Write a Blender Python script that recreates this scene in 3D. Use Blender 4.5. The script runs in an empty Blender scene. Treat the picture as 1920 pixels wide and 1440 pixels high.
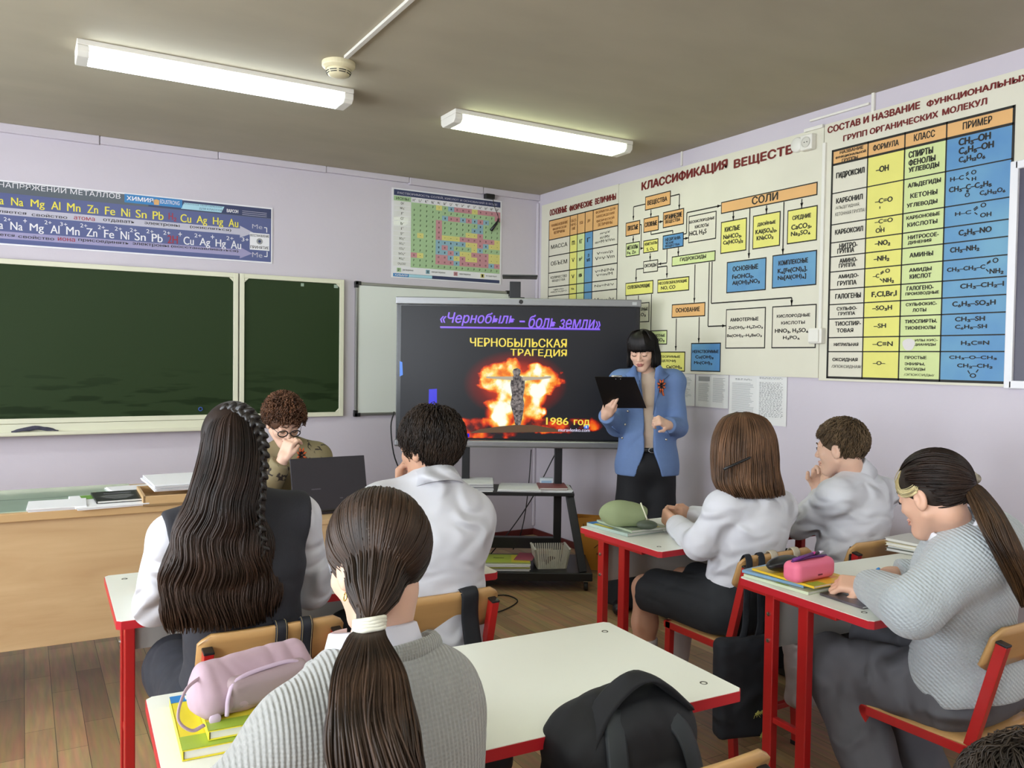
import bpy, bmesh, math, random
import numpy as np
from mathutils import Vector, Matrix
from mathutils.geometry import interpolate_bezier, tessellate_polygon
PI = math.pi
random.seed(7)
SC = bpy.context.scene
COL = SC.collection
# ------------------------------------------------------------------ camera
FPX, YAW, PITCH, ROLL = 1551.17, 0.5347, -0.0300, 0.0137
CAM = np.array([-3.7828, -5.986, 1.5])
fw = np.array([math.sin(YAW)*math.cos(PITCH), math.cos(YAW)*math.cos(PITCH), math.sin(PITCH)])
_r = np.array([math.cos(YAW), -math.sin(YAW), 0.0]); _u = np.cross(_r, fw)
rt = math.cos(ROLL)*_r + math.sin(ROLL)*_u
up = -math.sin(ROLL)*_r + math.cos(ROLL)*_u
cam_data = bpy.data.cameras.new('camera')
cam = bpy.data.objects.new('camera', cam_data); COL.objects.link(cam)
cam.matrix_world = Matrix(((rt[0], up[0], -fw[0], CAM[0]), (rt[1], up[1], -fw[1], CAM[1]), (rt[2], up[2], -fw[2], CAM[2]), (0, 0, 0, 1)))
cam_data.sensor_width = 36.0; cam_data.lens = FPX/1920*36.0; cam_data.clip_start = 0.02; cam_data.clip_end = 100
SC.camera = cam
# ------------------------------------------------------------------ world, daylight, exposure
wd = bpy.data.worlds.new('sky'); SC.world = wd; wd.use_nodes = True
bg = wd.node_tree.nodes['Background']
bg.inputs[0].default_value = (0.86, 0.93, 1.0, 1); bg.inputs[1].default_value = 18.0
SC.view_settings.view_transform = 'Standard'; SC.view_settings.look = 'None'
SC.view_settings.exposure = 0.0; SC.view_settings.gamma = 1.0; SC.view_settings.use_curve_mapping = False
WIN = [(-1.0, -2.9), (-3.5, -5.4), (-6.0, -7.9)]       # windows in the left wall (y from, y to)
XL, YR, HC = -6.35, -9.3, 2.8947                        # left wall, rear wall, ceiling
for i, (y0, y1) in enumerate(WIN):                      # the sky seen through the windows
    ld = bpy.data.lights.new('window_portal', 'AREA'); ld.shape = 'RECTANGLE'
    ld.size = 1.65; ld.size_y = y0-y1; ld.cycles.is_portal = True
    lo = bpy.data.objects.new('window_portal', ld); COL.objects.link(lo)
    lo.matrix_world = Matrix(((0, 0, -1, XL-0.10), (0, 1, 0, (y0+y1)/2), (1, 0, 0, 1.75), (0, 0, 0, 1)))

# ------------------------------------------------------------------ pixel helpers (measurements from the photograph)
def ray(px, py): return fw + rt*(px-960)/FPX - up*(py-720)/FPX
def onz(px, py, z): d = ray(px, py); return CAM + d*(z-CAM[2])/d[2]
def onx(px, py, x=0.0): d = ray(px, py); return CAM + d*(x-CAM[0])/d[0]
def ony(px, py, y=0.0): d = ray(px, py); return CAM + d*(y-CAM[1])/d[1]

# ------------------------------------------------------------------ materials
def lin(c):
    if isinstance(c, str):
        c = [int(c[i:i+2], 16)/255 for i in (0, 2, 4)]
    return tuple((x/12.92 if x <= 0.04045 else ((x+0.055)/1.055)**2.4) for x in c[:3]) + (1.0,)
MATS = {}
def nt(m): return m.node_tree.nodes, m.node_tree.links
def mat(name, col, rough=0.55, metal=0.0, emit=None, estr=0.0, var=0.0, vscale=8.0, vstretch=(1, 1, 1), bump=0.0, bscale=60.0, bstretch=(1, 1, 1), col2=None, spec=0.5, sheen=0.0, island=0.0, alpha=1.0, coat=0.0, detail=3.0):
    if name in MATS: return MATS[name]
    m = bpy.data.materials.new(name); m.use_nodes = True
    n, l = nt(m); b = n['Principled BSDF']
    c = lin(col); b.inputs['Base Color'].default_value = c
    b.inputs['Roughness'].default_value = rough; b.inputs['Metallic'].default_value = metal
    b.inputs['Specular IOR Level'].default_value = spec
    if coat: b.inputs['Coat Weight'].default_value = coat
    if sheen: b.inputs['Sheen Weight'].default_value = sheen
    if alpha < 1: b.inputs['Alpha'].default_value = alpha
    if emit: b.inputs['Emission Color'].default_value = lin(emit); b.inputs['Emission Strength'].default_value = estr
    tc = None
    def coords(st):
        nonlocal tc
        if tc is None: tc = n.new('ShaderNodeTexCoord')
        mp = n.new('ShaderNodeMapping'); mp.inputs['Scale'].default_value = st
        l.new(tc.outputs['Object'], mp.inputs['Vector']); return mp.outputs['Vector']
    last = None
    if var > 0 or col2:
        tx = n.new('ShaderNodeTexNoise'); tx.inputs['Scale'].default_value = vscale; tx.inputs['Detail'].default_value = detail
        l.new(coords(vstretch), tx.inputs['Vector'])
        mx = n.new('ShaderNodeMixRGB'); rp = n.new('ShaderNodeValToRGB')
        rp.color_ramp.elements[0].position = 0.32; rp.color_ramp.elements[1].position = 0.68
        l.new(tx.outputs['Fac'], rp.inputs['Fac']); l.new(rp.outputs['Color'], mx.inputs['Fac'])
        c2 = lin(col2) if col2 else tuple(x*(1-var) for x in c[:3]) + (1,)
        mx.inputs['Color1'].default_value = c; mx.inputs['Color2'].default_value = c2
        l.new(mx.outputs['Color'], b.inputs['Base Color']); last = mx.outputs['Color']
    if island > 0:
        g = n.new('ShaderNodeNewGeometry'); hs = n.new('ShaderNodeHueSaturation'); mr = n.new('ShaderNodeMapRange')
        mr.inputs['To Min'].default_value = 1-island; mr.inputs['To Max'].default_value = 1+island
        l.new(g.outputs['Random Per Island'], mr.inputs['Value']); l.new(mr.outputs['Result'], hs.inputs['Value'])
        if last: l.new(last, hs.inputs['Color'])
        else: hs.inputs['Color'].default_value = c
        l.new(hs.outputs['Color'], b.inputs['Base Color'])
    if bump > 0:
        tx = n.new('ShaderNodeTexNoise'); tx.inputs['Scale'].default_value = bscale; tx.inputs['Detail'].default_value = 4
        l.new(coords(bstretch), tx.inputs['Vector'])
        bp = n.new('ShaderNodeBump'); bp.inputs['Strength'].default_value = bump; bp.inputs['Distance'].default_value = 0.01
        l.new(tx.outputs['Fac'], bp.inputs['Height']); l.new(bp.outputs['Normal'], b.inputs['Normal'])
    MATS[name] = m
    return m

# ------------------------------------------------------------------ mesh collector
class MB:
    def __init__(s): s.v = []; s.f = []; s.mi = []; s.mats = []
    def slot(s, m):
        if m is None: return 0
        if m not in s.mats: s.mats.append(m)
        return s.mats.index(m)
    def add(s, vs, fs, m=None):
        k = len(s.v); i = s.slot(m)
        s.v.extend([tuple(map(float, p)) for p in vs])
        for f in fs: s.f.append(tuple(int(q)+k for q in f)); s.mi.append(i)
        return s
    def box(s, c, d, m=None, R=None):
        h = np.array(d)/2.0
        P = np.array([[x, y, z] for x in (-1, 1) for y in (-1, 1) for z in (-1, 1)])*h
        if R is not None: P = P @ np.array(R).T
        P = P + np.array(c)
        return s.add(P, [(0, 1, 3, 2), (4, 6, 7, 5), (0, 4, 5, 1), (2, 3, 7, 6), (0, 2, 6, 4), (1, 5, 7, 3)], m)
    def bar(s, a, b, w, t, m=None, side=(1, 0, 0)):       # square bar from a to b
        a = np.array(a, float); b = np.array(b, float); d = b-a; L = np.linalg.norm(d); d = d/L
        sd = np.array(side, float); sd = sd-d*(sd@d); sd /= np.linalg.norm(sd); n = np.cross(d, sd)
        R = np.stack([sd, n, d], 1)
        return s.box((a+b)/2, (w, t, L), m, R)
    def tube(s, pts, r, n=8, m=None, cap=True, flat=1.0, side=None):
        pts = [np.array(p, float) for p in pts]; N = len(pts)
        rr = [r]*N if not hasattr(r, '__len__') else list(r)
        vs = []; ref = None
        for i in range(N):
            d = pts[min(i+1, N-1)]-pts[max(i-1, 0)]; d = d/(np.linalg.norm(d)+1e-12)
            if ref is None:
                ref = np.array(side, float) if side is not None else (np.array([0, 0, 1.]) if abs(d[2]) < 0.9 else np.array([1., 0, 0]))
            a = ref-d*(ref@d); a /= np.linalg.norm(a)+1e-12; b = np.cross(d, a); ref = a
            for k in range(n):
                t = 2*PI*k/n; vs.append(pts[i]+rr[i]*(math.cos(t)*a+flat*math.sin(t)*b))
        fs = [(i*n+k, i*n+(k+1) % n, (i+1)*n+(k+1) % n, (i+1)*n+k) for i in range(N-1) for k in range(n)]
        if cap: fs += [tuple(range(n-1, -1, -1)), tuple((N-1)*n+k for k in range(n))]
        return s.add(vs, fs, m)
    def cyl(s, a, b, r0, r1=None, n=20, m=None): return s.tube([a, b], [r0, r0 if r1 is None else r1], n, m)
    def lathe(s, c, prof, n=28, m=None, axis='z'):
        vs = []; N = len(prof)
        for r, z in prof:
            for k in range(n):
                t = 2*PI*k/n; p = (r*math.cos(t), r*math.sin(t), z)
                if axis == 'y': p = (p[0], p[2], p[1])
                if axis == 'x': p = (p[2], p[0], p[1])
                vs.append(np.array(c)+np.array(p))
        fs = [(i*n+k, i*n+(k+1) % n, (i+1)*n+(k+1) % n, (i+1)*n+k) for i in range(N-1) for k in range(n)]
        return s.add(vs, fs, m)
    def prism(s, poly, o, U, V, th, m=None):              # polygon in the plane o+U,V pushed by th along UxV
        o = np.array(o, float); U = np.array(U, float); V = np.array(V, float); N = np.cross(U, V)*th
        a = [o+U*p[0]+V*p[1] for p in poly]; n = len(a)
        fs = [tuple(range(n-1, -1, -1)), tuple(range(n, 2*n))] + [(i, (i+1) % n, n+(i+1) % n, n+i) for i in range(n)]
        return s.add(a+[p+N for p in a], fs, m)
    def grid(s, P, m=None, closed=False):                 # P: rows x cols x 3
        P = np.array(P, float); a, b = P.shape[:2]
        fs = [(i*b+j, i*b+(j+1) % b, (i+1)*b+(j+1) % b, (i+1)*b+j) for i in range(a-1) for j in range(b if closed else b-1)]
        return s.add(P.reshape(-1, 3), fs, m)

def link(name, me, parent=None):
    o = bpy.data.objects.new(name, me); COL.objects.link(o)
    if parent is not None: o.parent = parent
    return o
def obj(name, mb, m=None, parent=None, smooth=False, bevel=0.0, world=False, sub=0, solid=0.0, seg=2):
    me = bpy.data.meshes.new(name)
    v = np.array(mb.v, float)
    if world and parent is not None:
        r = parent
        while r is not None: v = v - np.array(r.location); r = r.parent
    me.from_pydata(v.tolist(), [], mb.f)
    if mb.mats:
        for q in mb.mats: me.materials.append(q)
        me.polygons.foreach_set('material_index', mb.mi)
    elif m is not None: me.materials.append(m)
    if smooth: me.polygons.foreach_set('use_smooth', [True]*len(me.polygons))
    me.validate(); me.update()
    bm = bmesh.new(); bm.from_mesh(me); bmesh.ops.recalc_face_normals(bm, faces=bm.faces); bm.to_mesh(me); bm.free()
    o = link(name, me, parent)
    if solid:
        q = o.modifiers.new('solid', 'SOLIDIFY'); q.thickness = solid
    if bevel:
        q = o.modifiers.new('bevel', 'BEVEL'); q.width = bevel; q.segments = seg; q.limit_method = 'ANGLE'; q.angle_limit = 0.7
    if sub:
        q = o.modifiers.new('sub', 'SUBSURF'); q.levels = sub; q.render_levels = sub
    return o
def objs(name, mb, m=None, parent=None, **kw):            # one object for each separate piece of the mesh
    n = len(mb.v); p = list(range(n))
    def find(a):
        while p[a] != a: p[a] = p[p[a]]; a = p[a]
        return a
    for f in mb.f:
        for q in f[1:]: p[find(q)] = find(f[0])
    groups = {}
    for i, f in enumerate(mb.f): groups.setdefault(find(f[0]), []).append(i)
    out = []
    for g in groups.values():
        mp = {}; q = MB()
        for i in g:
            for v in mb.f[i]: mp.setdefault(v, len(mp))
        q.v = [mb.v[v] for v in sorted(mp, key=mp.get)]; q.f = [tuple(mp[v] for v in mb.f[i]) for i in g]; q.mats = mb.mats; q.mi = [mb.mi[i] for i in g]
        out.append(obj(name, q, m, parent, **kw))
    return out
def tag(o, label, cat, group=None):
    o['label'] = label; o['category'] = cat
    if group: o['group'] = group
    return o
def thing(name, label, cat, loc=(0, 0, 0), rotz=0.0, group=None):
    o = bpy.data.objects.new(name, None); COL.objects.link(o); o.empty_display_size = 0.1
    o.location = tuple(map(float, loc)); o.rotation_euler = (0, 0, rotz)
    return tag(o, label, cat, group)
def struct(o): o['kind'] = 'structure'; return o
def dup(root, loc, rotz=0.0, label=None, group=None):
    r = root.copy(); COL.objects.link(r); r.location = tuple(map(float, loc)); r.rotation_euler = (0, 0, rotz)
    if label: r['label'] = label
    if group: r['group'] = group
    for ch in list(root.children):
        c = ch.copy(); COL.objects.link(c); c.parent = r
        for g in list(ch.children):
            d = g.copy(); COL.objects.link(d); d.parent = c
    return r

# ------------------------------------------------------------------ lettering
_FC = {}
def glyphs(s, bold=0.0, shear=0.0):
    k0 = (s, bold, shear)
    if k0 in _FC: return _FC[k0]
    cu = bpy.data.curves.new('t', 'FONT'); cu.body = s; cu.offset = bold; cu.shear = shear; cu.resolution_u = 2; cu.fill_mode = 'FRONT'
    o = bpy.data.objects.new('t', cu); COL.objects.link(o)
    dg = bpy.context.evaluated_depsgraph_get(); dg.update(); cc = o.evaluated_get(dg).to_curve(dg)
    polys = []
    for sp in cc.splines:
        P = [p for p in sp.bezier_points] if sp.type == 'BEZIER' else None
        if P is None: q = np.array([p.co[:2] for p in sp.points])
        else:
            q = []
            for a, b in zip(P, P[1:]+P[:1]):
                straight = (a.handle_right-a.co).length+(b.handle_left-b.co).length < 1e-5 or (a.handle_right_type == 'VECTOR' and b.handle_left_type == 'VECTOR')
                q += [tuple(a.co[:2])] if straight else [tuple(v[:2]) for v in interpolate_bezier(a.co, a.handle_right, b.handle_left, b.co, 5)[:-1]]
            q = np.array(q)
        if len(q) > 2: polys.append(q)
    o.to_curve_clear() if hasattr(o, 'to_curve_clear') else None
    bpy.data.objects.remove(o); bpy.data.curves.remove(cu)
    area = lambda q: .5*float(np.sum(q[:, 0]*np.roll(q[:, 1], -1)-np.roll(q[:, 0], -1)*q[:, 1]))
    def inside(p, q):
        x, y = q[:, 0], q[:, 1]; x2, y2 = np.roll(x, -1), np.roll(y, -1); c = ((y > p[1]) != (y2 > p[1])) & (p[0] < (x2-x)*(p[1]-y)/(y2-y+1e-12)+x); return bool(c.sum() % 2)
    v, f = [], []
    if polys:
        ar = [area(q) for q in polys]; sg = np.sign(ar[int(np.argmax(np.abs(ar)))])
        for q, a in zip(polys, ar):
            if any(np.sign(b) != np.sign(a) and abs(b) > abs(a) and all(inside(p, h) for p in q[::2]) for h, b in zip(polys, ar)): continue      # a hole
            loops = [q]+[h for h, b in zip(polys, ar) if np.sign(b) != np.sign(a) and abs(b) < abs(a) and all(inside(p, q) for p in h[::2])]
            pts = [tuple(p) for lp in loops for p in lp]; k = len(v); v += pts
            f += [tuple(k+i for i in t) for t in tessellate_polygon([[Vector((p[0], p[1], 0)) for p in lp] for lp in loops])]
    v = np.array(v) if v else np.zeros((0, 2))
    _FC[k0] = (v, f); return v, f
class Frame:
    """a flat printed sheet: origin, right U, up V, normal N; printing lies in thin layers on it"""
    def __init__(s, o, U, V, mb): s.o = np.array(o, float); s.U = np.array(U, float); s.V = np.array(V, float); s.N = np.cross(s.U, s.V); s.mb = mb
    def p(s, a, b, d=0.0): return s.o+s.U*a+s.V*b+s.N*d
    def rect(s, a0, b0, a1, b1, m, d): s.mb.add([s.p(a0, b0, d), s.p(a1, b0, d), s.p(a1, b1, d), s.p(a0, b1, d)], [(0, 1, 2, 3)], m)
    def poly(s, pts, m, d): s.mb.add([s.p(a, b, d) for a, b in pts], [tuple(range(len(pts)))], m)
    def line(s, a0, b0, a1, b1, w, m, d):
        dx, dy = a1-a0, b1-b0; L = math.hypot(dx, dy)+1e-9; nx, ny = -dy/L*w/2, dx/L*w/2
        s.mb.add([s.p(a0+nx, b0+ny, d), s.p(a0-nx, b0-ny, d), s.p(a1-nx, b1-ny, d), s.p(a1+nx, b1+ny, d)], [(0, 1, 2, 3)], m)
    def arrow(s, pts, w, m, d, head=0.022):
        for (a0, b0), (a1, b1) in zip(pts, pts[1:]): s.line(a0, b0, a1, b1, w, m, d)
        if head:
            (a0, b0), (a1, b1) = pts[-2:]; dx, dy = a1-a0, b1-b0; L = math.hypot(dx, dy)+1e-9; dx /= L; dy /= L
            s.poly([(a1, b1), (a1-dx*head-dy*head*.35, b1-dy*head+dx*head*.35), (a1-dx*head+dy*head*.35, b1-dy*head-dx*head*.35)], m, d)
    def text(s, t, a0, b1, a1, b0, m, d, bold=0.012, shear=0.0):   # fills the box a0..a1, b0..b1
        v, f = glyphs(t, 0.0, shear)
        if len(v) == 0: return
        mn = v.min(0); mx = v.max(0); q = (v-mn)/(mx-mn+1e-9); w = bold*1.1*(b1-b0); k = 0
        for dx, dy in (((0, 0),) if bold < .008 else ((-w, 0), (w, 0), (0, w*.6), (0, -w*.6)) if bold > .025 else ((-w, 0), (w, 0))):
            s.mb.add([s.p(a0+w+(a1-a0-2*w)*x+dx, b0+(b1-b0)*y+dy, d+k*.00002) for x, y in q], f, m); k += 1
# ================================================================== SETTING
M_wall = mat('lavender_paint', 'CEC6D0', 0.6, var=0.05, vscale=1.3, bump=0.12, bscale=22)
M_ceil = mat('ceiling_paint', 'ADA48F', 0.8, var=0.10, vscale=1.6, vstretch=(1, 2.2, 1), bump=0.12, bscale=9)
M_white = mat('white_plastic', 'E6E3DA', 0.4)
M_base = mat('oxblood_paint', '5A1D1B', 0.45)
def floor_mat():
    m = bpy.data.materials.new('parquet'); m.use_nodes = True; n, l = nt(m); b = n['Principled BSDF']
    tc = n.new('ShaderNodeTexCoord'); mp = n.new('ShaderNodeMapping'); mp.inputs['Rotation'].default_value = (0, 0, PI/2)
    l.new(tc.outputs['Object'], mp.inputs['Vector'])
    br = n.new('ShaderNodeTexBrick'); br.inputs['Scale'].default_value = 1.0; br.inputs['Brick Width'].default_value = 0.62; br.inputs['Row Height'].default_value = 0.105
    br.inputs['Mortar Size'].default_value = 0.0012; br.inputs['Mortar Smooth'].default_value = 0.3; br.offset = 0.37; br.inputs['Bias'].default_value = 0.0
    br.inputs['Color1'].default_value = lin('B08A52'); br.inputs['Color2'].default_value = lin('866438'); br.inputs['Mortar'].default_value = lin('3A2817')
    l.new(mp.outputs['Vector'], br.inputs['Vector'])
    nz = n.new('ShaderNodeTexNoise'); mp2 = n.new('ShaderNodeMapping'); mp2.inputs['Scale'].default_value = (40, 3, 3)
    l.new(tc.outputs['Object'], mp2.inputs['Vector']); l.new(mp2.outputs['Vector'], nz.inputs['Vector']); nz.inputs['Scale'].default_value = 1.2; nz.inputs['Detail'].default_value = 5
    mx = n.new('ShaderNodeMixRGB'); mx.blend_type = 'OVERLAY'; mx.inputs['Fac'].default_value = 0.55
    l.new(br.outputs['Color'], mx.inputs['Color1']); l.new(nz.outputs['Color'], mx.inputs['Color2'])
    hs = n.new('ShaderNodeHueSaturation'); hs.inputs['Saturation'].default_value = 0.85; l.new(mx.outputs['Color'], hs.inputs['Color'])
    l.new(hs.outputs['Color'], b.inputs['Base Color']); b.inputs['Roughness'].default_value = 0.42
    return m
M_floor = floor_mat()
struct(obj('floor', MB().box(((XL)/2, YR/2, -0.05), (-XL+0.4, -YR+0.4, 0.1)), M_floor))
struct(obj('ceiling', MB().box(((XL)/2, YR/2, HC+0.05), (-XL+0.4, -YR+0.4, 0.1)), M_ceil))
struct(obj('wall_back', MB().box((XL/2, 0.06, HC/2), (-XL+0.4, 0.12, HC)), M_wall))
struct(obj('wall_right', MB().box((0.06, YR/2-0.06, HC/2), (0.12, -YR+0.24, HC)), M_wall))
struct(obj('wall_rear', MB().box((XL/2, YR-0.06, HC/2), (-XL+0.4, 0.12, HC)), M_wall))
wl = MB(); ys = [0.0]
for a, b in WIN: ys += [a, b]
ys.append(YR)
for i in range(0, len(ys), 2): wl.box((XL-0.1, (ys[i]+ys[i+1])/2, HC/2), (0.2, ys[i]-ys[i+1], HC))
for a, b in WIN:
    wl.box((XL-0.1, (a+b)/2, 0.46), (0.2, a-b, 0.92)); wl.box((XL-0.1, (a+b)/2, (2.58+HC)/2), (0.2, a-b, HC-2.58))
struct(obj('wall_left', wl, M_wall))
M_pane = bpy.data.materials.new('window_glass'); M_pane.use_nodes = True
n, l = nt(M_pane); n.remove(n['Principled BSDF']); ta = n.new('ShaderNodeBsdfTransparent'); ga = n.new('ShaderNodeBsdfGlossy'); ga.inputs['Roughness'].default_value = 0.02
mxs = n.new('ShaderNodeMixShader'); mxs.inputs['Fac'].default_value = 0.06; l.new(ta.outputs[0], mxs.inputs[1]); l.new(ga.outputs[0], mxs.inputs[2]); l.new(mxs.outputs[0], n['Material Output'].inputs['Surface'])
for i, (a, b) in enumerate(WIN):
    wf = MB(); X = XL-0.12
    for y in (a-0.03, b+0.03, (a+b)/2): wf.box((X, y, 1.75), (0.07, 0.06, 1.66))
    for z in (0.95, 2.55, 2.05): wf.box((X, (a+b)/2, z), (0.07, a-b, 0.06))
    w = struct(obj('window_%d' % (i+1), wf, M_white, bevel=0.006))
    w2 = obj('pane', MB().box((X, (a+b)/2, 1.75), (0.006, a-b-0.05, 1.58)), M_pane, w)
    struct(obj('trim_%d' % (i+4), MB().box((XL+0.06, (a+b)/2, 0.925), (0.28, a-b+0.1, 0.035)), M_white, bevel=0.008))
struct(obj('baseboard_back', MB().box((XL/2, -0.009, 0.026), (-XL, 0.018, 0.052)), M_base, bevel=0.004))
struct(obj('baseboard_right', MB().box((-0.009, YR/2, 0.026), (0.018, -YR, 0.052)), M_base, bevel=0.004))
# painted casing along the top of the back wall
tm = MB()
xs = [XL, -4.6, -3.35, -2.62, -1.86, -1.2, -0.55, 0.0]
for i, (a, b) in enumerate(zip(xs, xs[1:])):
    d = 0.03+0.004*(i % 2); z0 = 2.852-0.004*((i*3) % 4)
    tm.box(((a+b)/2, -d/2, (z0+HC)/2), (b-a-0.003, d, HC-z0))
struct(obj('trim_1', tm, M_wall, bevel=0.005))
struct(obj('trim_2', MB().box((-0.012, -0.012, 1.45), (0.024, 0.024, 2.75)), M_wall, bevel=0.008))
# cable ducts on the right wall
def duct(n_, a, b, w=0.016): return struct(obj(n_, MB().bar(a, b, w, 0.012, side=(1, 0, 0)), M_white, bevel=0.002))
q0 = onx(1640, 178); q1 = onx(1640, 208)
dm = MB()
dm.bar((-0.008, q0[1], HC), (-0.008, q0[1], 2.79), 0.016, 0.016)
q2 = onx(1521, 226); q3 = onx(1632, 196); dm.bar((-0.007, q2[1], (q2[2]+q3[2])/2), (-0.007, q3[1], (q2[2]+q3[2])/2), 0.014, 0.012)
q4 = onx(1280, 286); dm.bar((-0.006, q4[1], HC), (-0.006, q4[1], 2.80), 0.012, 0.012)
dm.bar((-0.020, -2.938, 2.70), (-0.020, -2.938, 1.66), 0.016, 0.02)
dm.bar((-0.020, -2.80, 2.795), (-0.020, -2.925, 2.795), 0.016, 0.018)
struct(obj('trim_3', dm, M_white, bevel=0.002))

# ================================================================== WALL CHARTS
INK = mat('ink_black', '1C1812', 0.6); RED = mat('ink_dark_red', '6E1712', 0.6); ORG = mat('print_orange', 'E3B071', 0.55, var=0.05)
YEL = mat('print_yellow', 'E6E078', 0.55, var=0.05); GRN = mat('print_green', 'D2DE9C', 0.55, var=0.05); BLU = mat('print_blue', '70A4C2', 0.5, var=0.18, vscale=3, col2='5489BC')
CRM = mat('print_cream', 'DDD8C6', 0.55, var=0.04); BOARD = mat('chart_board', 'DEDAC8', 0.5, var=0.06, vscale=3); TRIMW = mat('chart_edge', 'D9D6CB', 0.4)
BLU2 = mat('print_blue_soft', '7FB4C4', 0.5, var=0.1, vscale=3)
D1, D2, D3 = 0.0008, 0.0016, 0.0024
class WallChart:
    """printed sheet on the right wall; drawing coordinates are metres along the wall (a=-y) and height z"""
    def __init__(s, th=0.014): s.mb = MB(); s.th = th; s.F = Frame((-th, 0, 0), (0, -1, 0), (0, 0, 1), s.mb)
    def panel(s, y0, y1, z0, z1, m): s.mb.box((-s.th/2, (y0+y1)/2, (z0+z1)/2), (s.th, abs(y1-y0), z1-z0), m)
def zoomer(ox, oy, k):
    def f(X, Y):
        p = onx(ox+X/k, oy+Y/k, -0.014); return (-p[1], p[2])
    return f
Z3 = zoomer(1000, 280, 3.4286); Z4 = zoomer(1480, 120, 4.3636); Z5 = zoomer(1480, 420, 4.3636)
def T(c, z, s, x0, y0, x1, y1, m=INK, bold=0.052, lay=D3):
    a0, b1 = z(x0, y0); a1, b0 = z(x1, y1)
    if z is Z3: b0 = b1-(b1-b0)*.84
    elif z is Z4: b0 = b1-(b1-b0)*.76
    elif z is Z5: b0 = b1-(b1-b0)*.84
    if b1 <= b0: b1 = b0+0.02
    c.F.text(s, a0, b1, a1, b0, m, lay, bold)
def BX(c, z, m, x0, y0, x1, y1, w=0.007):
    a0, b1 = z(x0, y0); a1, b0 = z(x1, y1); c.F.rect(a0, b0, a1, b1, INK, D1); c.F.rect(a0+w, b0+w, a1-w, b1-w, m, D2)
def AR(c, z, pts, w=0.008, head=0.03):
    q = [list(z(*p)) for p in pts]
    for i in range(1, len(q)):                      # square the route up on the board
        if abs(q[i][0]-q[i-1][0]) < abs(q[i][1]-q[i-1][1]): q[i][0] = q[i-1][0]
        else: q[i][1] = q[i-1][1]
    c.F.arrow(q, w, INK, D1, head)
# ---- chart of basic physical quantities
c = WallChart(); c.panel(-0.075, -1.117, 1.42, 2.795, BOARD)
T(c, Z3, 'ОСНОВНЫЕ', 107, 390, 218, 408, RED, 0.06); T(c, Z3, 'ФИЗИЧЕСКИЕ', 233, 362, 382, 370, RED, 0.06); T(c, Z3, 'ВЕЛИЧИНЫ', 398, 318, 533, 328, RED, 0.06)
xs = [Z3(v, 700)[0] for v in (100, 234, 281, 330, 381, 541)]
zs = [Z3(100, v)[1] for v in (462, 585, 690, 797, 888, 945)]
zs += [zs[-1]-0.16*i for i in range(1, 4)]
cols = [CRM, YEL, GRN, BLU, CRM]
for j in range(5):
    c.F.rect(xs[j], zs[1], xs[j+1], zs[0], ORG, D1)
    c.F.rect(xs[j], zs[-1], xs[j+1], zs[1], cols[j], D1)
for x in xs: c.F.line(x, zs[-1], x, zs[0], 0.008, INK, D2)
for z in zs: c.F.line(xs[0]-.004, z, xs[-1]+.004, z, 0.008, INK, D2)
def cell(c, s, x0, x1, z0, z1, w=0.7, h=0.5, m=INK, bold=0.02):
    cx, cz = (x0+x1)/2, (z0+z1)/2; dx, dz = (x1-x0)*w/2, (z1-z0)*h/2
    L = s.split('\n'); k = len(L)
    for i, q in enumerate(L):
        t = cz+dz-(2*dz/k)*i; ww = dx*len(q)/max(len(p) for p in L)
        c.F.text(q, cx-ww, t, cx+ww, t-2*dz/k*0.72, m, D3, bold)
for r, row in enumerate([('НАИМЕНОВАНИЕ\nФИЗИЧЕСКОЙ\nВЕЛИЧИНЫ', 'ОБОЗ-\nНАЧЕ-\nНИЕ', 'В СИ', 'ДР.', 'ФОРМУЛА ДЛЯ\nНАХОЖДЕНИЯ\nФИЗИЧЕСКОЙ\nВЕЛИЧИНЫ'), ('МАССА', 'm', 'кг', 'г', 'm=ρV\nm=Mν\nm=M·V/Vm'), ('ОБЪЕМ', 'V', 'м³', 'л\nмл', 'V=m/ρ\nV=ν·Vm'), ('КОЛИЧЕСТВО\nВЕЩЕСТВА', 'ν', 'моль', '', 'ν=N/Na\nν=m/M'), ('ЧИСЛО\nАВОГАДРО', 'Na', '', '', 'Na=N/ν'), ('МОЛЯРНАЯ\nМАССА', 'M', 'кг', 'г', 'M=m/ν'), ('МОЛЯРНЫЙ\nОБЪЕМ', 'Vm', 'м³', 'л', 'Vm=V/ν')]):
    for j, s in enumerate(row):
        if s:
            k = s.count('\n')+1
            cell(c, s, xs[j], xs[j+1], zs[r+1], zs[r], (0.78 if (len(s) > 4) else 0.4), (.34, .50, .66)[k-1] if r else min(0.8, 0.2*k), m=(mat('ink_brown', '7A4A20', 0.6) if r == 0 else INK))
tag(obj('wall_chart', c.mb), 'cream wall chart with a small table of physical quantities, partly hidden behind the screen', 'chart')
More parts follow.
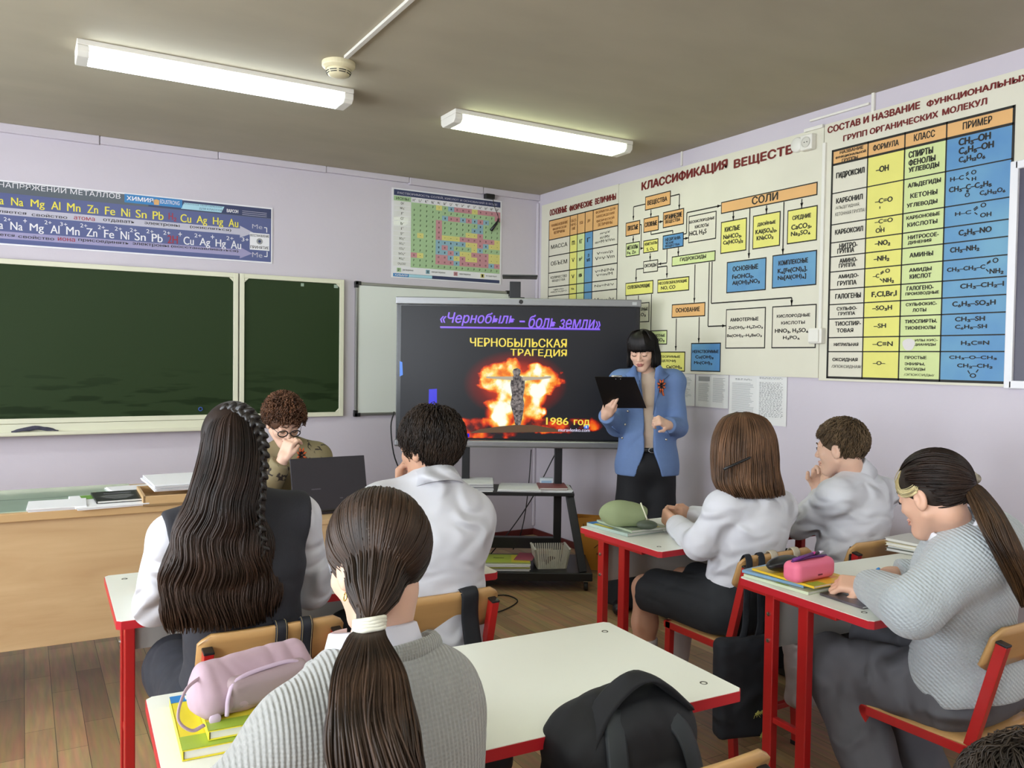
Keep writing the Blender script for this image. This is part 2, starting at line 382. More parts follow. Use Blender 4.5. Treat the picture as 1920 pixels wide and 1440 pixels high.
# ---- chart of the classes of substances
c = WallChart(); c.panel(-1.121, -2.926, 1.42, 2.79, BOARD)
T(c, Z3, 'КЛАССИФИКАЦИЯ', 697, 212, 1250, 145, RED, 0.065); T(c, Z3, 'ВЕЩЕСТВ', 1290, 70, 1673, 48, RED, 0.065)
for s in [(ORG, 720, 305, 883, 358), (ORG, 595, 473, 686, 545), (ORG, 710, 445, 806, 520), (ORG, 835, 405, 968, 482), (GRN, 596, 605, 684, 680), (YEL, 708, 588, 803, 655), (BLU, 833, 555, 966, 625),
          (CRM, 1000, 430, 1175, 575), (CRM, 708, 720, 801, 785), (GRN, 891, 690, 1171, 718), (YEL, 593, 860, 771, 928), (YEL, 799, 838, 1002, 907), (CRM, 640, 990, 745, 1110), (GRN, 745, 1165, 860, 1255),
          (ORG, 891, 997, 1105, 1073), (YEL, 770, 1300, 975, 1430), (BLU, 1015, 1245, 1203, 1432), (ORG, 1208, 340, 1827, 294), (YEL, 1207, 468, 1370, 650), (YEL, 1413, 428, 1586, 620), (YEL, 1635, 393, 1824, 585),
          (BLU, 1245, 725, 1495, 905), (BLU, 1538, 682, 1820, 872), (CRM, 1240, 1028, 1490, 1280), (CRM, 1537, 1010, 1816, 1278)]: BX(c, Z3, *s)
for s in [('ВЕЩЕСТВА', 735, 332, 862, 343), ('ПРОСТЫЕ', 607, 495, 675, 518), ('СЛОЖНЫЕ', 718, 472, 797, 492), ('ОРГАНИЧЕСКИЕ', 843, 425, 957, 438), ('ВЕЩЕСТВА', 850, 458, 945, 468), ('МЕТАЛЛЫ', 605, 622, 673, 640), ('Fe, Zn', 605, 658, 660, 675),
          ('НЕМЕТАЛЛЫ', 716, 603, 798, 610), ('S, O₂', 730, 635, 778, 652), ('НЕОРГАНИ-', 850, 572, 950, 580), ('ЧЕСКИЕ', 850, 598, 903, 607), ('ВЕЩЕСТВА', 850, 617, 942, 622), ('БЕСКИСЛОРОДНЫЕ', 1005, 462, 1167, 455), ('КИСЛОТЫ', 1040, 490, 1128, 498),
          ('HCl, H₂S', 1005, 530, 1115, 550), ('ОКСИДЫ', 715, 740, 793, 760), ('ГИДРОКСИДЫ', 945, 698, 1112, 707), ('СОЛЕОБРАЗУЮЩИЕ', 607, 878, 752, 893), ('НЕСОЛЕОБРАЗУЮЩИЕ', 806, 855, 990, 860), ('NO, CO', 822, 882, 914, 902), ('АМФОТЕРНЫЕ', 640, 1022, 738, 1040),
          ('Al₂O₃', 655, 1055, 725, 1080), ('КИСЛОТНЫЕ', 752, 1190, 848, 1208), ('SO₃', 800, 1215, 845, 1243), ('ОСНОВАНИЕ', 917, 1022, 1072, 1045), ('РАСТВОРИМЫЕ', 775, 1325, 945, 1343), ('(ЩЕЛОЧИ)', 815, 1352, 918, 1375), ('Ca(OH)₂', 855, 1388, 957, 1418),
          ('НЕРАСТВОРИМЫЕ', 1025, 1290, 1193, 1313), ('Cu(OH)₂', 1043, 1325, 1160, 1355), ('Mn(OH)₂', 1035, 1362, 1152, 1392), ('КИСЛЫЕ', 1232, 502, 1330, 522), ('NaHCO₃,', 1223, 552, 1340, 572), ('Ca(HCO₃)₂', 1222, 590, 1350, 608),
          ('ДВОЙНЫЕ', 1442, 470, 1560, 485), ('KAl(SO₄)₂,', 1430, 520, 1567, 540), ('KNaCO₃', 1437, 560, 1545, 582), ('СРЕДНИЕ', 1667, 430, 1787, 447), ('CaCO₃,', 1660, 488, 1790, 512), ('Na₂SO₄', 1658, 532, 1783, 552),
          ('ОСНОВНЫЕ', 1283, 755, 1447, 773), ('FeOHCl₂,', 1280, 808, 1417, 832), ('Al(OH)₂NO₃', 1280, 848, 1458, 870), ('КОМПЛЕКСНЫЕ', 1578, 718, 1768, 732), ('K₄[Fe(CN)₆],', 1573, 770, 1762, 793), ('Na[Al(OH)₄]', 1573, 815, 1755, 838),
          ('АМФОТЕРНЫЕ', 1267, 1085, 1449, 1105), ('Zn(OH)₂–H₂ZnO₂', 1255, 1138, 1478, 1158), ('Be(OH)₂–H₂BeO₂', 1247, 1190, 1472, 1212), ('КИСЛОРОДНЫЕ', 1567, 1064, 1782, 1082), ('КИСЛОТЫ', 1595, 1107, 1747, 1125), ('HNO₃, H₂SO₄,', 1555, 1155, 1778, 1185), ('H₃PO₄', 1607, 1200, 1714, 1228)]: T(c, Z3, *s)
T(c, Z3, 'СОЛИ', 1407, 308, 1575, 332, INK, 0.05)
for s in [[(720, 352), (645, 368), (645, 455)], [(757, 388), (757, 440)], [(883, 302), (940, 295), (940, 385)], [(643, 555), (643, 600)], [(686, 485), (695, 485), (695, 637), (706, 637)], [(806, 468), (833, 464)], [(966, 575), (998, 572)],
          [(966, 545), (985, 545), (985, 408), (1206, 362)], [(860, 640), (860, 730), (803, 738)], [(933, 628), (933, 685)], [(752, 668), (752, 715)], [(708, 765), (662, 768), (662, 850)], [(801, 758), (860, 757), (860, 825)], [(1040, 740), (1040, 985)],
          [(1150, 722), (1150, 990), (1662, 948), (1662, 1003)], [(1132, 725), (1132, 1138), (1237, 1138)], [(920, 1088), (920, 1293)], [(1067, 1078), (1067, 1243)], [(1287, 398), (1287, 460)], [(1393, 380), (1393, 698)], [(1500, 360), (1500, 412)], [(1612, 338), (1612, 672)], [(1727, 318), (1727, 378)]]: AR(c, Z3, s)
for s in [[(757, 530), (757, 548), (897, 520), (897, 540)], [(597, 945), (597, 990)], [(676, 940), (676, 990)], [(760, 930), (760, 1165)]]: AR(c, Z3, s, head=0)
tag(obj('wall_chart', c.mb), 'wide cream flowchart of coloured boxes and arrows with a dark red one-line title', 'chart')
# ---- chart of functional groups
c = WallChart(); c.panel(-2.93, -4.005, 1.407, 2.80, CRM)
c.F.rect(2.935, 1.41, 4.0, 2.797, BOARD, 0.0004)
T(c, Z4, 'СОСТАВ И НАЗВАНИЕ', 315, 517, 1072, 382, RED, 0.065); T(c, Z4, 'ФУНКЦИОНАЛЬНЫХ', 1125, 305, 1960, 158, RED, 0.065)
T(c, Z4, 'ГРУПП ОРГАНИЧЕСКИХ', 443, 588, 1220, 450, RED, 0.065); T(c, Z4, 'МОЛЕКУЛ', 1253, 372, 1620, 345, RED, 0.065)
xs = [Z4(368, 1000)[0], Z4(637, 1000)[0], Z4(937, 1000)[0], Z4(1276, 1000)[0], Z4(1843, 900)[0]]
xs[0] = 2.987; xs[4] = 3.937
zs = [Z4(366, v)[1] for v in (712, 826, 1060, 1315)] + [Z5(352, v)[1] for v in (155, 270, 393, 538, 660, 778, 930, 1045)] + [1.425]
for j, m in enumerate([CRM, YEL, GRN, BLU]):
    c.F.rect(xs[j], zs[1], xs[j+1], zs[0], ORG, D1); c.F.rect(xs[j], zs[-1], xs[j+1], zs[1], m, D1)
for i, z in enumerate(zs): c.F.line(xs[0], z, xs[-1], z, 0.012 if i in (0, 1, len(zs)-1) else 0.006, INK, D2)
for i, x in enumerate(xs): c.F.line(x, zs[-1]-.006, x, zs[0]+.006, 0.012 if i in (0, 4) else 0.007, INK, D2)
for s in [('НАЗВАНИЕ', 415, 713, 608, 700), ('ФУНКЦИОНАЛЬНОЙ', 380, 757, 628, 732), ('ГРУППЫ', 432, 778, 562, 780), ('ФОРМУЛА', 687, 665, 897, 683, INK, .03), ('КЛАСС', 1022, 577, 1192, 612, INK, .03), ('ПРИМЕР', 1422, 480, 1660, 500, INK, .03),
          ('ГИДРОКСИЛ', 385, 893, 617, 915), ('КАРБОНИЛ', 385, 1102, 602, 1118), ('/АЛЬДЕГИДНАЯ,', 378, 1168, 577, 1172, INK, .005), ('КЕТОННАЯ ГРУППА/', 378, 1218, 622, 1215, INK, .005), ('КАРБОКСИЛ', 376, 1358, 605, 1378),
          ('–OH', 710, 845, 815, 885), ('–C=O', 703, 1108, 847, 1135), ('–C=O', 700, 1278, 848, 1300), ('OH', 708, 1348, 780, 1385), ('СПИРТЫ', 978, 720, 1178, 745), ('ФЕНОЛЫ', 978, 787, 1197, 808), ('УГЛЕВОДЫ', 978, 850, 1228, 862),
          ('АЛЬДЕГИДЫ', 972, 980, 1242, 985), ('КЕТОНЫ', 992, 1062, 1213, 1075), ('УГЛЕВОДЫ', 963, 1145, 1213, 1155), ('КАРБОНОВЫЕ', 960, 1248, 1235, 1245), ('КИСЛОТЫ', 968, 1302, 1213, 1312), ('CH₃–OH', 1387, 615, 1650, 645), ('C₆H₅–OH', 1388, 690, 1675, 712),
          ('C₆H₁₂O₆', 1388, 765, 1605, 790), ('H–C', 1318, 930, 1430, 955), ('O', 1490, 872, 1532, 910), ('H', 1495, 928, 1530, 960), ('CH₃–C–C₂H₅', 1308, 1012, 1657, 1018), ('O', 1438, 1058, 1478, 1095), ('C₆H₁₂O₆', 1560, 1040, 1770, 1062), ('H–C', 1358, 1215, 1490, 1235),
          ('O', 1567, 1140, 1613, 1180), ('OH', 1563, 1222, 1655, 1255)]: T(c, Z4, *s)
for s in [('НИТРО-', 410, 162, 560, 193), ('ГРУППА', 395, 205, 532, 235), ('АМИНО-', 413, 285, 558, 312), ('ГРУППА', 407, 327, 543, 352), ('АМИДО-', 403, 417, 570, 445), ('ГРУППА', 395, 470, 552, 500), ('ГАЛОГЕНЫ', 378, 574, 587, 608), ('СУЛЬФО-', 390, 680, 556, 707),
          ('ГРУППА', 402, 722, 540, 747), ('ТИОСПИР-', 375, 800, 588, 833), ('ТОВАЯ', 390, 856, 525, 890), ('НИТРИЛЬНАЯ', 367, 974, 567, 1002), ('ОКСИДНАЯ', 355, 1095, 560, 1135), ('/ЭПОКСИДНАЯ/', 348, 1152, 590, 1190, INK, .01),
          ('–NO₂', 700, 142, 828, 182), ('–NH₂', 692, 267, 820, 310), ('–C', 685, 412, 738, 445), ('O', 787, 368, 825, 403), ('NH₂', 768, 445, 858, 488), ('F,Cl,Br,I', 675, 557, 880, 600), ('–SO₃H', 680, 672, 842, 715), ('–SH', 692, 817, 793, 855), ('–C≡N', 682, 963, 848, 1005), ('–O–', 685, 1122, 787, 1160),
          ('НИТРОСОЕ-', 972, 97, 1225, 103), ('ДИНЕНИЯ', 972, 143, 1163, 155), ('АМИНЫ', 985, 240, 1178, 262), ('АМИДЫ', 982, 365, 1166, 390), ('КИСЛОТ', 987, 414, 1163, 442), ('ГАЛОГЕНО-', 963, 512, 1182, 537), ('ПРОИЗВОДНЫЕ', 952, 562, 1227, 578), ('СУЛЬФОКИС-', 955, 647, 1210, 667),
          ('ЛОТЫ', 1010, 692, 1122, 720), ('ТИОСПИРТЫ,', 947, 785, 1210, 815), ('ТИОФЕНОЛЫ', 947, 837, 1197, 865), ('ИЛЫ КИС-', 1030, 942, 1217, 962), ('ЦИАНИДЫ', 1022, 977, 1200, 1003), ('ПРОСТЫЕ', 947, 1080, 1125, 1110), ('ЭФИРЫ,', 945, 1132, 1112, 1165), ('ОКСИДЫ', 945, 1175, 1113, 1208), ('/ЭПОКСИДЫ/', 940, 1222, 1187, 1255, INK, .01),
          ('C₂H₅–NO', 1387, 52, 1657, 82), ('CH₃–NH₂', 1317, 195, 1557, 228), ('CH₃–CH₂–C', 1292, 360, 1605, 380), ('O', 1665, 280, 1713, 322), ('NH₂', 1640, 368, 1755, 415), ('CH₃–CH₂–I', 1400, 492, 1758, 522), ('C₆H₅–SO₃H', 1335, 637, 1690, 675), ('CH₃–SH', 1358, 762, 1602, 805),
          ('C₆H₅–SH', 1358, 827, 1618, 865), ('H₃C≡N', 1407, 957, 1637, 1002), ('CH₃–O–CH₃', 1310, 1077, 1700, 1118), ('CH₂–CH₂', 1375, 1142, 1665, 1190), ('O', 1478, 1222, 1530, 1265)]: T(c, Z5, *s)
def ln(z, x0, y0, x1, y1, w=0.005): a, b = z(x0, y0), z(x1, y1); c.F.line(a[0], a[1], b[0], b[1], w, INK, D3)
for q in [(1447, 915, 1470, 895), (1447, 900, 1468, 882), (1450, 930, 1475, 948), (1515, 1200, 1545, 1175), (1510, 1190, 1540, 1165), (1518, 1215, 1540, 1232), (743, 1165, 743, 1185), (745, 1322, 745, 1340), (1455, 1030, 1455, 1050), (1465, 1030, 1465, 1050)]: ln(Z4, *q)
for q in [(748, 412, 775, 393), (748, 402, 772, 383), (743, 448, 762, 465), (1618, 328, 1650, 308), (1620, 318, 1648, 298), (1612, 370, 1632, 390), (1462, 1198, 1478, 1225), (1548, 1190, 1530, 1215)]: ln(Z5, *q)
a0, b1 = Z5(930, 935); a1, b0 = Z5(1028, 1038)
c.F.poly([((a0+a1)/2+(a1-a0)/2*math.cos(t)*(1+.1*math.sin(3*t)), (b0+b1)/2+(b1-b0)/2*math.sin(t)*(1+.08*math.cos(2*t))) for t in np.linspace(0, 2*PI, 22)[:-1]], mat('paper_patch', 'DCD6D4', 0.7), D3+.0004)
tag(obj('wall_chart', c.mb), 'tall cream wall chart with a four column table of functional groups, dark red two-line title', 'chart')
# thin bright top edges of the charts
for y0, y1, z, lab in [(-0.07, -1.12, 2.80, 'first'), (-1.12, -2.93, 2.795, 'second'), (-2.93, -4.01, 2.806, 'third')]: pass
# ---- framed stand at the right edge of the picture
t = thing('picture_frame', 'white framed dark stand on the right wall, cut off by the picture edge', 'frame', (-0.015, -4.3, 1.9))
fr = MB(); F = -4.3
for y in (-3.952, -4.66): fr.box((0, y+4.3, 0), (0.03, 0.035, 1.0))
for z in (-0.482, 0.482): fr.box((0, -4.306+4.3, z), (0.03, 0.70, 0.035))
obj('frame', fr, mat('frame_white', 'E9E8EC', 0.35), t, bevel=0.004); obj('backing', MB().box((0.006, -0.006, 0), (0.012, 0.68, 0.94)), mat('stand_grey', '4B4858', 0.3), t)
# ---- printed sheets in plastic pockets
PAPER = mat('sheet_paper', 'E2E1DF', 0.35, coat=0.3); GREY = mat('print_grey', '9A9A9A', 0.6); DGREY = mat('print_mid_grey', '6D6D6D', 0.6)
def sheet(y0, y1, z0, z1, blocks, label):
    mb = MB(); k = 0.004; N = 9
    P = [[(-k-0.004*abs(math.sin(3.1*i+2*j)), y0+(y1-y0)*j/8, z1+(z0-z1)*i/8) for j in range(9)] for i in range(9)]
    mb.grid(P, PAPER)
    Fm = Frame((-0.0095, 0, 0), (0, -1, 0), (0, 0, 1), mb)
    for (u0, u1, v0, v1, kind) in blocks:
        A0, A1 = -(y0+(y1-y0)*u0), -(y0+(y1-y0)*u1); B1, B0 = z1+(z0-z1)*v0, z1+(z0-z1)*v1
        if kind == 'pic': Fm.rect(A0, B0, A1, B1, GREY, 0); continue
        n_ = max(2, int((B1-B0)/0.0075)); R = random.Random(int(u0*100)+kind*7)
        for i in range(n_):
            b = B1-(B1-B0)*i/n_
            if kind == 1: Fm.line(A0, b, A0+(A1-A0)*R.uniform(.75, 1), b, 0.0022, GREY, 0)
            else:
                a = A0
                while a < A1-0.01: w = R.uniform(.006, .018); Fm.line(a, b, min(A1, a+w), b, 0.003, DGREY if R.random() < .3 else GREY, 0); a += w+R.uniform(.004, .014)
    tag(obj('printed_sheet', mb), label, 'paper', 'printed sheets below the charts')
sheet(-1.66, -1.95, 1.208, 1.418, [(.1, .92, .12, .75, 1)], 'printed sheet in a plastic pocket nearest the standing woman, below the charts')
sheet(-1.958, -2.248, 1.210, 1.418, [(.1, .45, .06, .2, 'pic'), (.1, .45, .28, .85, 1), (.55, .92, .1, .85, 1)], 'printed sheet with a small grey heading picture, second below the flowchart')
sheet(-2.256, -2.705, 1.133, 1.423, [(.12, .42, .08, .12, 2), (.06, .47, .17, .8, 1), (.55, .95, .04, .08, 2), (.55, .95, .14, .85, 2)], 'large two-page printed sheet, rightmost and lowest below the charts')
# ---- box, socket and round cover on the right wall
pc = onx(1539, 630); t = thing('junction_box', 'small white square junction box between the flowchart and the tall chart', 'junction box', (-0.014, pc[1], pc[2]))
obj('housing', MB().box((-0.018, 0, 0), (0.036, 0.085, 0.085)), M_white, t, bevel=0.006); obj('cover', MB().box((-0.040, 0.006, 0), (0.008, 0.066, 0.07)), M_white, t, bevel=0.003)
pc = onx(1523, 269); t = thing('wall_socket', 'white surface power socket at the top right corner of the flowchart', 'socket', (-0.014, pc[1], pc[2]))
obj('housing', MB().box((-0.02, 0, 0), (0.04, 0.08, 0.085)), M_white, t, bevel=0.006)
so = obj('face', MB().lathe((-0.041, 0, 0), [(0, 0), (0.024, 0), (0.026, -0.003), (0.03, -0.003), (0.03, 0)], 24, axis='x'), mat('socket_face', 'CFCCC2', 0.4), t)
hl = MB()
for dy in (-0.009, 0.009): hl.cyl((-0.0425, dy, 0), (-0.040, dy, 0), 0.003, n=10)
objs('contact_hole', hl, INK, so)
pc = onx(1500, 273); t = tag(obj('round_cover', MB().lathe((-0.014, pc[1], pc[2]), [(0, -0.02), (0.036, -0.02), (0.042, -0.014), (0.042, 0)], 28, axis='x'), M_white, smooth=True), 'round white blank cover beside the socket at the flowchart top', 'cover plate')

# ================================================================== BACK WALL
FRM = mat('cream_frame', 'DDDBC4', 0.4); GB = bpy.data.materials.new('green_board'); GB.use_nodes = True
n, l = nt(GB); b = n['Principled BSDF']; tc = n.new('ShaderNodeTexCoord'); mp = n.new('ShaderNodeMapping'); mp.inputs['Scale'].default_value = (1.2, 1, 9); l.new(tc.outputs['Object'], mp.inputs['Vector'])
nz = n.new('ShaderNodeTexNoise'); nz.inputs['Scale'].default_value = 2.2; nz.inputs['Detail'].default_value = 3; l.new(mp.outputs['Vector'], nz.inputs['Vector'])
sp = n.new('ShaderNodeSeparateXYZ'); l.new(tc.outputs['Object'], sp.inputs[0]); mr = n.new('ShaderNodeMapRange'); mr.inputs['From Min'].default_value = -0.12; mr.inputs['From Max'].default_value = -0.32; l.new(sp.outputs['Z'], mr.inputs['Value'])
rp = n.new('ShaderNodeValToRGB'); rp.color_ramp.elements[0].position = 0.53; rp.color_ramp.elements[1].position = 0.60; l.new(nz.outputs['Fac'], rp.inputs['Fac'])
mu = n.new('ShaderNodeMath'); mu.operation = 'MULTIPLY'; l.new(rp.outputs['Color'], mu.inputs[0]); l.new(mr.outputs['Result'], mu.inputs[1])
mx = n.new('ShaderNodeMixRGB'); l.new(mu.outputs[0], mx.inputs['Fac']); mx.inputs['Color1'].default_value = lin('29391F'); mx.inputs['Color2'].default_value = lin('1B2A12')
l.new(mx.outputs['Color'], b.inputs['Base Color']); b.inputs['Roughness'].default_value = 0.45; b.inputs['Specular IOR Level'].default_value = 0.2
CX0, CX1, CX2 = -5.48, -2.484, -1.722
t = thing('chalkboard', 'green chalkboard in a cream frame with a narrower hinged wing on its right', 'chalkboard', (-3.6, -0.02, 1.56))
def bpanel(nm, x0, x1):
    z0, z1 = 1.058, 2.072; X = lambda x: x+3.6
    s = obj(nm, MB().box((X((x0+x1)/2), 0.0, 0.005), (x1-x0-0.02, 0.016, z1-z0-0.02)), GB, t)
    fb = MB(); w = 0.032
    for x in (x0+w/2, x1-w/2): fb.box((X(x), -0.006, 0.005), (w, 0.034, z1-z0))
    for z in (z0+w/2, z1-w/2): fb.box((X((x0+x1)/2), -0.0055, z-1.56), (x1-x0-0.002, 0.033, w))
    for x, sx in ((x0+w, 1), (x1-w, -1)):
        for z, sz in ((z0+w, 1), (z1-w, -1)): fb.prism([(0, 0), (sx*0.03, 0), (0, sz*0.03)] if sx*sz > 0 else [(0, 0), (0, sz*0.03), (sx*0.03, 0)], (X(x), -0.012, z-1.56), (1, 0, 0), (0, 0, 1), 0.008)
    obj('frame', fb, FRM, s, bevel=0.003); return s
pm = bpanel('main_panel', CX0, CX1-0.002); pw = bpanel('wing_panel', CX1+0.008, CX2)
tr = MB(); tr.box((-4.49+3.6+0.49, -0.012, 1.025-1.56), (2.62, 0.03, 0.062)); tr.box((-4.49+3.6+0.49, -0.045, 0.992-1.56), (2.62, 0.075, 0.012)); tr.box((-4.49+3.6+0.49, -0.08, 1.0-1.56), (2.62, 0.008, 0.02))
obj('chalk_tray', tr, FRM, t, bevel=0.003)
mk = MB()
for px, py, w, h in [(567, 534, .022, .022), (630, 537, .03, .024)]: q = ony(px, py, -0.03); mk.box((q[0]+3.6, -0.0095, q[2]-1.56), (w, 0.002, h))
objs('tape_mark', mk, mat('tape', '9FB0A0', 0.6), t)
q = ony(376, 767, -0.034); rg = MB().tube([(q[0]+.012*math.cos(a), -0.034, q[2]+.012*math.sin(a)) for a in np.linspace(0, 2*PI, 17)], 0.003, 6)
tag(obj('magnet_ring', rg, mat('blue_plastic', '3E5FB0', 0.35), smooth=True), 'tiny blue ring magnet low on the green chalkboard', 'magnet')
# crumpled cloth on the chalk tray
q = ony(66, 806, -0.06); R = random.Random(3); G = []
for i in range(9):
    G.append([(q[0]-0.13+0.26*i/8, -0.028-0.05*j/6-0.012*math.sin(i+j), 1.0+0.012+0.034*math.sin(PI*i/8)*math.sin(PI*(j+.6)/7)+0.008*math.sin(2.3*i+1.7*j)) for j in range(7)])
tag(obj('duster_cloth', MB().grid(G), mat('duster_grey', '4A4859', 0.9, var=.3, vscale=30), smooth=True, solid=0.006, sub=1), 'crumpled dark grey duster cloth lying on the chalk tray', 'cloth')
# whiteboard
t = thing('whiteboard', 'blank whiteboard with grey metal edge and black corners behind the screen', 'whiteboard', (-0.95, -0.012, 1.56))
obj('surface', MB().box((0, 0, 0), (1.32, 0.016, 0.98)), mat('whiteboard_white', 'DDE0DA', 0.25), t)
fb = MB()
for x in (-0.665, 0.665): fb.box((x, -0.003, 0), (0.022, 0.024, 1.0))
for z in (-0.492, 0.492): fb.box((0, -0.003, z), (1.34, 0.024, 0.022))
obj('frame', fb, mat('aluminium', '9C9C98', 0.35, 0.7), t, bevel=0.004)
for x in (-0.668, 0.668):
    for z in (-0.496, 0.496):
        cb = MB().box((x-0.01*np.sign(x), -0.004, z), (0.05, 0.03, 0.028)); cb.box((x, -0.004, z-0.01*np.sign(z)), (0.028, 0.03, 0.05)); obj('corner', cb, mat('black_plastic', '1B1A1C', 0.4), t, bevel=0.004)
# metals activity poster
PB = mat('poster_blue', '565E8E', 0.4); PT = mat('poster_slate', '596068', 0.4); PW = mat('poster_white', 'E9E7EC', 0.4); PY = mat('poster_yellow', 'E8DC4E', 0.4); PR = mat('poster_red', 'A02838', 0.4); PG = mat('poster_grey', 'BDBACA', 0.4); PC = mat('poster_cyan', '2F7FBE', 0.4); PL = mat('poster_pale', 'A9D4E4', 0.4); PN = mat('poster_navy', '343C62', 0.4)
class BackChart:
    def __init__(s, x0, x1, z0, z1, th=0.006):
        s.mb = MB(); s.mb.box(((x0+x1)/2, -th/2-.001, (z0+z1)/2), (x1-x0, th-.002, z1-z0), PW); s.F = Frame((0, -th, 0), (1, 0, 0), (0, 0, 1), s.mb)
def zb(ox, oy, k):
    def f(X, Y): p = ony(ox+X/k, oy+Y/k, -0.006); return (p[0], p[2])
    return f
Z1 = zb(0, 320, 3.0); Z8 = zb(730, 340, 7.2)
c = BackChart(-5.30, -2.244, 2.158, 2.553)
c.F.rect(-5.29, 2.168, -2.254, 2.543, PB, D1); c.F.rect(-5.29, 2.475, -2.254, 2.543, PT, D1+.0002); c.F.rect(-3.06, 2.478, -2.254, 2.542, PN, D2)
T(c, Z1, 'ЭЛЕКТРОХИМИЧЕСКИЙ РЯД НАПРЯЖЕНИЙ МЕТАЛЛОВ', -900, -40, 677, 165, PW, 0.0)
a0, b1 = Z1(700, 130); a1, b0 = Z1(1025, 210); c.F.rect(a0, b0, a1, b1, PC, D2+.0002)
T(c, Z1, 'ХИМИЯ', 712, 142, 862, 180, PW, 0.04); T(c, Z1, 'EDUSTRONG', 900, 162, 1010, 195, PW, 0.0)
a, b_ = Z1(880, 178); c.F.poly([(a-.015, b_-.017), (a+.015, b_-.017), (a+.017, b_+.014), (a, b_+.02), (a-.017, b_+.014)], ORG, D3)
a0, b1 = Z1(1018, 178); a1, b0 = Z1(1262, 238); c.F.poly([(a0, b0), (a1-.02, b0), (a1, b1), (a0+.02, b1)], PL, D2+.0002)
T(c, Z1, 'КЛАССНОЕ ОБОРУДОВАНИЕ', 1035, 182, 1250, 212, PN, 0.0); T(c, Z1, 'ДЛЯ КЛАССОВ', 1120, 207, 1250, 232, PN, 0.0); T(c, Z1, 'ВАРСОН', 1275, 215, 1340, 240, PW, 0.03)
for i in range(3): a0, b1 = Z1(1362, 222+i*10); a1, b0 = Z1(1500, 240+i*10); c.F.line(a0, b0, a1, b0, 0.003, PG, D3)
for s, x0, x1, m in [('Li', -500, -455, PY), ('K', -420, -390, PY), ('Ba', -330, -262, PY), ('Ca', -45, 22, PY), ('Na', 62, 132, PY), ('Mg', 172, 252, PY), ('Al', 287, 340, PY), ('Mn', 377, 453, PY), ('Zn', 490, 552, PY), ('Fe', 590, 648, PY), ('Ni', 682, 732, PY), ('Sn', 763, 825, PY), ('Pb', 858, 920, PY), ('H₂', 948, 992, PR), ('Cu', 1015, 1075, PY), ('Ag', 1105, 1165, PY), ('Hg', 1197, 1255, PY), ('Au', 1285, 1340, PY)]:
    y = 150+(x0-62)*0.098; T(c, Z1, s, x0, y, x1, y+45+(x1-x0)*.098+(9 if s[-1] == 'g' else 0), m, 0.015)
for s, x0, x1, u in [('Ca', -40, 18, '2+'), ('Na', 58, 128, '+'), ('Mg', 167, 247, '2+'), ('Al', 283, 335, '3+'), ('Mn', 372, 448, '2+'), ('Zn', 485, 547, '2+'), ('Fe', 585, 642, '2+'), ('Ni', 678, 727, '2+'), ('Sn', 757, 820, '2+'), ('Pb', 853, 915, '2+'), ('2H', 942, 1000, '+'), ('Cu', 1032, 1090, '2+'), ('Ag', 1122, 1182, '+'), ('Hg', 1212, 1270, '2+'), ('Au', 1298, 1356, '3+')]:
    y = 287+(x0-58)*0.085; T(c, Z1, s, x0, y, x1, y+45+(x1-x0)*.085+(9 if s[-1] == 'g' else 0), PR if s == '2H' else PW, 0.015)
    T(c, Z1, u, x1+3, y-22+5, x1+3+(20*len(u)), y+8, PW, 0.0)
za = Z1(0, 225)[1]; c.F.poly([(-5.29, za-.022), (-2.47, za-.022), (-2.47, za-.042), (-2.375, za), (-2.47, za+.042), (-2.47, za+.022), (-5.29, za+.022)], PG, D2)
for s, x0, x1, m in [('усиляется', -90, 148, INK), ('свойство', 178, 378, INK), ('атома', 415, 533, PR), ('отдавать', 580, 757, INK), ('электроны', 812, 1010, INK), ('(окисляться)', 1068, 1300, INK)]: y = 222+(x0)*0.08; T(c, Z1, s, x0, y, x1, y+20+(x1-x0)*.08, m, 0.02)
zc = Z1(0, 360)[1]; c.F.poly([(-5.29, zc-.022), (-2.47, zc-.022), (-2.47, zc-.04), (-2.385, zc), (-2.47, zc+.04), (-2.47, zc+.022), (-5.29, zc+.022)], mat('poster_lilac', '9C96BC', 0.4), D2)
for s, x0, x1, m in [('уменьшается', -180, 82, INK), ('свойство', 103, 305, INK), ('иона', 325, 422, PR), ('присоединять', 440, 725, INK), ('электроны', 745, 948, INK), ('(восстанавливаться)', 962, 1340, INK)]: y = 352+(x0)*0.068; T(c, Z1, s, x0, y, x1, y+20+(x1-x0)*.068, m, 0.02)
a0, b1 = Z1(1405, 348); a1, b0 = Z1(1515, 452); c.F.rect(a0, b0, a1, b1, PW, D2+.0004)
T(c, Z1, 'ВОССТАНОВЛЕНИЕ', 1408, 355, 1513, 378, INK, 0.02); T(c, Z1, 'ПРИНЯТИЕ', 1408, 420, 1512, 444, INK, 0.02); T(c, Z1, 'Me', 1418, 300, 1475, 330, PG, 0.0); T(c, Z1, 'Me', 1418, 458, 1475, 490, PG, 0.0)
a, b_ = Z1(1460, 398); c.F.poly([(a+.022*math.cos(q), b_+.022*math.sin(q)) for q in np.linspace(0, 2*PI, 21)[:-1]], GREY, D3); c.F.poly([(a+.01*math.cos(q), b_+.01*math.sin(q)) for q in np.linspace(0, 2*PI, 21)[:-1]], PN, D3+.0004)
for q in [(1485, 320, 1500, 322), (1500, 322, 1500, 348), (1485, 482, 1502, 484), (1502, 484, 1502, 455)]: a, b_ = Z1(*q[:2]), Z1(*q[2:]); c.F.line(a[0], a[1], b_[0], b_[1], 0.006, PW, D3)
tag(obj('poster', c.mb), 'long blue poster of metal symbols in yellow and white above the chalkboard', 'poster')
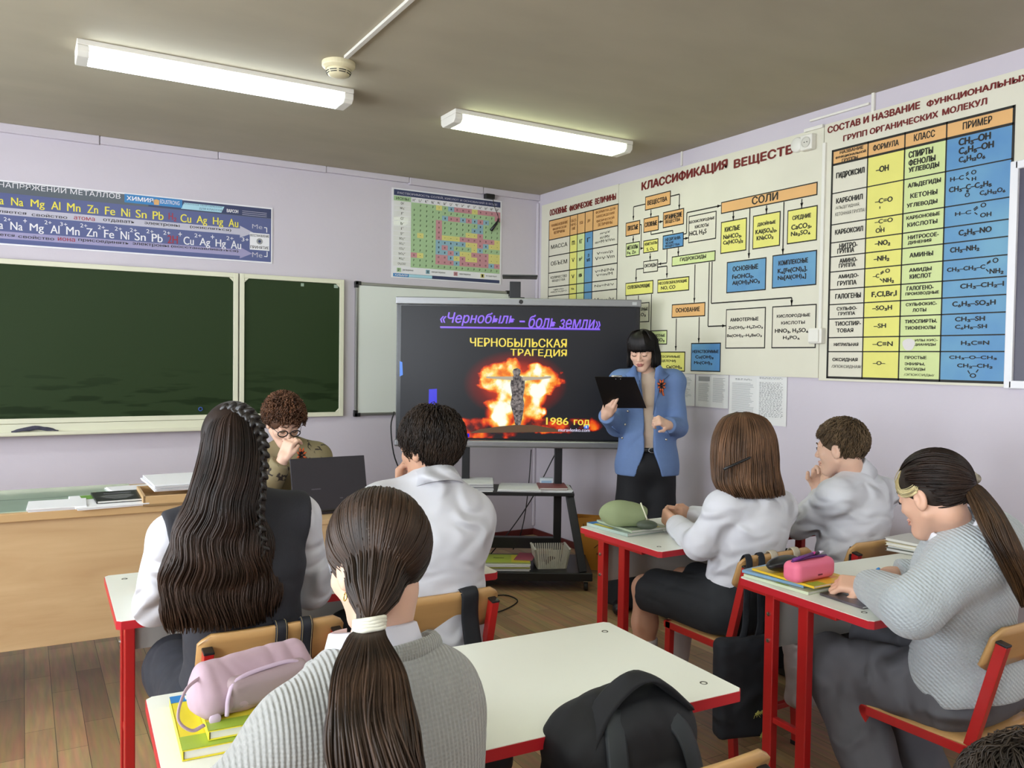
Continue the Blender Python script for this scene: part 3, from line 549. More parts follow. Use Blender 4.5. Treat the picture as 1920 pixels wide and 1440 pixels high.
# solubility table poster
c = BackChart(-1.335, -0.362, 2.118, 2.806)
SG = mat('table_green', 'A9C79A', 0.5, var=.06); SM = mat('table_blue', '8FB4C6', 0.5); SH = mat('table_pink', 'C98F98', 0.5); SY = mat('table_yellow', 'D8D080', 0.5)
x0, x1 = -1.320, -0.376; zt = 2.795
c.F.rect(x0, zt-.045, x1, zt, PN, D1); c.F.text('РАСТВОРИМОСТЬ СОЛЕЙ, КИСЛОТ И ОСНОВАНИЙ В ВОДЕ', x0+.03, zt-.012, x1-.03, zt-.035, PG, D2, 0.02)
gx0 = x0+0.145; gz1 = zt-.085; gz0 = 2.205; nr = 13; cw = (x1-gx0)/15; ch = (gz1-gz0)/nr
c.F.rect(x0, gz1, gx0, zt-.048, SG, D1); c.F.text('ИОНЫ', x0+.02, gz1+.028, gx0-.02, gz1+.008, INK, D2)
ION = ['H⁺', 'Li⁺', 'K⁺', 'Na⁺', 'NH₄⁺', 'Ba²⁺', 'Ca²⁺', 'Mg²⁺', 'Sr²⁺', 'Al³⁺', 'Cr³⁺', 'Fe²⁺', 'Fe³⁺', 'Ni²⁺', 'Zn²⁺']
for j in range(15):
    c.F.rect(gx0+cw*j, gz1, gx0+cw*(j+1)-.004, gz1+.036, PW, D1); c.F.text(ION[j], gx0+cw*j+.012, gz1+.03, gx0+cw*(j+1)-.016, gz1+.008, INK, D2)
rows = ['.PPP-PMHHH-HHHH', 'PPPPPPPPPPPPPPH', 'PPPPPMHHMHMHMPP', 'PPPPHPPPPPPMPPP', 'PPPPHPPPPPMMPPP', 'PPPPHPPPP--HPPP', 'P-PPH---HHHHHH-', 'PPPPMMMMM--HM--', 'PPPPMHMPPP-MPPP', 'PPPPMMHM--HHH--', 'H-PPHHM-H--HH--', 'PPPPHHHMHHHHHMH', 'PPPPPPPPPPPPPPP']
AN = ['OH⁻', 'NO₃⁻', 'F⁻', 'Cl⁻', 'Br⁻', 'I⁻', 'S²⁻', 'SO₃²⁻', 'SO₄²⁻', 'CO₃²⁻', 'SiO₃²⁻', 'PO₄³⁻', 'CH₃COO⁻']
for i, r in enumerate(rows):
    zz = gz1-ch*i; c.F.rect(x0, zz-ch+.004, gx0-.004, zz, PAPER, D1); w = .010*len(AN[i]); c.F.text(AN[i], (x0+gx0)/2-w/2, zz-.008, (x0+gx0)/2+w/2, zz-ch+.012, INK, D2)
    for j, q in enumerate(r):
        c.F.rect(gx0+cw*j, zz-ch, gx0+cw*(j+1), zz, {'P': SG, '.': SG, 'M': SM, 'H': SH, '-': SY}[q], D1)
        if q in 'PMH': c.F.text({'P': 'Р', 'M': 'М', 'H': 'Н'}[q], gx0+cw*j+.022, zz-.011, gx0+cw*(j+1)-.022, zz-ch+.011, INK, D2, 0.02)
        elif q == '-': c.F.line(gx0+cw*j+.024, zz-ch/2, gx0+cw*(j+1)-.024, zz-ch/2, .004, INK, D2)
for k, (q, m, s) in enumerate([('Р', SG, 'растворимые'), ('М', SM, 'малорастворимые'), ('Н', SH, 'нерастворимые'), ('–', SY, 'не существуют')]):
    a = x0+.03+k*.245; c.F.rect(a, 2.163, a+.035, 2.195, m, D1); c.F.text(q, a+.01, 2.19, a+.025, 2.168, INK, D2); c.F.text(s, a+.05, 2.186, a+.05+.008*len(s), 2.172, INK, D2, 0)
c.F.rect(x0, 2.126, x1, 2.152, PN, D1); c.F.rect(x0, 2.126, x0+.13, 2.152, PC, D2); c.F.text('ХИМИЯ', x0+.01, 2.147, x0+.12, 2.131, PW, D3); c.F.rect(x0+.13, 2.128, x0+.33, 2.15, PL, D2)
tag(obj('poster', c.mb), 'small solubility table poster in green, pink, blue and yellow above the screen', 'poster')
# black sensor and cord hanging over it
q = [ony(px, py, -0.03) for px, py in [(924, 372), (928, 390), (934, 405), (936, 418)]]
s_ = MB().tube(q, 0.003, 6); q2 = [ony(px, py, -0.03) for px, py in [(936, 410), (930, 420), (921, 432)]]; s_.tube(q2, [0.004, 0.011, 0.014], 8)
t = thing('hanging_cord', 'black cord with a plug hanging over the solubility table poster', 'cord', q[0])
obj('cord', s_, mat('black_plastic', '1B1A1C', 0.4), t, smooth=True, world=True)
obj('holder', MB().box((q[0][0]-.03, -0.025, q[0][2]+.012), (0.085, 0.05, 0.04)), mat('black_plastic', '1B1A1C', 0.4), t, world=True, bevel=0.008)

# ================================================================== CEILING
LAMPS = [((-3.57, -2.29), -1.715, (0.93, 0.98, 1.0), 'long fluorescent ceiling light nearest the left edge, cool white'), ((-1.70, -0.44), -1.715, (0.93, 1.0, 0.84), 'fluorescent ceiling light nearest the right wall, slightly greenish')]
for x in ((-5.2, -3.95), (-3.3, -2.05), (-1.45, -0.2)):
    for y in (-5.6, -7.9): LAMPS.append((x, y, (0.95, 0.99, 0.95), 'fluorescent ceiling light behind the viewer'))
for i, ((x0, x1), y, col, lab) in enumerate(LAMPS):
    t = thing('ceiling_light', lab, 'ceiling light', ((x0+x1)/2, y, HC), 0, 'fluorescent ceiling lights'); L = x1-x0
    obj('base', MB().box((0, 0, -0.012), (L, 0.19, 0.024)), M_white, t, bevel=0.003)
    me_ = mat('tube_glow_%d' % min(i, 2), 'FFFFFF', 0.4, emit=[((q*1.055**0) if q < 1 else 1) for q in col], estr=13.0 if i != 1 else 11.0)
    pr = [(-0.088, -0.024), (-0.085, -0.052), (-0.065, -0.070), (0.065, -0.070), (0.085, -0.052), (0.088, -0.024)]
    obj('diffuser', MB().prism(pr, (-L/2+0.05, 0, 0), (0, 1, 0), (0, 0, 1), L-0.10), me_, t, bevel=0.004)
    for s in (-1, 1): obj('end_cap', MB().prism([(p[0]*1.06, p[1]*1.02-.0) for p in pr], (s*(L/2-0.025)-0.025, 0, 0), (0, 1, 0), (0, 0, 1), 0.05), M_white, t, bevel=0.004)
q = onz(635, 117, HC); IV = mat('ivory_plastic', 'DCD2AE', 0.45)
t = thing('smoke_detector', 'round ivory smoke detector on the ceiling beside the left lamp', 'smoke detector', q)
obj('base', MB().lathe((0, 0, 0), [(0, 0), (0.078, 0), (0.078, -0.022), (0.062, -0.034), (0, -0.034)], 32), IV, t, smooth=False, bevel=0.003)
hd = obj('sensor_head', MB().lathe((0, 0, 0), [(0.056, -0.033), (0.058, -0.044), (0.050, -0.060), (0.032, -0.070), (0, -0.072)], 32), IV, t, smooth=True)
sl = MB()
for k in range(8):
    for zz, rr in ((-0.048, 0.0575), (-0.056, 0.0535)):
        a = 2*PI*k/8; sl.tube([(rr*math.cos(a+d), rr*math.sin(a+d), zz) for d in np.linspace(-.3, .3, 6)], 0.0022, 5)
objs('vent_slot', sl, INK, hd)
q2 = onz(772, -6, HC); d = (q2-q); q3 = q+d*0.12
tag(obj('cable_duct', MB().bar((q3[0], q3[1], HC-0.007), (q[0]+d[0]*1.35, q[1]+d[1]*1.35, HC-0.007), 0.022, 0.014, side=(1, 0, 0)), mat('duct_white', 'D2CEC4', 0.5), bevel=0.002), 'white cable duct running over the ceiling from the smoke detector', 'cable duct')
# ================================================================== SOFT SHAPES (distance fields turned into one closed mesh)
def nrm(v): v = np.array(v, float); return v/(np.linalg.norm(v)+1e-12)
class Soft:
    def __init__(s): s.ops = []; s.disp = None
    def _a(s, kind, lo, hi, fn, k): s.ops.append((kind, np.minimum(lo, hi), np.maximum(lo, hi), fn, k)); return s
    def cone(s, a, b, r1, r2=None, k=0.02, kind='+', sq=None):
        a = np.array(a, float); b = np.array(b, float); r2 = r1 if r2 is None else r2; ab = b-a; L = ab@ab+1e-12; R = max(r1, r2)
        if sq is None:
            def fn(P):
                q = P-a; t = np.clip(q@ab/L, 0, 1); q = q-t[..., None]*ab
                return np.sqrt((q*q).sum(-1))-(r1+(r2-r1)*t)
            return s._a(kind, np.minimum(a, b)-R, np.maximum(a, b)+R, fn, k)
        ax, f = np.array(nrm(sq[0])), sq[1]                      # widen along ax by f
        def fn(P):
            q = P-a; t = np.clip(q@ab/L, 0, 1); q = q-t[..., None]*ab
            w = q@ax; q = q-w[..., None]*ax*(1-1/f)
            return np.sqrt((q*q).sum(-1))-(r1+(r2-r1)*t)
        m = R*max(1, f); return s._a(kind, np.minimum(a, b)-m, np.maximum(a, b)+m, fn, k)
    def ell(s, c, r, R=None, k=0.02, kind='+'):
        c = np.array(c, float); r = np.array(r, float); R_ = np.eye(3) if R is None else np.array(R)   # columns = axes
        def fn(P):
            q = (P-c)@R_; k0 = np.sqrt(((q/r)**2).sum(-1)); k1 = np.sqrt(((q/(r*r))**2).sum(-1))+1e-9
            return k0*(k0-1)/k1
        e = np.abs(R_)@r; return s._a(kind, c-e, c+e, fn, k)
    def rbox(s, c, h, r=0.01, R=None, k=0.005, kind='+'):
        c = np.array(c, float); h = np.array(h, float); R_ = np.eye(3) if R is None else np.array(R)
        def fn(P):
            q = np.abs((P-c)@R_)-(h-r); return np.sqrt((np.maximum(q, 0)**2).sum(-1))+np.minimum(q.max(-1), 0)-r
        e = np.abs(R_)@h; return s._a(kind, c-e, c+e, fn, k)
    def plane(s, o, n, k=0.006):                             # remove everything on the +n side of o
        o = np.array(o, float); n = nrm(n)
        s.ops.append(('&', None, None, lambda P: (P-o)@n, k)); return s
    def local_plane(s, o, n, rad, k=0.006):                  # the same inside a ball only
        o = np.array(o, float); n = nrm(n)
        def fn(P): return np.maximum(-((P-o)@n), np.sqrt(((P-o)**2).sum(-1))-rad)
        s.ops.append(('-', o-rad, o+rad, fn, k)); return s
    def chain(s, pts, rad, k=0.02, sq=None):
        for i in range(len(pts)-1): s.cone(pts[i], pts[i+1], rad[i], rad[i+1], k, sq=sq)
        return s
    def build(s, h, mb=None, m=None):
        lo = np.min([o[1] for o in s.ops if o[0] == '+'], 0)-3*h-0.012; hi = np.max([o[2] for o in s.ops if o[0] == '+'], 0)+3*h+0.012
        N = np.ceil((hi-lo)/h).astype(int)+1
        ax = [(lo[i]+h*np.arange(N[i])).astype(np.float32) for i in range(3)]
        F = np.full(N, 0.12, np.float32)
        for kind, a, b, fn, k in s.ops:
            if a is None: sl = (slice(None),)*3
            else:
                pad = k+3*h+0.012; i0 = np.clip(np.floor((a-pad-lo)/h).astype(int), 0, N-1); i1 = np.clip(np.ceil((b+pad-lo)/h).astype(int)+1, 1, N); sl = tuple(slice(i0[i], i1[i]) for i in range(3))
            g = np.stack(np.meshgrid(ax[0][sl[0]], ax[1][sl[1]], ax[2][sl[2]], indexing='ij'), -1)
            d = fn(g); f = F[sl]
            if kind == '+': hh = np.maximum(k-np.abs(f-d), 0)/k; F[sl] = np.minimum(f, d)-hh*hh*k*0.25
            else:
                e = -d if kind == '-' else d
                hh = np.maximum(k-np.abs(f-e), 0)/k; F[sl] = np.maximum(f, e)+hh*hh*k*0.25
        if s.disp is not None:
            near = np.abs(F) < 0.05; ii = np.nonzero(near); P = np.stack([ax[0][ii[0]], ax[1][ii[1]], ax[2][ii[2]]], -1); F[ii] += s.disp(P)
        v, f = nets(F, lo, h)
        mb = MB() if mb is None else mb
        mb.add(v, f, m); return mb
def nets(F, lo, h):
    S = F < 0; nx, ny, nz = F.shape
    cnt = np.zeros((nx-1, ny-1, nz-1), np.int8)
    C8 = [(i, j, k) for i in (0, 1) for j in (0, 1) for k in (0, 1)]
    sl = lambda c: (slice(c[0], nx-1+c[0]), slice(c[1], ny-1+c[1]), slice(c[2], nz-1+c[2]))
    for c in C8: cnt += S[sl(c)]
    I = np.nonzero((cnt > 0) & (cnt < 8)); n = len(I[0])
    idx = np.full(cnt.shape, -1, np.int32); idx[I] = np.arange(n)
    base = np.stack(I, -1); acc = np.zeros((n, 3)); w = np.zeros(n)
    val = {c: F[I[0]+c[0], I[1]+c[1], I[2]+c[2]].astype(float) for c in C8}
    for a in C8:
        for d in range(3):
            if a[d]: continue
            b = list(a); b[d] = 1; b = tuple(b); fa, fb = val[a], val[b]; mk = (fa < 0) != (fb < 0)
            t = np.where(mk, fa/(fa-fb+1e-20), 0); p = np.array(a, float)[None, :].repeat(n, 0); p[:, d] = t
            acc += p*mk[:, None]; w += mk
    V = (base+acc/np.maximum(w, 1)[:, None])*h+lo
    Q = []
    for d in range(3):
        a = [slice(None)]*3; b = [slice(None)]*3; a[d] = slice(0, -1); b[d] = slice(1, None)
        A, B = S[tuple(a)], S[tuple(b)]; ii = np.stack(np.nonzero(A != B), -1); o = [q for q in range(3) if q != d]
        ok = np.all([(ii[:, q] > 0) & (ii[:, q] < F.shape[q]-1) for q in o], 0); ii = ii[ok]
        ins = A[tuple(ii.T)]
        def cc(du, dv): j = ii.copy(); j[:, o[0]] -= du; j[:, o[1]] -= dv; return idx[tuple(j.T)]
        q = np.stack([cc(1, 1), cc(0, 1), cc(0, 0), cc(1, 0)], -1)
        flip = ins if d != 1 else ~ins
        q[~flip] = q[~flip][:, ::-1]; Q.append(q)
    Q = np.concatenate(Q); Q = Q[(Q >= 0).all(1)]
    return V, Q.tolist()
def folds(amp, freq, seed=0, stretch=(1, 1, 1)):
    R = np.random.RandomState(seed); K = R.normal(0, 1, (7, 3))*freq*np.array(stretch); ph = R.uniform(0, 6.28, 7); A = R.uniform(.5, 1, 7)
    def f(P):
        w = .6*np.sin(P@K[0]*.45+ph[0])+.5*np.sin(P@K[1]*.35+ph[1]); o = 0
        for i in range(2, 7): q = np.sin(P@K[i]*.55+ph[i]+2.2*w); o = o+A[i]*(q if i % 2 else 1-2.2*np.abs(q)**.7)
        return amp*o/2.6
    return f

# ================================================================== FURNITURE
RD = mat('red_enamel', 'B01E1E', 0.32, coat=0.2); RDE = mat('red_edge', 'B8202A', 0.4); LAM = mat('white_laminate', 'EEEFE4', 0.32, var=0.03, vscale=2); GRYP = mat('grey_laminate', 'B9B9B4', 0.45); CHR = mat('chrome', 'C8C8C8', 0.2, 1.0)
PLY = mat('plywood', 'C69A62', 0.4, var=0.12, vscale=3, vstretch=(1.2, 9, 9), coat=0.2); BLK = mat('black_plastic', '1B1A1C', 0.4)
def make_desk(label, loc, rotz):
    t = thing('school_desk', label, 'desk', loc, rotz, 'white school desks with red legs')
    ch = 0.012
    pl = [(-.6, -.27+ch), (-.6+ch, -.27), (.6-ch, -.27), (.6, -.27+ch), (.6, .27-ch), (.6-ch, .27), (-.6+ch, .27), (-.6, .27-ch)]
    top = obj('tabletop', MB().prism(pl, (0, 0, 0.738), (1, 0, 0), (0, 1, 0), 0.022), LAM, t)
    ed = MB(); n_ = len(pl); out = [(x*1.0025, y*1.005) for x, y in pl]
    for i in range(n_):
        a, b = out[i], out[(i+1) % n_]; c_, d_ = pl[(i+1) % n_], pl[i]
        for z0, z1 in ((0.735, 0.7585),):
            q = [(a[0], a[1], z0), (b[0], b[1], z0), (b[0], b[1], z1), (a[0], a[1], z1), (d_[0], d_[1], z0), (c_[0], c_[1], z0), (c_[0], c_[1], z1), (d_[0], d_[1], z1)]
            ed.add(q, [(0, 1, 2, 3), (3, 2, 6, 7), (0, 4, 5, 1)])
    obj('edge_band', ed, RDE, t)
    sc = MB()
    for x in (-.545, .545):
        for y in (-.20, .20):
            sc.lathe((x, y, .7585), [(0.004, 0.0012), (0.009, 0.0022), (0.010, 0.0)], 14)
    objs('screw_cap', sc, mat('screw_dark', '5B594F', 0.4, 0.6), top)
    for s in (-1, 1):
        x = s*0.545
        lg = MB(); lg.box((x, .165, .375), (.03, .04, .72)); lg.box((x, .02, .375), (.03, .04, .72)); lg.box((x, .09, .722), (.028, .40, .026)); lg.box((x, -0.0, .028), (.032, .50, .028)); lg.box((x, .09, .30), (.02, .11, .02))
        l_ = obj('leg', lg, RD, t, bevel=0.003)
        b_ = MB()
        for z in (.655, .565): b_.lathe((x-s*0.018, .165, z), [(0, -0.004*s), (0.007, -0.004*s), (0.008, 0)], 12, axis='x'); b_.lathe((x+s*0.015, .165, z), [(0.008, 0), (0.007, 0.005*s), (0, 0.006*s)], 12, axis='x')
        objs('bolt', b_, CHR, l_)
        f_ = MB()
        for y in (-.24, .24): f_.cyl((x, y, 0), (x, y, .014), .018, n=14)
        objs('foot', f_, BLK, l_)
    obj('modesty_panel', MB().box((0, .194, .625), (1.06, .016, .20)), GRYP, t, bevel=0.001)
    return t
desk = make_desk('white school desk in front of the long-haired girl and the dark-haired boy', (-2.955, -3.228, 0), -.02)
dup(desk, (-2.969, -4.369, 0), -.045, 'white school desk with a lavender pencil case, nearest the viewer')
dup(desk, (-1.054, -3.267, 0), 0.0, 'white school desk with a green pencil case on it')
dup(desk, (-1.072, -4.25, 0), -.05, 'white school desk with a pink pencil case on it')
def make_chair(label, loc, rotz):
    t = thing('school_chair', label, 'chair', loc, rotz, 'red framed plywood school chairs')
    S = MB(); P = []
    for i in range(9):
        u = i/8; y = .20-.37*u; P.append([(-.18+.36*j/8, y, .447-.012*math.sin(PI*min(1, u*1.1))*(1-abs(j-4)/9)-(.018*(1-u*6)**2 if u < 1/6 else 0)) for j in range(9)])
    S.grid(P); obj('seat', S, PLY, t, smooth=True, solid=0.011, bevel=0)
    B = MB(); P = []
    for i in range(6):
        v = i/5; row = []
        for j in range(13):
            u = -1+2*j/12; zz = .665+.125*v; cut = .014 if (i in (0, 5) and j in (0, 12)) else 0
            row.append((.193*u*(1-cut*3), -.196-.045*v-.012*(1-u*u)+.012, zz+(cut if i == 0 else -cut)))
        P.append(row)
    B.grid(P); obj('backrest', B, PLY, t, smooth=True, solid=0.011)
    for s in (-1, 1):
        x = s*.17
        f_ = MB(); f_.bar((x, -.20, .012), (x, -.165, .44), .025, .03); f_.bar((x, -.165, .44), (x, -.245, .748), .025, .03)
        l_ = obj('rear_leg', f_, RD, t, bevel=0.002)
        obj('end_cap', MB().bar((x, -.2445, .746), (x, -.246, .753), .027, .032), BLK, l_, bevel=0.002)
        obj('foot', MB().box((x, -.20, .008), (.029, .034, .016)), BLK, l_)
        g_ = MB().bar((x, .175, .012), (x, .165, .44), .025, .03); l2 = obj('front_leg', g_, RD, t, bevel=0.002)
        obj('foot', MB().box((x, .175, .008), (.029, .034, .016)), BLK, l2)
        obj('side_rail', MB().bar((x, -.18, .424), (x, .19, .424), .025, .028), RD, t, bevel=0.002)
    cr = MB(); cr.bar((-.16, .15, .424), (.16, .15, .424), .022, .022, side=(0, 1, 0)); cr.bar((-.16, -.19, .17), (.16, -.19, .17), .022, .022, side=(0, 1, 0))
    objs('cross_bar', cr, RD, t, bevel=0.002)
    return t
CH = {'LH': (-3.215, -3.565), 'BD': (-2.69, -3.515), 'RG': (-1.335, -3.60), 'RB': (-.775, -3.645), 'GS': (-1.345, -4.515), 'EM': (-2.77, -4.69), 'PT': (-3.27, -4.72), 'TE': (-2.60, -1.28), 'FR': (-2.36, -5.53)}
chair = make_chair('plywood chair of the long-haired girl, two dark stitched straps over its back', CH['LH']+(0,), 0.02)
for k, lab, rz in [('BD', 'plywood chair behind the dark-haired boy, one wide black strap over its back', 0), ('RG', 'plywood chair of the girl in the white blouse, beige straps over its back', 0), ('RB', 'plywood chair of the short-haired boy by the wall', 0), ('GS', 'plywood chair of the girl writing in the light grey sweater', .03), ('EM', 'plywood chair with the black backpack leaning on it', -.04), ('PT', 'plywood chair under the girl in the grey cardigan', -.03), ('TE', 'chair of the seated teacher behind the laptop', PI), ('FR', 'chair of the person whose hair shows in the bottom right corner', 0)]:
    dup(chair, CH[k]+(0,), rz, lab)
CH_DONE = True
# ---- demonstration desk and the teacher's table
WOOD = bpy.data.materials.new('beech_laminate'); WOOD.use_nodes = True
n, l = nt(WOOD); b = n['Principled BSDF']; tc = n.new('ShaderNodeTexCoord'); mp = n.new('ShaderNodeMapping'); mp.inputs['Scale'].default_value = (1.0, 6, 7.5); l.new(tc.outputs['Object'], mp.inputs['Vector'])
wv = n.new('ShaderNodeTexNoise'); wv.inputs['Scale'].default_value = 1.6; wv.inputs['Detail'].default_value = 5; wv.inputs['Distortion'].default_value = 0.8; l.new(mp.outputs['Vector'], wv.inputs['Vector'])
rp = n.new('ShaderNodeValToRGB'); rp.color_ramp.elements[0].position = .3; rp.color_ramp.elements[1].position = .72; rp.color_ramp.elements[0].color = lin('BE9C72'); rp.color_ramp.elements[1].color = lin('D2B388'); l.new(wv.outputs['Fac'], rp.inputs['Fac']); l.new(rp.outputs['Color'], b.inputs['Base Color']); b.inputs['Roughness'].default_value = .4
DLEG = mat('dark_brown', '241915', 0.5)
t = thing('demonstration_desk', 'long beech demonstration desk with a green glass top along the left wall board', 'desk', (-4.3, -1.8, 0), -.03)
obj('front_panel', MB().box((0, -.315, .565), (2.40, .02, .53)), WOOD, t, bevel=.002)
tp = MB(); tp.box((0, 0, .838), (2.44, .70, .024)); obj('top_board', tp, WOOD, t, bevel=.003)
obj('front_lip', MB().box((0, -.338, .842), (2.44, .03, .034)), mat('lip_wood', 'C6A374', .4), t, bevel=.003)
gl = obj('green_top', MB().box((-.12, .02, .8535), (2.16, .62, .007)), mat('green_glass', 'AFC2B2', .12, var=.05, coat=.5), t)
jn = MB()
for x in (-.8, -.23, .37): jn.box((x, .17, .8572), (.004, .31, .001))
jn.box((-.12, .02, .8572), (2.16, .004, .001))
for x in (-.5, .06): jn.box((x, -.13, .8572), (.004, .30, .001))
objs('joint', jn, mat('joint_dark', '4B5A50', .5), gl)
for x in (-1.1, 1.09): obj('side_panel', MB().box((x, .03, .57), (.022, .64, .52)), WOOD, t)
for x in (-1.05, 0, 1.08):
    for y in (-.02, .25): obj('leg', MB().box((x, y, .17), (.035, .035, .34)), DLEG, t)
t = thing('tray_box', 'low beech tray box under the white papers on the demonstration desk', 'box', (-3.19, -2.04, .853), -.03)
tb = MB(); tb.box((0, 0, .006), (.30, .32, .012))
for x in (-.144, .144): tb.box((x, 0, .022), (.012, .32, .044))
for y in (-.154, .154): tb.box((0, y, .022), (.30, .012, .044))
obj('tray', tb, mat('lip_wood', 'B98F5C', .4), t, bevel=.002)
t = thing('teacher_table', 'lower beech table carrying the laptop in front of the seated teacher', 'table', (-2.46, -1.995, 0), -.02)
obj('tabletop', MB().box((0, 0, .738), (1.08, .60, .024)), WOOD, t, bevel=.003)
obj('front_panel', MB().box((0, -.285, .53), (1.02, .018, .39)), WOOD, t, bevel=.002)
for x in (-.51, .51): obj('side_panel', MB().box((x, 0, .363), (.022, .56, .726)), WOOD, t)

# ---- generic papers and books
PG_ = mat('page_white', 'DFDDD6', .7); PWH = mat('paper_white', 'E8E8EA', .6)
def stack(name, label, cat, c, w, d, h, rz, m, n_=5, seed=1, grp=None):
    R = random.Random(seed); t = thing(name, label, cat, c, rz, grp)
    for i in range(n_):
        z = h*(i+.5)/n_; o = MB().box((R.uniform(-.006, .006), R.uniform(-.006, .006), z), (w*R.uniform(.97, 1), d*R.uniform(.97, 1), h/n_*.86), None, Matrix.Rotation(R.uniform(-.03, .03), 3, 'Z'))
        obj('sheets', o, m if isinstance(m, bpy.types.Material) else m[i % len(m)], t, bevel=min(.001, h/n_*.2))
    return t
def book(name, label, c, w, d, h, rz, cov, pages=None, spine='x-', cat='book', grp=None, soft=False):
    t = thing(name, label, cat, c, rz, grp); ct = min(.0025, h*.12)
    cb = MB(); cb.box((0, 0, ct/2), (w, d, ct)); cb.box((0, 0, h-ct/2), (w, d, ct))
    sx = -1 if spine[1] == '-' else 1
    if spine[0] == 'x': cb.box((sx*(w/2-ct/2), 0, h/2), (ct, d, h))
    else: cb.box((0, sx*(d/2-ct/2), h/2), (w, ct, h))
    obj('cover', cb, cov, t, bevel=.0008); obj('pages', MB().box((0, 0, h/2), (w-.008, d-.008, h-2*ct)), pages or PG_, t)
    return t
def flat_on(t, mk, z): return Frame((0, 0, z), (1, 0, 0), (0, 1, 0), mk)
ZD = .858
stack('paper_stack', 'blank white paper pad lying leftmost on the green glass top', 'paper', (-3.66, -2.07, ZD), .22, .21, .016, -.06, PWH, 3, 2)
t = stack('magazine', 'white magazine with a green picture under the black booklet', 'magazine', (-3.46, -2.03, ZD), .28, .34, .012, .05, PWH, 2, 3)
mb = MB(); Fm = flat_on(t, mb, .0125); Fm.rect(-.10, .04, .06, .15, mat('leaf_green', '6C9A3E', .5), 0); obj('cover_picture', mb, None, t)
t = book('black_booklet', 'black booklet with grey lettering on top of the magazines', (-3.425, -2.01, ZD+.0135), .19, .26, .010, .02, mat('black_cover', '14161A', .35))
mb = MB(); Fm = flat_on(t, mb, .0108)
for i in range(9): y = .015-.014*i; w_ = .05+.02*math.sin(i*.6); Fm.line(-w_, y, w_*.9, y+.002, .004, GREY, 0)
Fm.line(-.05, .06, .06, .065, .006, PG, 0); obj('cover_print', mb, None, t)
stack('paper_stack', 'thin white sheets behind the black booklet', 'paper', (-3.33, -1.72, ZD), .22, .20, .008, .1, PWH, 2, 5)
stack('paper_stack', 'large white paper pad on the beech tray box', 'paper', (-3.15, -1.96, ZD+.046), .30, .36, .030, .04, [PWH, mat('paper_grey', 'C8C8CC', .6)], 5, 6)
# ---- laptop
t = thing('laptop', 'dark laptop seen from behind its open lid on the teacher table', 'laptop', (-2.515, -2.165, .75), .03)
LPM = mat('laptop_dark', '2E2A30', .42, .3); w, d = .372, .25
obj('base', MB().box((0, d/2, .010), (w, d, .02)), LPM, t, bevel=.004)
obj('keyboard', MB().box((0, d/2+.01, .0208), (w-.03, d-.09, .002)), BLK, t)
Rx = Matrix.Rotation(math.radians(-14), 3, 'X'); lid = MB(); cL = Vector((0, -.004, .022))+Rx @ Vector((0, -.004, .125)); lid.box(cL, (w, .008, .25), None, Rx); lo_ = obj('lid', lid, LPM, t, bevel=.003)
sc_ = MB(); cS = Vector((0, -.004, .022))+Rx @ Vector((0, .0006, .128)); sc_.box(cS, (w-.02, .001, .225), None, Rx); obj('screen', sc_, mat('laptop_screen', '3A4A66', .2, emit='6A7FA8', estr=1.2), lo_)
hg = MB().cyl((-.14, -.004, .021), (.14, -.004, .021), .008, n=12); obj('hinge', hg, BLK, t)
lg = MB(); cG = Vector((0, -.004, .022))+Rx @ Vector((.052, -.0085, .05)); lg.box(cG, (.014, .0008, .005), None, Rx); cG = Vector((0, -.004, .022))+Rx @ Vector((-.07, -.0085, .10)); lg.box(cG, (.045, .0008, .005), None, Rx); objs('maker_mark', lg, mat('mark_grey', '565058', .3, .5), lo_)

# ================================================================== INTERACTIVE SCREEN ON ITS STAND
cT = CAM+ray(970, 697)*5.55; AT = -YAW
t = thing('display_stand', 'big interactive display showing a slide, on a black wheeled stand with shelves', 'display', (cT[0], cT[1], 0), AT)
ca, sa = math.cos(AT), math.sin(AT); UX = np.array([ca, sa, 0]); UY = np.array([-sa, ca, 0]); O = np.array([cT[0], cT[1], 0])
def S(px, py, off=0.0):                         # pixel to the display plane (local x, z)
    d = ray(px, py); k = ((O-UY*off-CAM)@UY)/(d@UY); p = CAM+d*k-O; return (p@UX, p[2])
xl = (S(741, 690)[0]+S(745, 551)[0])/2; xr = S(1199, 700)[0]; zt = S(970, 560)[1]; zb_ = S(970, 838)[1]; xm = (xl+xr)/2
SLV = mat('display_silver', '8E8E90', .35, .6); BZ = mat('bezel_black', '101114', .25)
fr = MB(); fr.box((xm, .045, (zt+zb_)/2), (xr-xl, .07, zt-zb_)); body = obj('housing', fr, BZ, t, bevel=.006)
tb = MB(); tb.box((xm, .03, zt-.022), (xr-xl+.006, .095, .05)); obj('top_bar', tb, SLV, t, bevel=.006)
bb = MB(); bb.box((xm, .02, zb_+.02), (xr-xl+.01, .11, .048)); obj('bottom_bar', bb, SLV, t, bevel=.012, seg=3)
sx0, sz1 = S(752, 562); sx1, sz0 = S(1189, 829)
sz1 = zt-.055; sz0 = zb_+.055
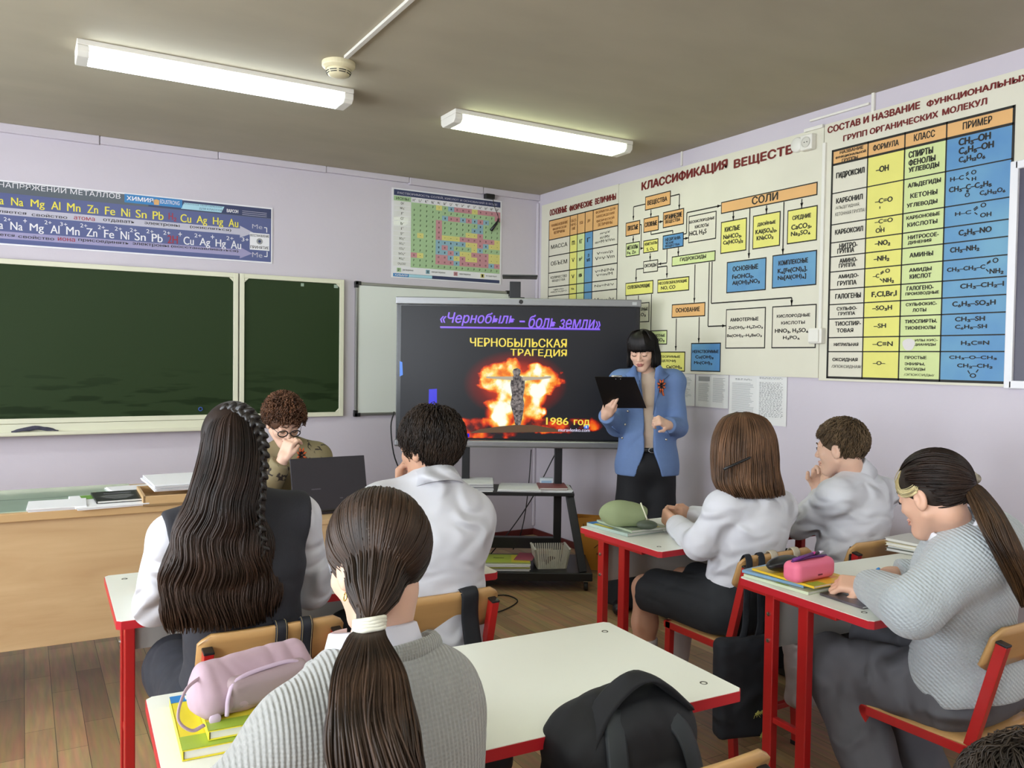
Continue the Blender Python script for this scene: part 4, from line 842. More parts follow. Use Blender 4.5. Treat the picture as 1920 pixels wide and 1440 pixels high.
def screen_mat():
    m = bpy.data.materials.new('slide_picture'); m.use_nodes = True; n, l = nt(m); b = n['Principled BSDF']
    tc = n.new('ShaderNodeTexCoord'); sp = n.new('ShaderNodeSeparateXYZ'); l.new(tc.outputs['Object'], sp.inputs[0])
    def M(op, a, b_=None, c_=None):
        q = n.new('ShaderNodeMath'); q.operation = op
        for i, v in enumerate((a, b_, c_)):
            if v is None: continue
            if hasattr(v, 'default_value') or hasattr(v, 'links'): l.new(v, q.inputs[i])
            else: q.inputs[i].default_value = v
        return q.outputs[0]
    X, Z = sp.outputs['X'], sp.outputs['Z']
    vo = n.new('ShaderNodeTexVoronoi'); vo.inputs['Scale'].default_value = 17; vo.feature = 'SMOOTH_F1'; nz = n.new('ShaderNodeTexNoise'); nz.inputs['Scale'].default_value = 11; nz.inputs['Detail'].default_value = 5
    l.new(tc.outputs['Object'], nz.inputs['Vector']); ad = n.new('ShaderNodeMixRGB'); ad.inputs['Fac'].default_value = .09; l.new(tc.outputs['Object'], ad.inputs['Color1']); l.new(nz.outputs['Color'], ad.inputs['Color2']); l.new(ad.outputs['Color'], vo.inputs['Vector'])
    nf = M('SUBTRACT', nz.outputs['Fac'], .5)
    def blob(cx, cz, rx, rz): return M('SUBTRACT', 1.0, M('SQRT', M('ADD', M('POWER', M('ABSOLUTE', M('DIVIDE', M('SUBTRACT', X, cx), rx)), 2), M('POWER', M('ABSOLUTE', M('DIVIDE', M('SUBTRACT', Z, cz), rz)), 2))))
    ce = S(972, 712); a = blob(ce[0]-.07, ce[1]+.01, .22, .135); b2 = blob(ce[0]+.10, ce[1]-.0, .20, .125)
    st = S(970, 765); c3 = blob(st[0]-.01, st[1], .20, .17); gl_ = S(880, 797); d4 = blob(gl_[0]+.05, gl_[1]-.02, .46, .075); e5 = blob(S(1050, 795)[0], S(1050, 798)[1], .32, .06)
    cells = M('SUBTRACT', .36, vo.outputs['Distance'])
    def inside(sh, k): return M('MINIMUM', M('MAXIMUM', M('MULTIPLY', M('ADD', M('ADD', sh, M('MULTIPLY', nf, .55)), M('MULTIPLY', cells, .45)), k), 0), 1)
    m1 = inside(M('MAXIMUM', M('MAXIMUM', a, b2), c3), 6.0); m2 = inside(M('MAXIMUM', d4, e5), 4.0)
    fire = M('ADD', M('ADD', .47, M('MULTIPLY', nf, 1.5)), M('MULTIPLY', cells, .9)); low = M('ADD', M('ADD', .24, M('MULTIPLY', nf, .9)), M('MULTIPLY', cells, .6))
    f_ = M('MAXIMUM', M('MULTIPLY', m1, fire), M('MULTIPLY', m2, low))
    glow = M('MULTIPLY', M('MAXIMUM', blob(ce[0]-.02, ce[1]-.03, .40, .26), 0), .42)
    hot = M('MULTIPLY', M('MAXIMUM', blob(S(935, 778)[0], S(935, 778)[1], .10, .10), 0), .9)
    hot2 = M('MULTIPLY', M('MAXIMUM', blob(S(1010, 735)[0], S(1010, 740)[1], .06, .09), 0), .9)
    v = M('ADD', M('MAXIMUM', f_, 0), M('ADD', M('MAXIMUM', M('SUBTRACT', glow, .02), 0), M('ADD', hot, hot2)))
    rp = n.new('ShaderNodeValToRGB'); l.new(v, rp.inputs['Fac']); cr = rp.color_ramp
    cr.elements[0].position = 0.0; cr.elements[0].color = lin('16171C'); cr.elements[1].position = 1.0; cr.elements[1].color = lin('FFFFF4')
    for p_, c_ in ((.03, '16171C'), (.14, '6E1008'), (.30, 'E03A0C'), (.50, 'F88A1C'), (.68, 'FFE070'), (.85, 'FFFDE8')): e = cr.elements.new(p_); e.color = lin(c_)
    b.inputs['Base Color'].default_value = lin('0A0A0C'); b.inputs['Roughness'].default_value = .35; b.inputs['Specular IOR Level'].default_value = .35
    l.new(rp.outputs['Color'], b.inputs['Emission Color']); b.inputs['Emission Strength'].default_value = 1.0; return m
def EM(name, c, k=1.0): return mat('lit_'+name, '0A0A0A', .3, emit=c, estr=k)
mb = MB(); SF = Frame((0, .009, 0), (1, 0, 0), (0, 0, 1), mb); SM_ = screen_mat()
SF.rect(sx0, sz0, sx1, sz1, SM_, 0)
def TS(s, x0, y0, x1, y1, m, d, bold=.02, shear=0.0): a0, b1 = S(x0, y0); a1, b0 = S(x1, y1); SF.text(s, a0, b1, a1, b0, m, d, bold, shear)
VI = EM('violet', '9468F0', 1.0); VD = EM('indigo', '4A22C0', .9); YL = EM('yellow', 'F4DC50', 1.0); FIG = mat('lit_stone', '0A0A0A', .6, emit='7A6C66', estr=.7); n, l = nt(FIG); nz = n.new('ShaderNodeTexNoise'); nz.inputs['Scale'].default_value = 60; nz.inputs['Detail'].default_value = 6; rp = n.new('ShaderNodeValToRGB'); rp.color_ramp.elements[0].position = .38; rp.color_ramp.elements[1].position = .66; rp.color_ramp.elements[0].color = lin('3A3034'); rp.color_ramp.elements[1].color = lin('B0A4A0'); tcf = n.new('ShaderNodeTexCoord'); l.new(tcf.outputs['Object'], nz.inputs['Vector']); l.new(nz.outputs['Fac'], rp.inputs['Fac']); l.new(rp.outputs['Color'], n['Principled BSDF'].inputs['Emission Color']); EARTH = EM('earth', '6E5138', .7); BL = EM('blue', '1E10D8', 1.0)
for dx, m_, d_ in ((.7, VD, .0004), (0, VI, .0010)):
    TS('«Чернобыль', 825+dx, 585+dx, 965+dx, 612+dx, m_, d_, .009, .25); TS('–', 974+dx, 601+dx, 984+dx, 604+dx, m_, d_, .03); TS('боль', 991+dx, 590+dx, 1042+dx, 615+dx, m_, d_, .009, .25); TS('земли»', 1049+dx, 598+dx, 1126+dx, 617+dx, m_, d_, .009, .25)
    a, b_ = S(825+dx, 610+dx*2), S(1125+dx, 620+dx*2); SF.line(a[0], (a[1]+b_[1])/2, b_[0], (a[1]+b_[1])/2, .009, m_, d_)
TS('ЧЕРНОБЫЛЬСКАЯ', 881, 633, 1063, 652, YL, .001, .025); TS('ТРАГЕДИЯ', 957, 654, 1063, 671, YL, .001, .025)
def PS(pts, m_, d_): SF.poly([S(*p) for p in pts], m_, d_)
PS([(900, 805), (935, 800), (965, 797), (1000, 797), (1040, 804), (1060, 810), (880, 812)], EARTH, .0006)
PS([(958, 712), (963, 704), (961, 697), (963, 692), (970, 690), (976, 693), (976, 700), (974, 704), (984, 710), (984, 725), (981, 745), (983, 760), (979, 785), (976, 797), (966, 797), (963, 780), (957, 758), (960, 740), (957, 722)], FIG, .0010)
PS([(911, 706), (935, 706), (962, 706), (962, 713), (935, 711), (912, 709)], EM('arm', 'C8B9A0', .8), .0011); PS([(980, 706), (1010, 707), (1033, 705), (1034, 709), (1010, 712), (980, 714)], EM('arm', 'C8B9A0', .8), .0011)
PS([(804, 730), (819, 729), (819, 779), (803, 779)], BL, .0006); PS([(862, 813), (880, 813), (880, 820), (864, 820)], BL, .0006)
PS([(749, 677), (754, 679), (755, 703), (749, 706)], EM('tab_blue', '3A7FE8', 1.0), .0006)
TS('1986', 1024, 783, 1066, 797, YL, .001, .03); TS('год', 1076, 787, 1106, 800, YL, .001, .03)
TS('muravlenko.com', 1047, 803, 1106, 810, EM('pale', 'E8E4FF', .9), .001, .02); PS([(1095, 797), (1104, 797), (1104, 804), (1095, 804)], EM('tab_blue', '3A7FE8', 1.0), .001); PS([(1098, 798.5), (1101, 798.5), (1100.5, 803), (1098.5, 803)], EM('pale', 'E8E4FF', .9), .0014)
obj('screen', mb, None, t)
cm = MB().lathe((S(977, 559)[0], -.019, zt-.022), [(0, -.003), (.011, -.003), (.014, 0)], 18, axis='y'); obj('camera_eye', cm, BZ, t)
tm_ = MB().box((S(1189, 572)[0], -.0186, zt-.024), (.03, .002, .02)); obj('maker_plate', tm_, mat('plate_grey', 'B8B8BA', .4), t)
MBK = mat('stand_black', '17171A', .42)
sx, sz = S(966, 540); sh = MB(); sh.box((S(975, 518)[0], .05, S(975, 518)[1]), (.235, .19, .012)); sh.box((sx+.0, .075, zt+.055), (.075, .02, .13)); sh.box((sx+.05, .075, zt+.0), (.03, .02, .03)); obj('camera_shelf', sh, MBK, t, bevel=.003)
xa, xb = S(872, 870)[0], S(1048, 870)[0]; W0, W1 = xa-.03, xb+.03
ps = MB()
for x in (xa, xb): obj('post', MB().box((x, .10, .78), (.052, .06, 1.42)), MBK, t, bevel=.004)
obj('cross_beam', MB().box(((xa+xb)/2, .10, .245), (xb-xa, .055, .075)), MBK, t, bevel=.004)
shx0, shx1 = xa-.09, S(1074, 925)[0]
obj('upper_shelf', MB().box(((shx0+shx1)/2, .03, .615), (shx1-shx0, .36, .022)), MBK, t, bevel=.004)
xc0, xc1 = S(1066, 930, .0)[0], S(1092, 1075, .16)[0]
for s, q0, q1 in ((1, xc0, xc1), (-1, xa-(xc0-xb), xa-(xc1-xb))):
    lg = MB().bar((q0, -.08, .605), (q1+.0, -.20, .12), .052, .05, side=(1, 0, 0)); obj('slanted_leg', lg, MBK, t, bevel=.004)
px0, px1 = 2*((xa+xb)/2)-(S(1110, 1085, .2)[0]), S(1110, 1085, .2)[0]
obj('platform', MB().box(((px0+px1)/2, .02, .095), (px1-px0, .52, .055)), MBK, t, bevel=.006)
for x in (px0+.04, px1-.04):
    for y in (-.2, .24):
        cs = MB(); cs.box((x, y, .065), (.03, .03, .012)); wv_ = MB().cyl((x-.012, y, .031), (x+.012, y, .031), .031, n=22)
        q = obj('caster', cs, CHR, t); obj('wheel', wv_, BLK, q, bevel=.004)
def tvp(x, y, z): return tuple(O+UX*x+UY*y+np.array([0, 0, z]))
# things on the stand
SH = .627
stack('paper_stack', 'thick stack of worn papers at the left of the stand upper shelf', 'paper', tvp(S(893, 910)[0], .0, SH), .235, .30, .055, AT+.04, [PWH, mat('paper_grey', 'C8C8CC', .6), PWH, mat('paper_dark', '8E8E94', .6)], 7, 9)
stack('paper_stack', 'white printed booklet in the middle of the stand upper shelf', 'paper', tvp(S(975, 915)[0], .0, SH), .29, .30, .018, AT-.03, [mat('paper_grey', 'C8C8CC', .6), PWH, PWH], 3, 12)
stack('paper_stack', 'white papers under the maroon notebook on the stand shelf', 'paper', tvp(S(1038, 918)[0], -.0, SH), .24, .28, .014, AT+.02, PWH, 3, 14)
book('notebook', 'maroon notebook on papers at the right of the stand shelf', tvp(S(1035, 914)[0], .0, SH+.016), .19, .24, .012, AT+.05, mat('maroon_cover', '8C4A4A', .5))
t = thing('small_box', 'small pale blue and white carton at the back of the stand shelf', 'box', tvp(S(1026, 893)[0], .125, SH), AT)
obj('carton', MB().box((0, 0, .03), (.09, .05, .06)), mat('carton_white', 'D8E2EA', .5), t, bevel=.002); obj('label_band', MB().box((0, -.0255, .032), (.07, .001, .022)), mat('carton_blue', '9FC0DC', .5), t)
ZP = .124
gc = [mat('mag_lime', 'B4C24A', .45), PWH, mat('mag_yellow', 'D8C63A', .45), mat('paper_grey', 'C8C8CC', .6)]
t0 = stack('magazine_stack', 'stack of textbooks under a lime magazine on the stand platform', 'books', tvp(S(947, 1075)[0], -.10, ZP), .33, .25, .045, AT+.02, [PWH, mat('paper_grey', 'C8C8CC', .6), gc[0], PWH], 5, 21)
t = book('magazine', 'lime and yellow magazine lying on the stand platform stack', tvp(S(950, 1060)[0], -.09, ZP+.046), .31, .23, .006, AT+.0, gc[0]); mb = MB(); Fm = flat_on(t, mb, .0066); Fm.rect(.03, -.10, .15, .10, gc[2], 0); Fm.text('Химия', -.09, .03, -.02, .0, INK, .0004); Fm.text('Химия', .06, .05, .13, .02, INK, .0008); obj('cover_print', mb, None, t)
book('magazine', 'pink magazine sticking out of the stand platform stack', tvp(S(985, 1056)[0], -.05, ZP+.054), .12, .20, .005, AT-.2, mat('mag_pink', 'A84A5E', .45))
t = thing('plastic_basket', 'off-white perforated plastic basket on the stand platform', 'basket', tvp(S(1031, 1055, .05)[0], -.06, ZP), AT+.12)
BK = mat('basket_cream', 'D9D6C8', .45)
def basket_wall(mb, a, b, a2, b2, n_=15, m_=7, z0=.008, z1=.115):   # grid of crossing bars between the bottom edge a-b and the rim a2-b2
    a, b, a2, b2 = map(np.array, (a, b, a2, b2))
    for i in range(n_+1):
        u = i/n_; mb.bar(a+(b-a)*u, a2+(b2-a2)*u, .0085, .003)
    for j in range(m_+1):
        v = j/m_; mb.bar(a+(a2-a)*v, b+(b2-b)*v, .0085, .003)
bm_ = MB(); w0, d0, w1, d1, hh = .095, .085, .115, .105, .13
cB = [(-w0, -d0), (w0, -d0), (w0, d0), (-w0, d0)]; cT_ = [(-w1, -d1), (w1, -d1), (w1, d1), (-w1, d1)]
for i in range(4): p, q = cB[i], cB[(i+1) % 4]; p2, q2 = cT_[i], cT_[(i+1) % 4]; basket_wall(bm_, p+(.006,), q+(.006,), p2+(hh,), q2+(hh,))
bm_.box((0, 0, .003), (2*w0, 2*d0, .006)); obj('mesh_sides', bm_, BK, t)
rm = MB()
for i in range(4): p, q = cT_[i], cT_[(i+1) % 4]; rm.bar(p+(hh,), q+(hh,), .014, .012)
obj('rim', rm, BK, t, bevel=.003)
ob = MB().tube([(-.05, -.03, .05), (.0, 0, .07), (.05, .03, .06)], [.012, .015, .01], 8); tag(obj('dark_odds', ob, mat('odds_dark', '3A2A2A', .6), smooth=True), 'dark small item lying inside the plastic basket', 'item'); bpy.data.objects['dark_odds'].location = tvp(S(1031, 1050, .05)[0], -.06, ZP-.02)
# cables
CB = mat('cable_black', '141416', .5)
def cable(label, pts, r=.004): tag(obj('cable', MB().tube(pts, r, 6), CB, smooth=True), label, 'cable')
def spl(P, n_=24):
    P = [np.array(p, float) for p in P]; P = [2*P[0]-P[1]]+P+[2*P[-1]-P[-2]]; out = []
    for i in range(1, len(P)-2):
        for k in range(n_//(len(P)-3)):
            u = k/(n_//(len(P)-3)); a, b, c, d = P[i-1:i+3]; out.append(.5*((2*b)+(-a+c)*u+(2*a-5*b+4*c-d)*u*u+(-a+3*b-3*c+d)*u**3))
    return out+[P[-2]]
def tvw(px, py, y): d = ray(px, py); k = ((O+UY*y-CAM)@UY)/(d@UY); return CAM+d*k
cable('black cable hanging from the screen, right strand of the crossed pair below the shelf', spl([tvw(1040, 853, .26), tvw(1000, 930, .26), tvw(960, 990, .26), tvw(915, 1045, .26), tvw(905, 1060, .3)]))
cable('black cable hanging from the screen, left strand of the crossed pair below the shelf', spl([tvw(996, 843, .22), tvw(992, 900, .22), tvw(985, 960, .22), tvw(975, 1005, .22), tvw(962, 1030, .24)]))
cable('black cable hanging from the left side of the screen down to the desk', spl([tvw(739, 772, .02), tvw(733, 800, .03), tvw(738, 850, .04), tvw(750, 885, .06), tvw(757, 920, .08), tvw(760, 1080, .1)]), .005)
cable('black cable looping over the floor in front of the stand', spl([onz(925, 1117, .006), onz(950, 1116, .006), onz(970, 1125, .006), onz(962, 1135, .006), onz(935, 1147, .006), onz(905, 1152, .006)]))
# orange shopping bag
p0 = tvw(1119, 1060, .385); t = thing('shopping_bag', 'orange paper shopping bag with dark script standing beside the display stand', 'bag', (p0[0], p0[1], 0), AT-.12)
OB = mat('bag_orange', 'CC8A2A', .5); BO = mat('bag_deep_orange', 'C2561E', .5); sb = MB()
sb.add([(-.14, -.06, 0), (.14, -.06, 0), (.14, .06, 0), (-.14, .06, 0), (-.15, -.05, .37), (.15, -.05, .38), (.15, .05, .37), (-.15, .05, .38)], [(0, 3, 2, 1), (0, 1, 5, 4), (2, 3, 7, 6)], OB)
sb.add([(.14, -.06, 0), (.14, .06, 0), (.15, .05, .37), (.15, -.05, .38), (.125, 0, .18), (-.14, -.06, 0), (-.14, .06, 0), (-.15, .05, .38), (-.15, -.05, .37), (-.125, 0, .18)], [(0, 1, 4), (1, 2, 4), (2, 3, 4), (3, 0, 4), (6, 5, 9), (5, 8, 9), (8, 7, 9), (7, 6, 9)], BO)
obj('bag_body', sb, None, t, solid=.002)
sg = MB(); sg.tube(spl([(-.10, -.066, .33), (-.09, -.066, .27), (-.04, -.066, .26), (-.03, -.066, .31), (.0, -.066, .32)]), .0035, 5); sg.tube(spl([(-.02, -.068, .16), (.02, -.068, .19), (.03, -.068, .14), (.0, -.068, .12), (.04, -.068, .10)]), .003, 5); objs('script_mark', sg, mat('bag_print', '5A3212', .5), t)
sg = MB(); FB = Frame((0, -.064, 0), (1, 0, 0), (0, .027, 1), sg); FB.text('Ово', .05, .25, .115, .20, PWH, .002, .02); obj('white_print', sg, None, t)
# ================================================================== PEOPLE
def fast_obj(name, V, F, m, parent, smooth=True):
    r = parent; off = np.zeros(3)
    while r is not None: off += np.array(r.location); r = r.parent
    V = np.asarray(V, np.float32)-off.astype(np.float32); F = np.asarray(F, np.int32)
    me = bpy.data.meshes.new(name); me.vertices.add(len(V)); me.vertices.foreach_set('co', V.ravel())
    me.loops.add(F.size); me.loops.foreach_set('vertex_index', F.ravel()); me.polygons.add(len(F))
    me.polygons.foreach_set('loop_start', np.arange(len(F), dtype=np.int32)*F.shape[1]); me.polygons.foreach_set('loop_total', np.full(len(F), F.shape[1], np.int32))
    me.polygons.foreach_set('use_smooth', np.full(len(F), smooth)); me.update(calc_edges=True); me.materials.append(m)
    return link(name, me, parent)
class SoftB(Soft):
    def obj(s, name, h, m, parent):
        mb = _Cap(); s.build(h, mb); return fast_obj(name, mb.V, mb.F, m, parent)
class _Cap:
    def add(s, v, f, m=None): s.V, s.F = v, f
def V(px, py, d): return CAM+ray(px, py)*d
def lerp(a, b, t): return np.array(a)*(1-t)+np.array(b)*t
def headR(f, u=(0, 0, 1)):
    f = nrm(f); u = np.array(u, float); r = nrm(np.cross(f, u)); return np.stack([r, f, np.cross(r, f)], 1)
def head_ops(s, c, R, g=1.0, fine=True, ears=True):
    c = np.array(c); P = lambda *p: c+R@(np.array(p)*g)
    E = lambda p, r, k=.02, kind='+': s.ell(P(*p), np.array(r)*g, R, k*g, kind)
    Cn = lambda a, b, r1, r2, k=.02, kind='+': s.cone(P(*a), P(*b), r1*g, r2*g, k*g, kind)
    E((0, -.012, .028), (.074, .094, .086)); E((0, .028, -.03), (.062, .060, .075), .03)
    Cn((-.008, .066, -.098), (.008, .066, -.098), .020, .020, .03)
    for q in (-1, 1):
        Cn((q*.052, .0, -.055), (q*.012, .062, -.097), .017, .017, .025)
        E((q*.038, .060, -.03), (.022, .018, .02), .02)
    E((0, .078, .012), (.05, .012, .012), .015)
    for q in (-1, 1): E((q*.031, .094, -.004), (.017, .012, .010), .010, '-')
    for q in (-1, 1): E((q*.031, .080, -.005), (.0140, .0115, .0105), .004)
    Cn((0, .086, .002), (0, .107, -.032), .0065, .0105, .010)
    for q in (-1, 1): E((q*.011, .097, -.036), (.0085, .010, .0075), .006)
    E((0, .088, -.060), (.023, .010, .0065), .006); E((0, .086, -.071), (.019, .010, .0075), .006)
    Cn((-.020, .0995, -.0655), (.020, .0995, -.0655), .0035, .0035, .004, '-')
    if ears:
        for q in (-1, 1):
            E((q*.076, -.008, -.015), (.009, .020, .031), .006); E((q*.085, -.004, -.013), (.006, .010, .017), .004, '-'); E((q*.079, .004, -.014), (.005, .005, .008), .003)
def face_bits(root, c, R, g=1.0, brow='2A1D16', lip='A8605A', eyes='shut', only=None):
    P = lambda *p: c+R@(np.array(p)*g)
    B = mat('brow_'+brow, brow, .7); LP = mat('lip_'+lip, lip, .4)
    for q in (-1, 1):
        obj('eyebrow', MB().tube([P(q*.013, .0935, .016), P(q*.024, .0935, .0215), P(q*.036, .089, .0215), P(q*.049, .078, .015)], [.0022, .0032, .003, .0012], 6), B, root, smooth=True, world=True)
        if eyes == 'shut':
            obj('eyelash', MB().tube([P(q*.018, .0885, -.0085), P(q*.026, .0925, -.0125), P(q*.036, .0915, -.0125), P(q*.046, .0845, -.0075)], [.0010, .0018, .0019, .0012], 6), mat('lash_dark', '1C1210', .7), root, smooth=True, world=True)
        else:
            e = SoftB(); e.ell(P(q*.031, .0865, -.005), np.array((.010, .006, .0052))*g, R); e.obj('eye', .0016, mat('eye_dark', '2A221E', .2), root)
            obj('eyelash', MB().tube([P(q*.017, .0885, -.002), P(q*.026, .0925, .0015), P(q*.036, .0915, .0015), P(q*.047, .0845, -.003)], [.0010, .0017, .0017, .001], 6), mat('lash_dark', '1C1210', .7), root, smooth=True, world=True)
    L = SoftB(); L.chain([P(-.023, .086, -.0655), P(-.008, .0965, -.0605), P(0, .0975, -.0620), P(.008, .0965, -.0605), P(.023, .086, -.0655)], [.002*g, .0045*g, .004*g, .0045*g, .002*g], .003)
    L.chain([P(-.020, .086, -.0665), P(-.008, .0945, -.0712), P(.008, .0945, -.0712), P(.020, .086, -.0665)], [.002*g, .0055*g, .0055*g, .002*g], .003); L.obj('lips', .0018, LP, root)
def hand(s, W, d, n, sg, curl=(.5, .55, .6, .65), g=1.0, thumb=(.75, .6, .3), tl=1.0, spread=0.0):
    W = np.array(W, float); d = nrm(d); n = np.array(n, float); n = nrm(n-d*(n@d)); t = sg*np.cross(d, n)
    s.cone(W-d*.02, W+d*.02, .024*g, .026*g, .015)
    s.rbox(W+d*.05*g, np.array((.038, .046, .0135))*g, .013*g, np.stack([t, d, n], 1), .012)
    for i, L in enumerate((.072, .080, .074, .058)):
        p = W+d*(.088-.004*abs(i-1.2))*g+t*(.028-.0187*i)*g; a = 0; dd = nrm(d+t*spread*(1.5-i))
        for k, fr in enumerate((.45, .31, .24)):
            a += curl[i]*(.85, 1.1, .8)[k]; q = dd*math.cos(a)+n*math.sin(a); p2 = p+q*L*fr*g
            s.cone(p, p2, (.0092, .0086, .0078)[k]*g, (.0086, .0078, .0066)[k]*g, .004); p = p2
    b = W+d*.022*g+t*.026*g; m1 = b+nrm(t*thumb[0]+d*thumb[1]+n*thumb[2])*.042*g; m2 = m1+nrm(t*(thumb[0]-.45)+d*(thumb[1]+.3)+n*(thumb[2]+.15))*.034*g*tl
    s.cone(b, m1, .0135*g, .0105*g, .012); s.cone(m1, m2, .0105*g, .0082*g, .004)
def trunk(s, J, w=1.0, grow=0.0, z0=None):
    P, N = J['P'], J['N']; SL, SR = J['SL'], J['SR']; r = nrm(SR-SL); upv = nrm(N-P); f = nrm(np.cross(upv, r)); R = np.stack([nrm(np.cross(f, upv)), f, upv], 1)
    C = lerp(P, N, .66)-f*.012; Wt = lerp(P, N, .36)
    s.ell(P+upv*.02, (.168*w+grow, .122+grow, .125+grow), R, .05); s.cone(P+upv*.03, Wt, .108+grow, .100+grow, .05, sq=(R[:, 0], 1.28*w))
    s.cone(Wt, C, .100+grow, .108+grow, .05, sq=(R[:, 0], 1.30*w)); s.ell(C+upv*.03, (.158*w+grow, .108+grow, .150+grow), R, .05)
    s.cone(SL, SR, .050+grow, .050+grow, .05)
    for q in (SL, SR): s.cone(N-upv*.005, lerp(N, q, .9), .044+grow, .046+grow, .045)
    return R
def person(key, name, label, J, skin, g=1.0, h=.006, w=.92, legs=True, shoes='14130F', eyes=True):
    """one continuous body mesh from the joints J"""
    base = J['P'] if 'AL' not in J else (J['AL']+J['AR'])/2
    t = thing('person', label, 'person', (J['P'][0], J['P'][1], 0)); s = SoftB()
    head_ops(s, J['H'], J['HR'], g); R = J['HR']
    s.cone(J['H']+R@np.array((0, -.028, -.055))*g, J['N']+np.array((0, 0, .0)), .048*g, .052*g, .02)
    trunk(s, J, w, -.014)
    for q in 'LR':
        S_, E_, W_ = J['S'+q], J['E'+q], J['W'+q]
        s.cone(S_, E_, .044, .036, .03); s.cone(E_, lerp(E_, W_, .35), .036, .036, .02); s.cone(lerp(E_, W_, .3), W_, .036, .025, .02)
        d, n_, sg, kw = J['hand'+q]; hand(s, W_, d, n_, sg, **kw)
        if legs:
            H_, K_, A_ = J['L'+q], J['K'+q], J['A'+q]
            s.cone(H_, K_, .078, .054, .04); s.cone(K_, lerp(K_, A_, .35), .052, .053, .03); s.cone(lerp(K_, A_, .35), A_, .053, .034, .03)
            s.cone(A_, A_+J['toe'+q]*.125-np.array((0, 0, .045)), .036, .024, .03)
    s.obj('body', h, skin, t); return t
def sleeves(s, J, r=(.060, .052, .040), cuff=.0, k=.035):
    for q in 'LR':
        S_, E_, W_ = J['S'+q], J['E'+q], J['W'+q]; d = nrm(W_-E_); e = W_+d*cuff
        s.cone(S_, E_, r[0], r[1], k); s.cone(E_, e+d*.03, r[1], r[2], .02)
    for q in 'LR':
        d = nrm(J['W'+q]-J['E'+q]); s.local_plane(J['W'+q]+d*cuff, d, .085)
def collar(root, J, m, rad=.062, hgt=.038, tilt=None, name='collar', drop=.02, open_front=True):
    N = J['N']; a = nrm(J['H']-N) if tilt is None else nrm(tilt); r = nrm(J['SR']-J['SL']); f = nrm(np.cross(a, r)); r = np.cross(f, a); rows = []
    ph = np.linspace(.30, 2*PI-.30, 29) if open_front else np.linspace(0, 2*PI, 31)
    for z, q in ((-.012, 1.05), (hgt*.6, .98), (hgt, .96), (hgt*.95, 1.06), (hgt*.3, 1.22), (-drop, 1.40)):
        rows.append([N+a*(z+.010*math.cos(p)*(-1))+(r*math.sin(p)*1.02+f*math.cos(p))*rad*q for p in ph])
    o = obj(name, MB().grid(rows), m, root, smooth=True, world=True, solid=.002); return o
# ---- hair
def strand_geo(paths, rad, sides=4):
    P = np.asarray(paths, float); n, m = P.shape[:2]; T_ = np.gradient(P, axis=1); T_ /= np.linalg.norm(T_, axis=-1, keepdims=True)+1e-9
    ref = np.zeros_like(T_); ref[..., 0] = 1; ref[..., 1] = .31; A = np.cross(T_, ref); A /= np.linalg.norm(A, axis=-1, keepdims=True)+1e-9; B = np.cross(T_, A)
    rad = np.broadcast_to(np.asarray(rad, float), (n, m)); ang = 2*PI*np.arange(sides)/sides
    Vv = P[:, :, None, :]+rad[:, :, None, None]*(np.cos(ang)[None, None, :, None]*A[:, :, None, :]+np.sin(ang)[None, None, :, None]*B[:, :, None, :])
    I = np.arange(n*m*sides).reshape(n, m, sides); J_ = np.roll(I, -1, axis=2)
    F = np.stack([I[:, :-1], J_[:, :-1], J_[:, 1:], I[:, 1:]], -1).reshape(-1, 4)
    caps = np.concatenate([I[:, 0, ::-1].reshape(-1, sides), I[:, -1, :].reshape(-1, sides)]) if sides == 4 else np.zeros((0, 4), int)
    return Vv.reshape(-1, 3), np.concatenate([F, caps])
def hair_mat(name, c1, c2, rough=.5): return mat(name, c1, max(rough, .48), island=.45, var=.01, col2=c2, vscale=14, spec=.28)
def cr(rows, s):                                   # smooth interpolation through the rows
    R_ = np.asarray(rows, float); n = len(R_); x = np.clip(np.asarray(s, float), 0, 1)*(n-1); i = np.minimum(x.astype(int), n-2); u = (x-i)[..., None]
    g = lambda k: R_[np.clip(k, 0, n-1)]
    a, b, c, d = g(i-1), g(i), g(i+1), g(i+2)
    return .5*((2*b)+(-a+c)*u+(2*a-5*b+4*c-d)*u*u+(-a+3*b-3*c+d)*u**3)
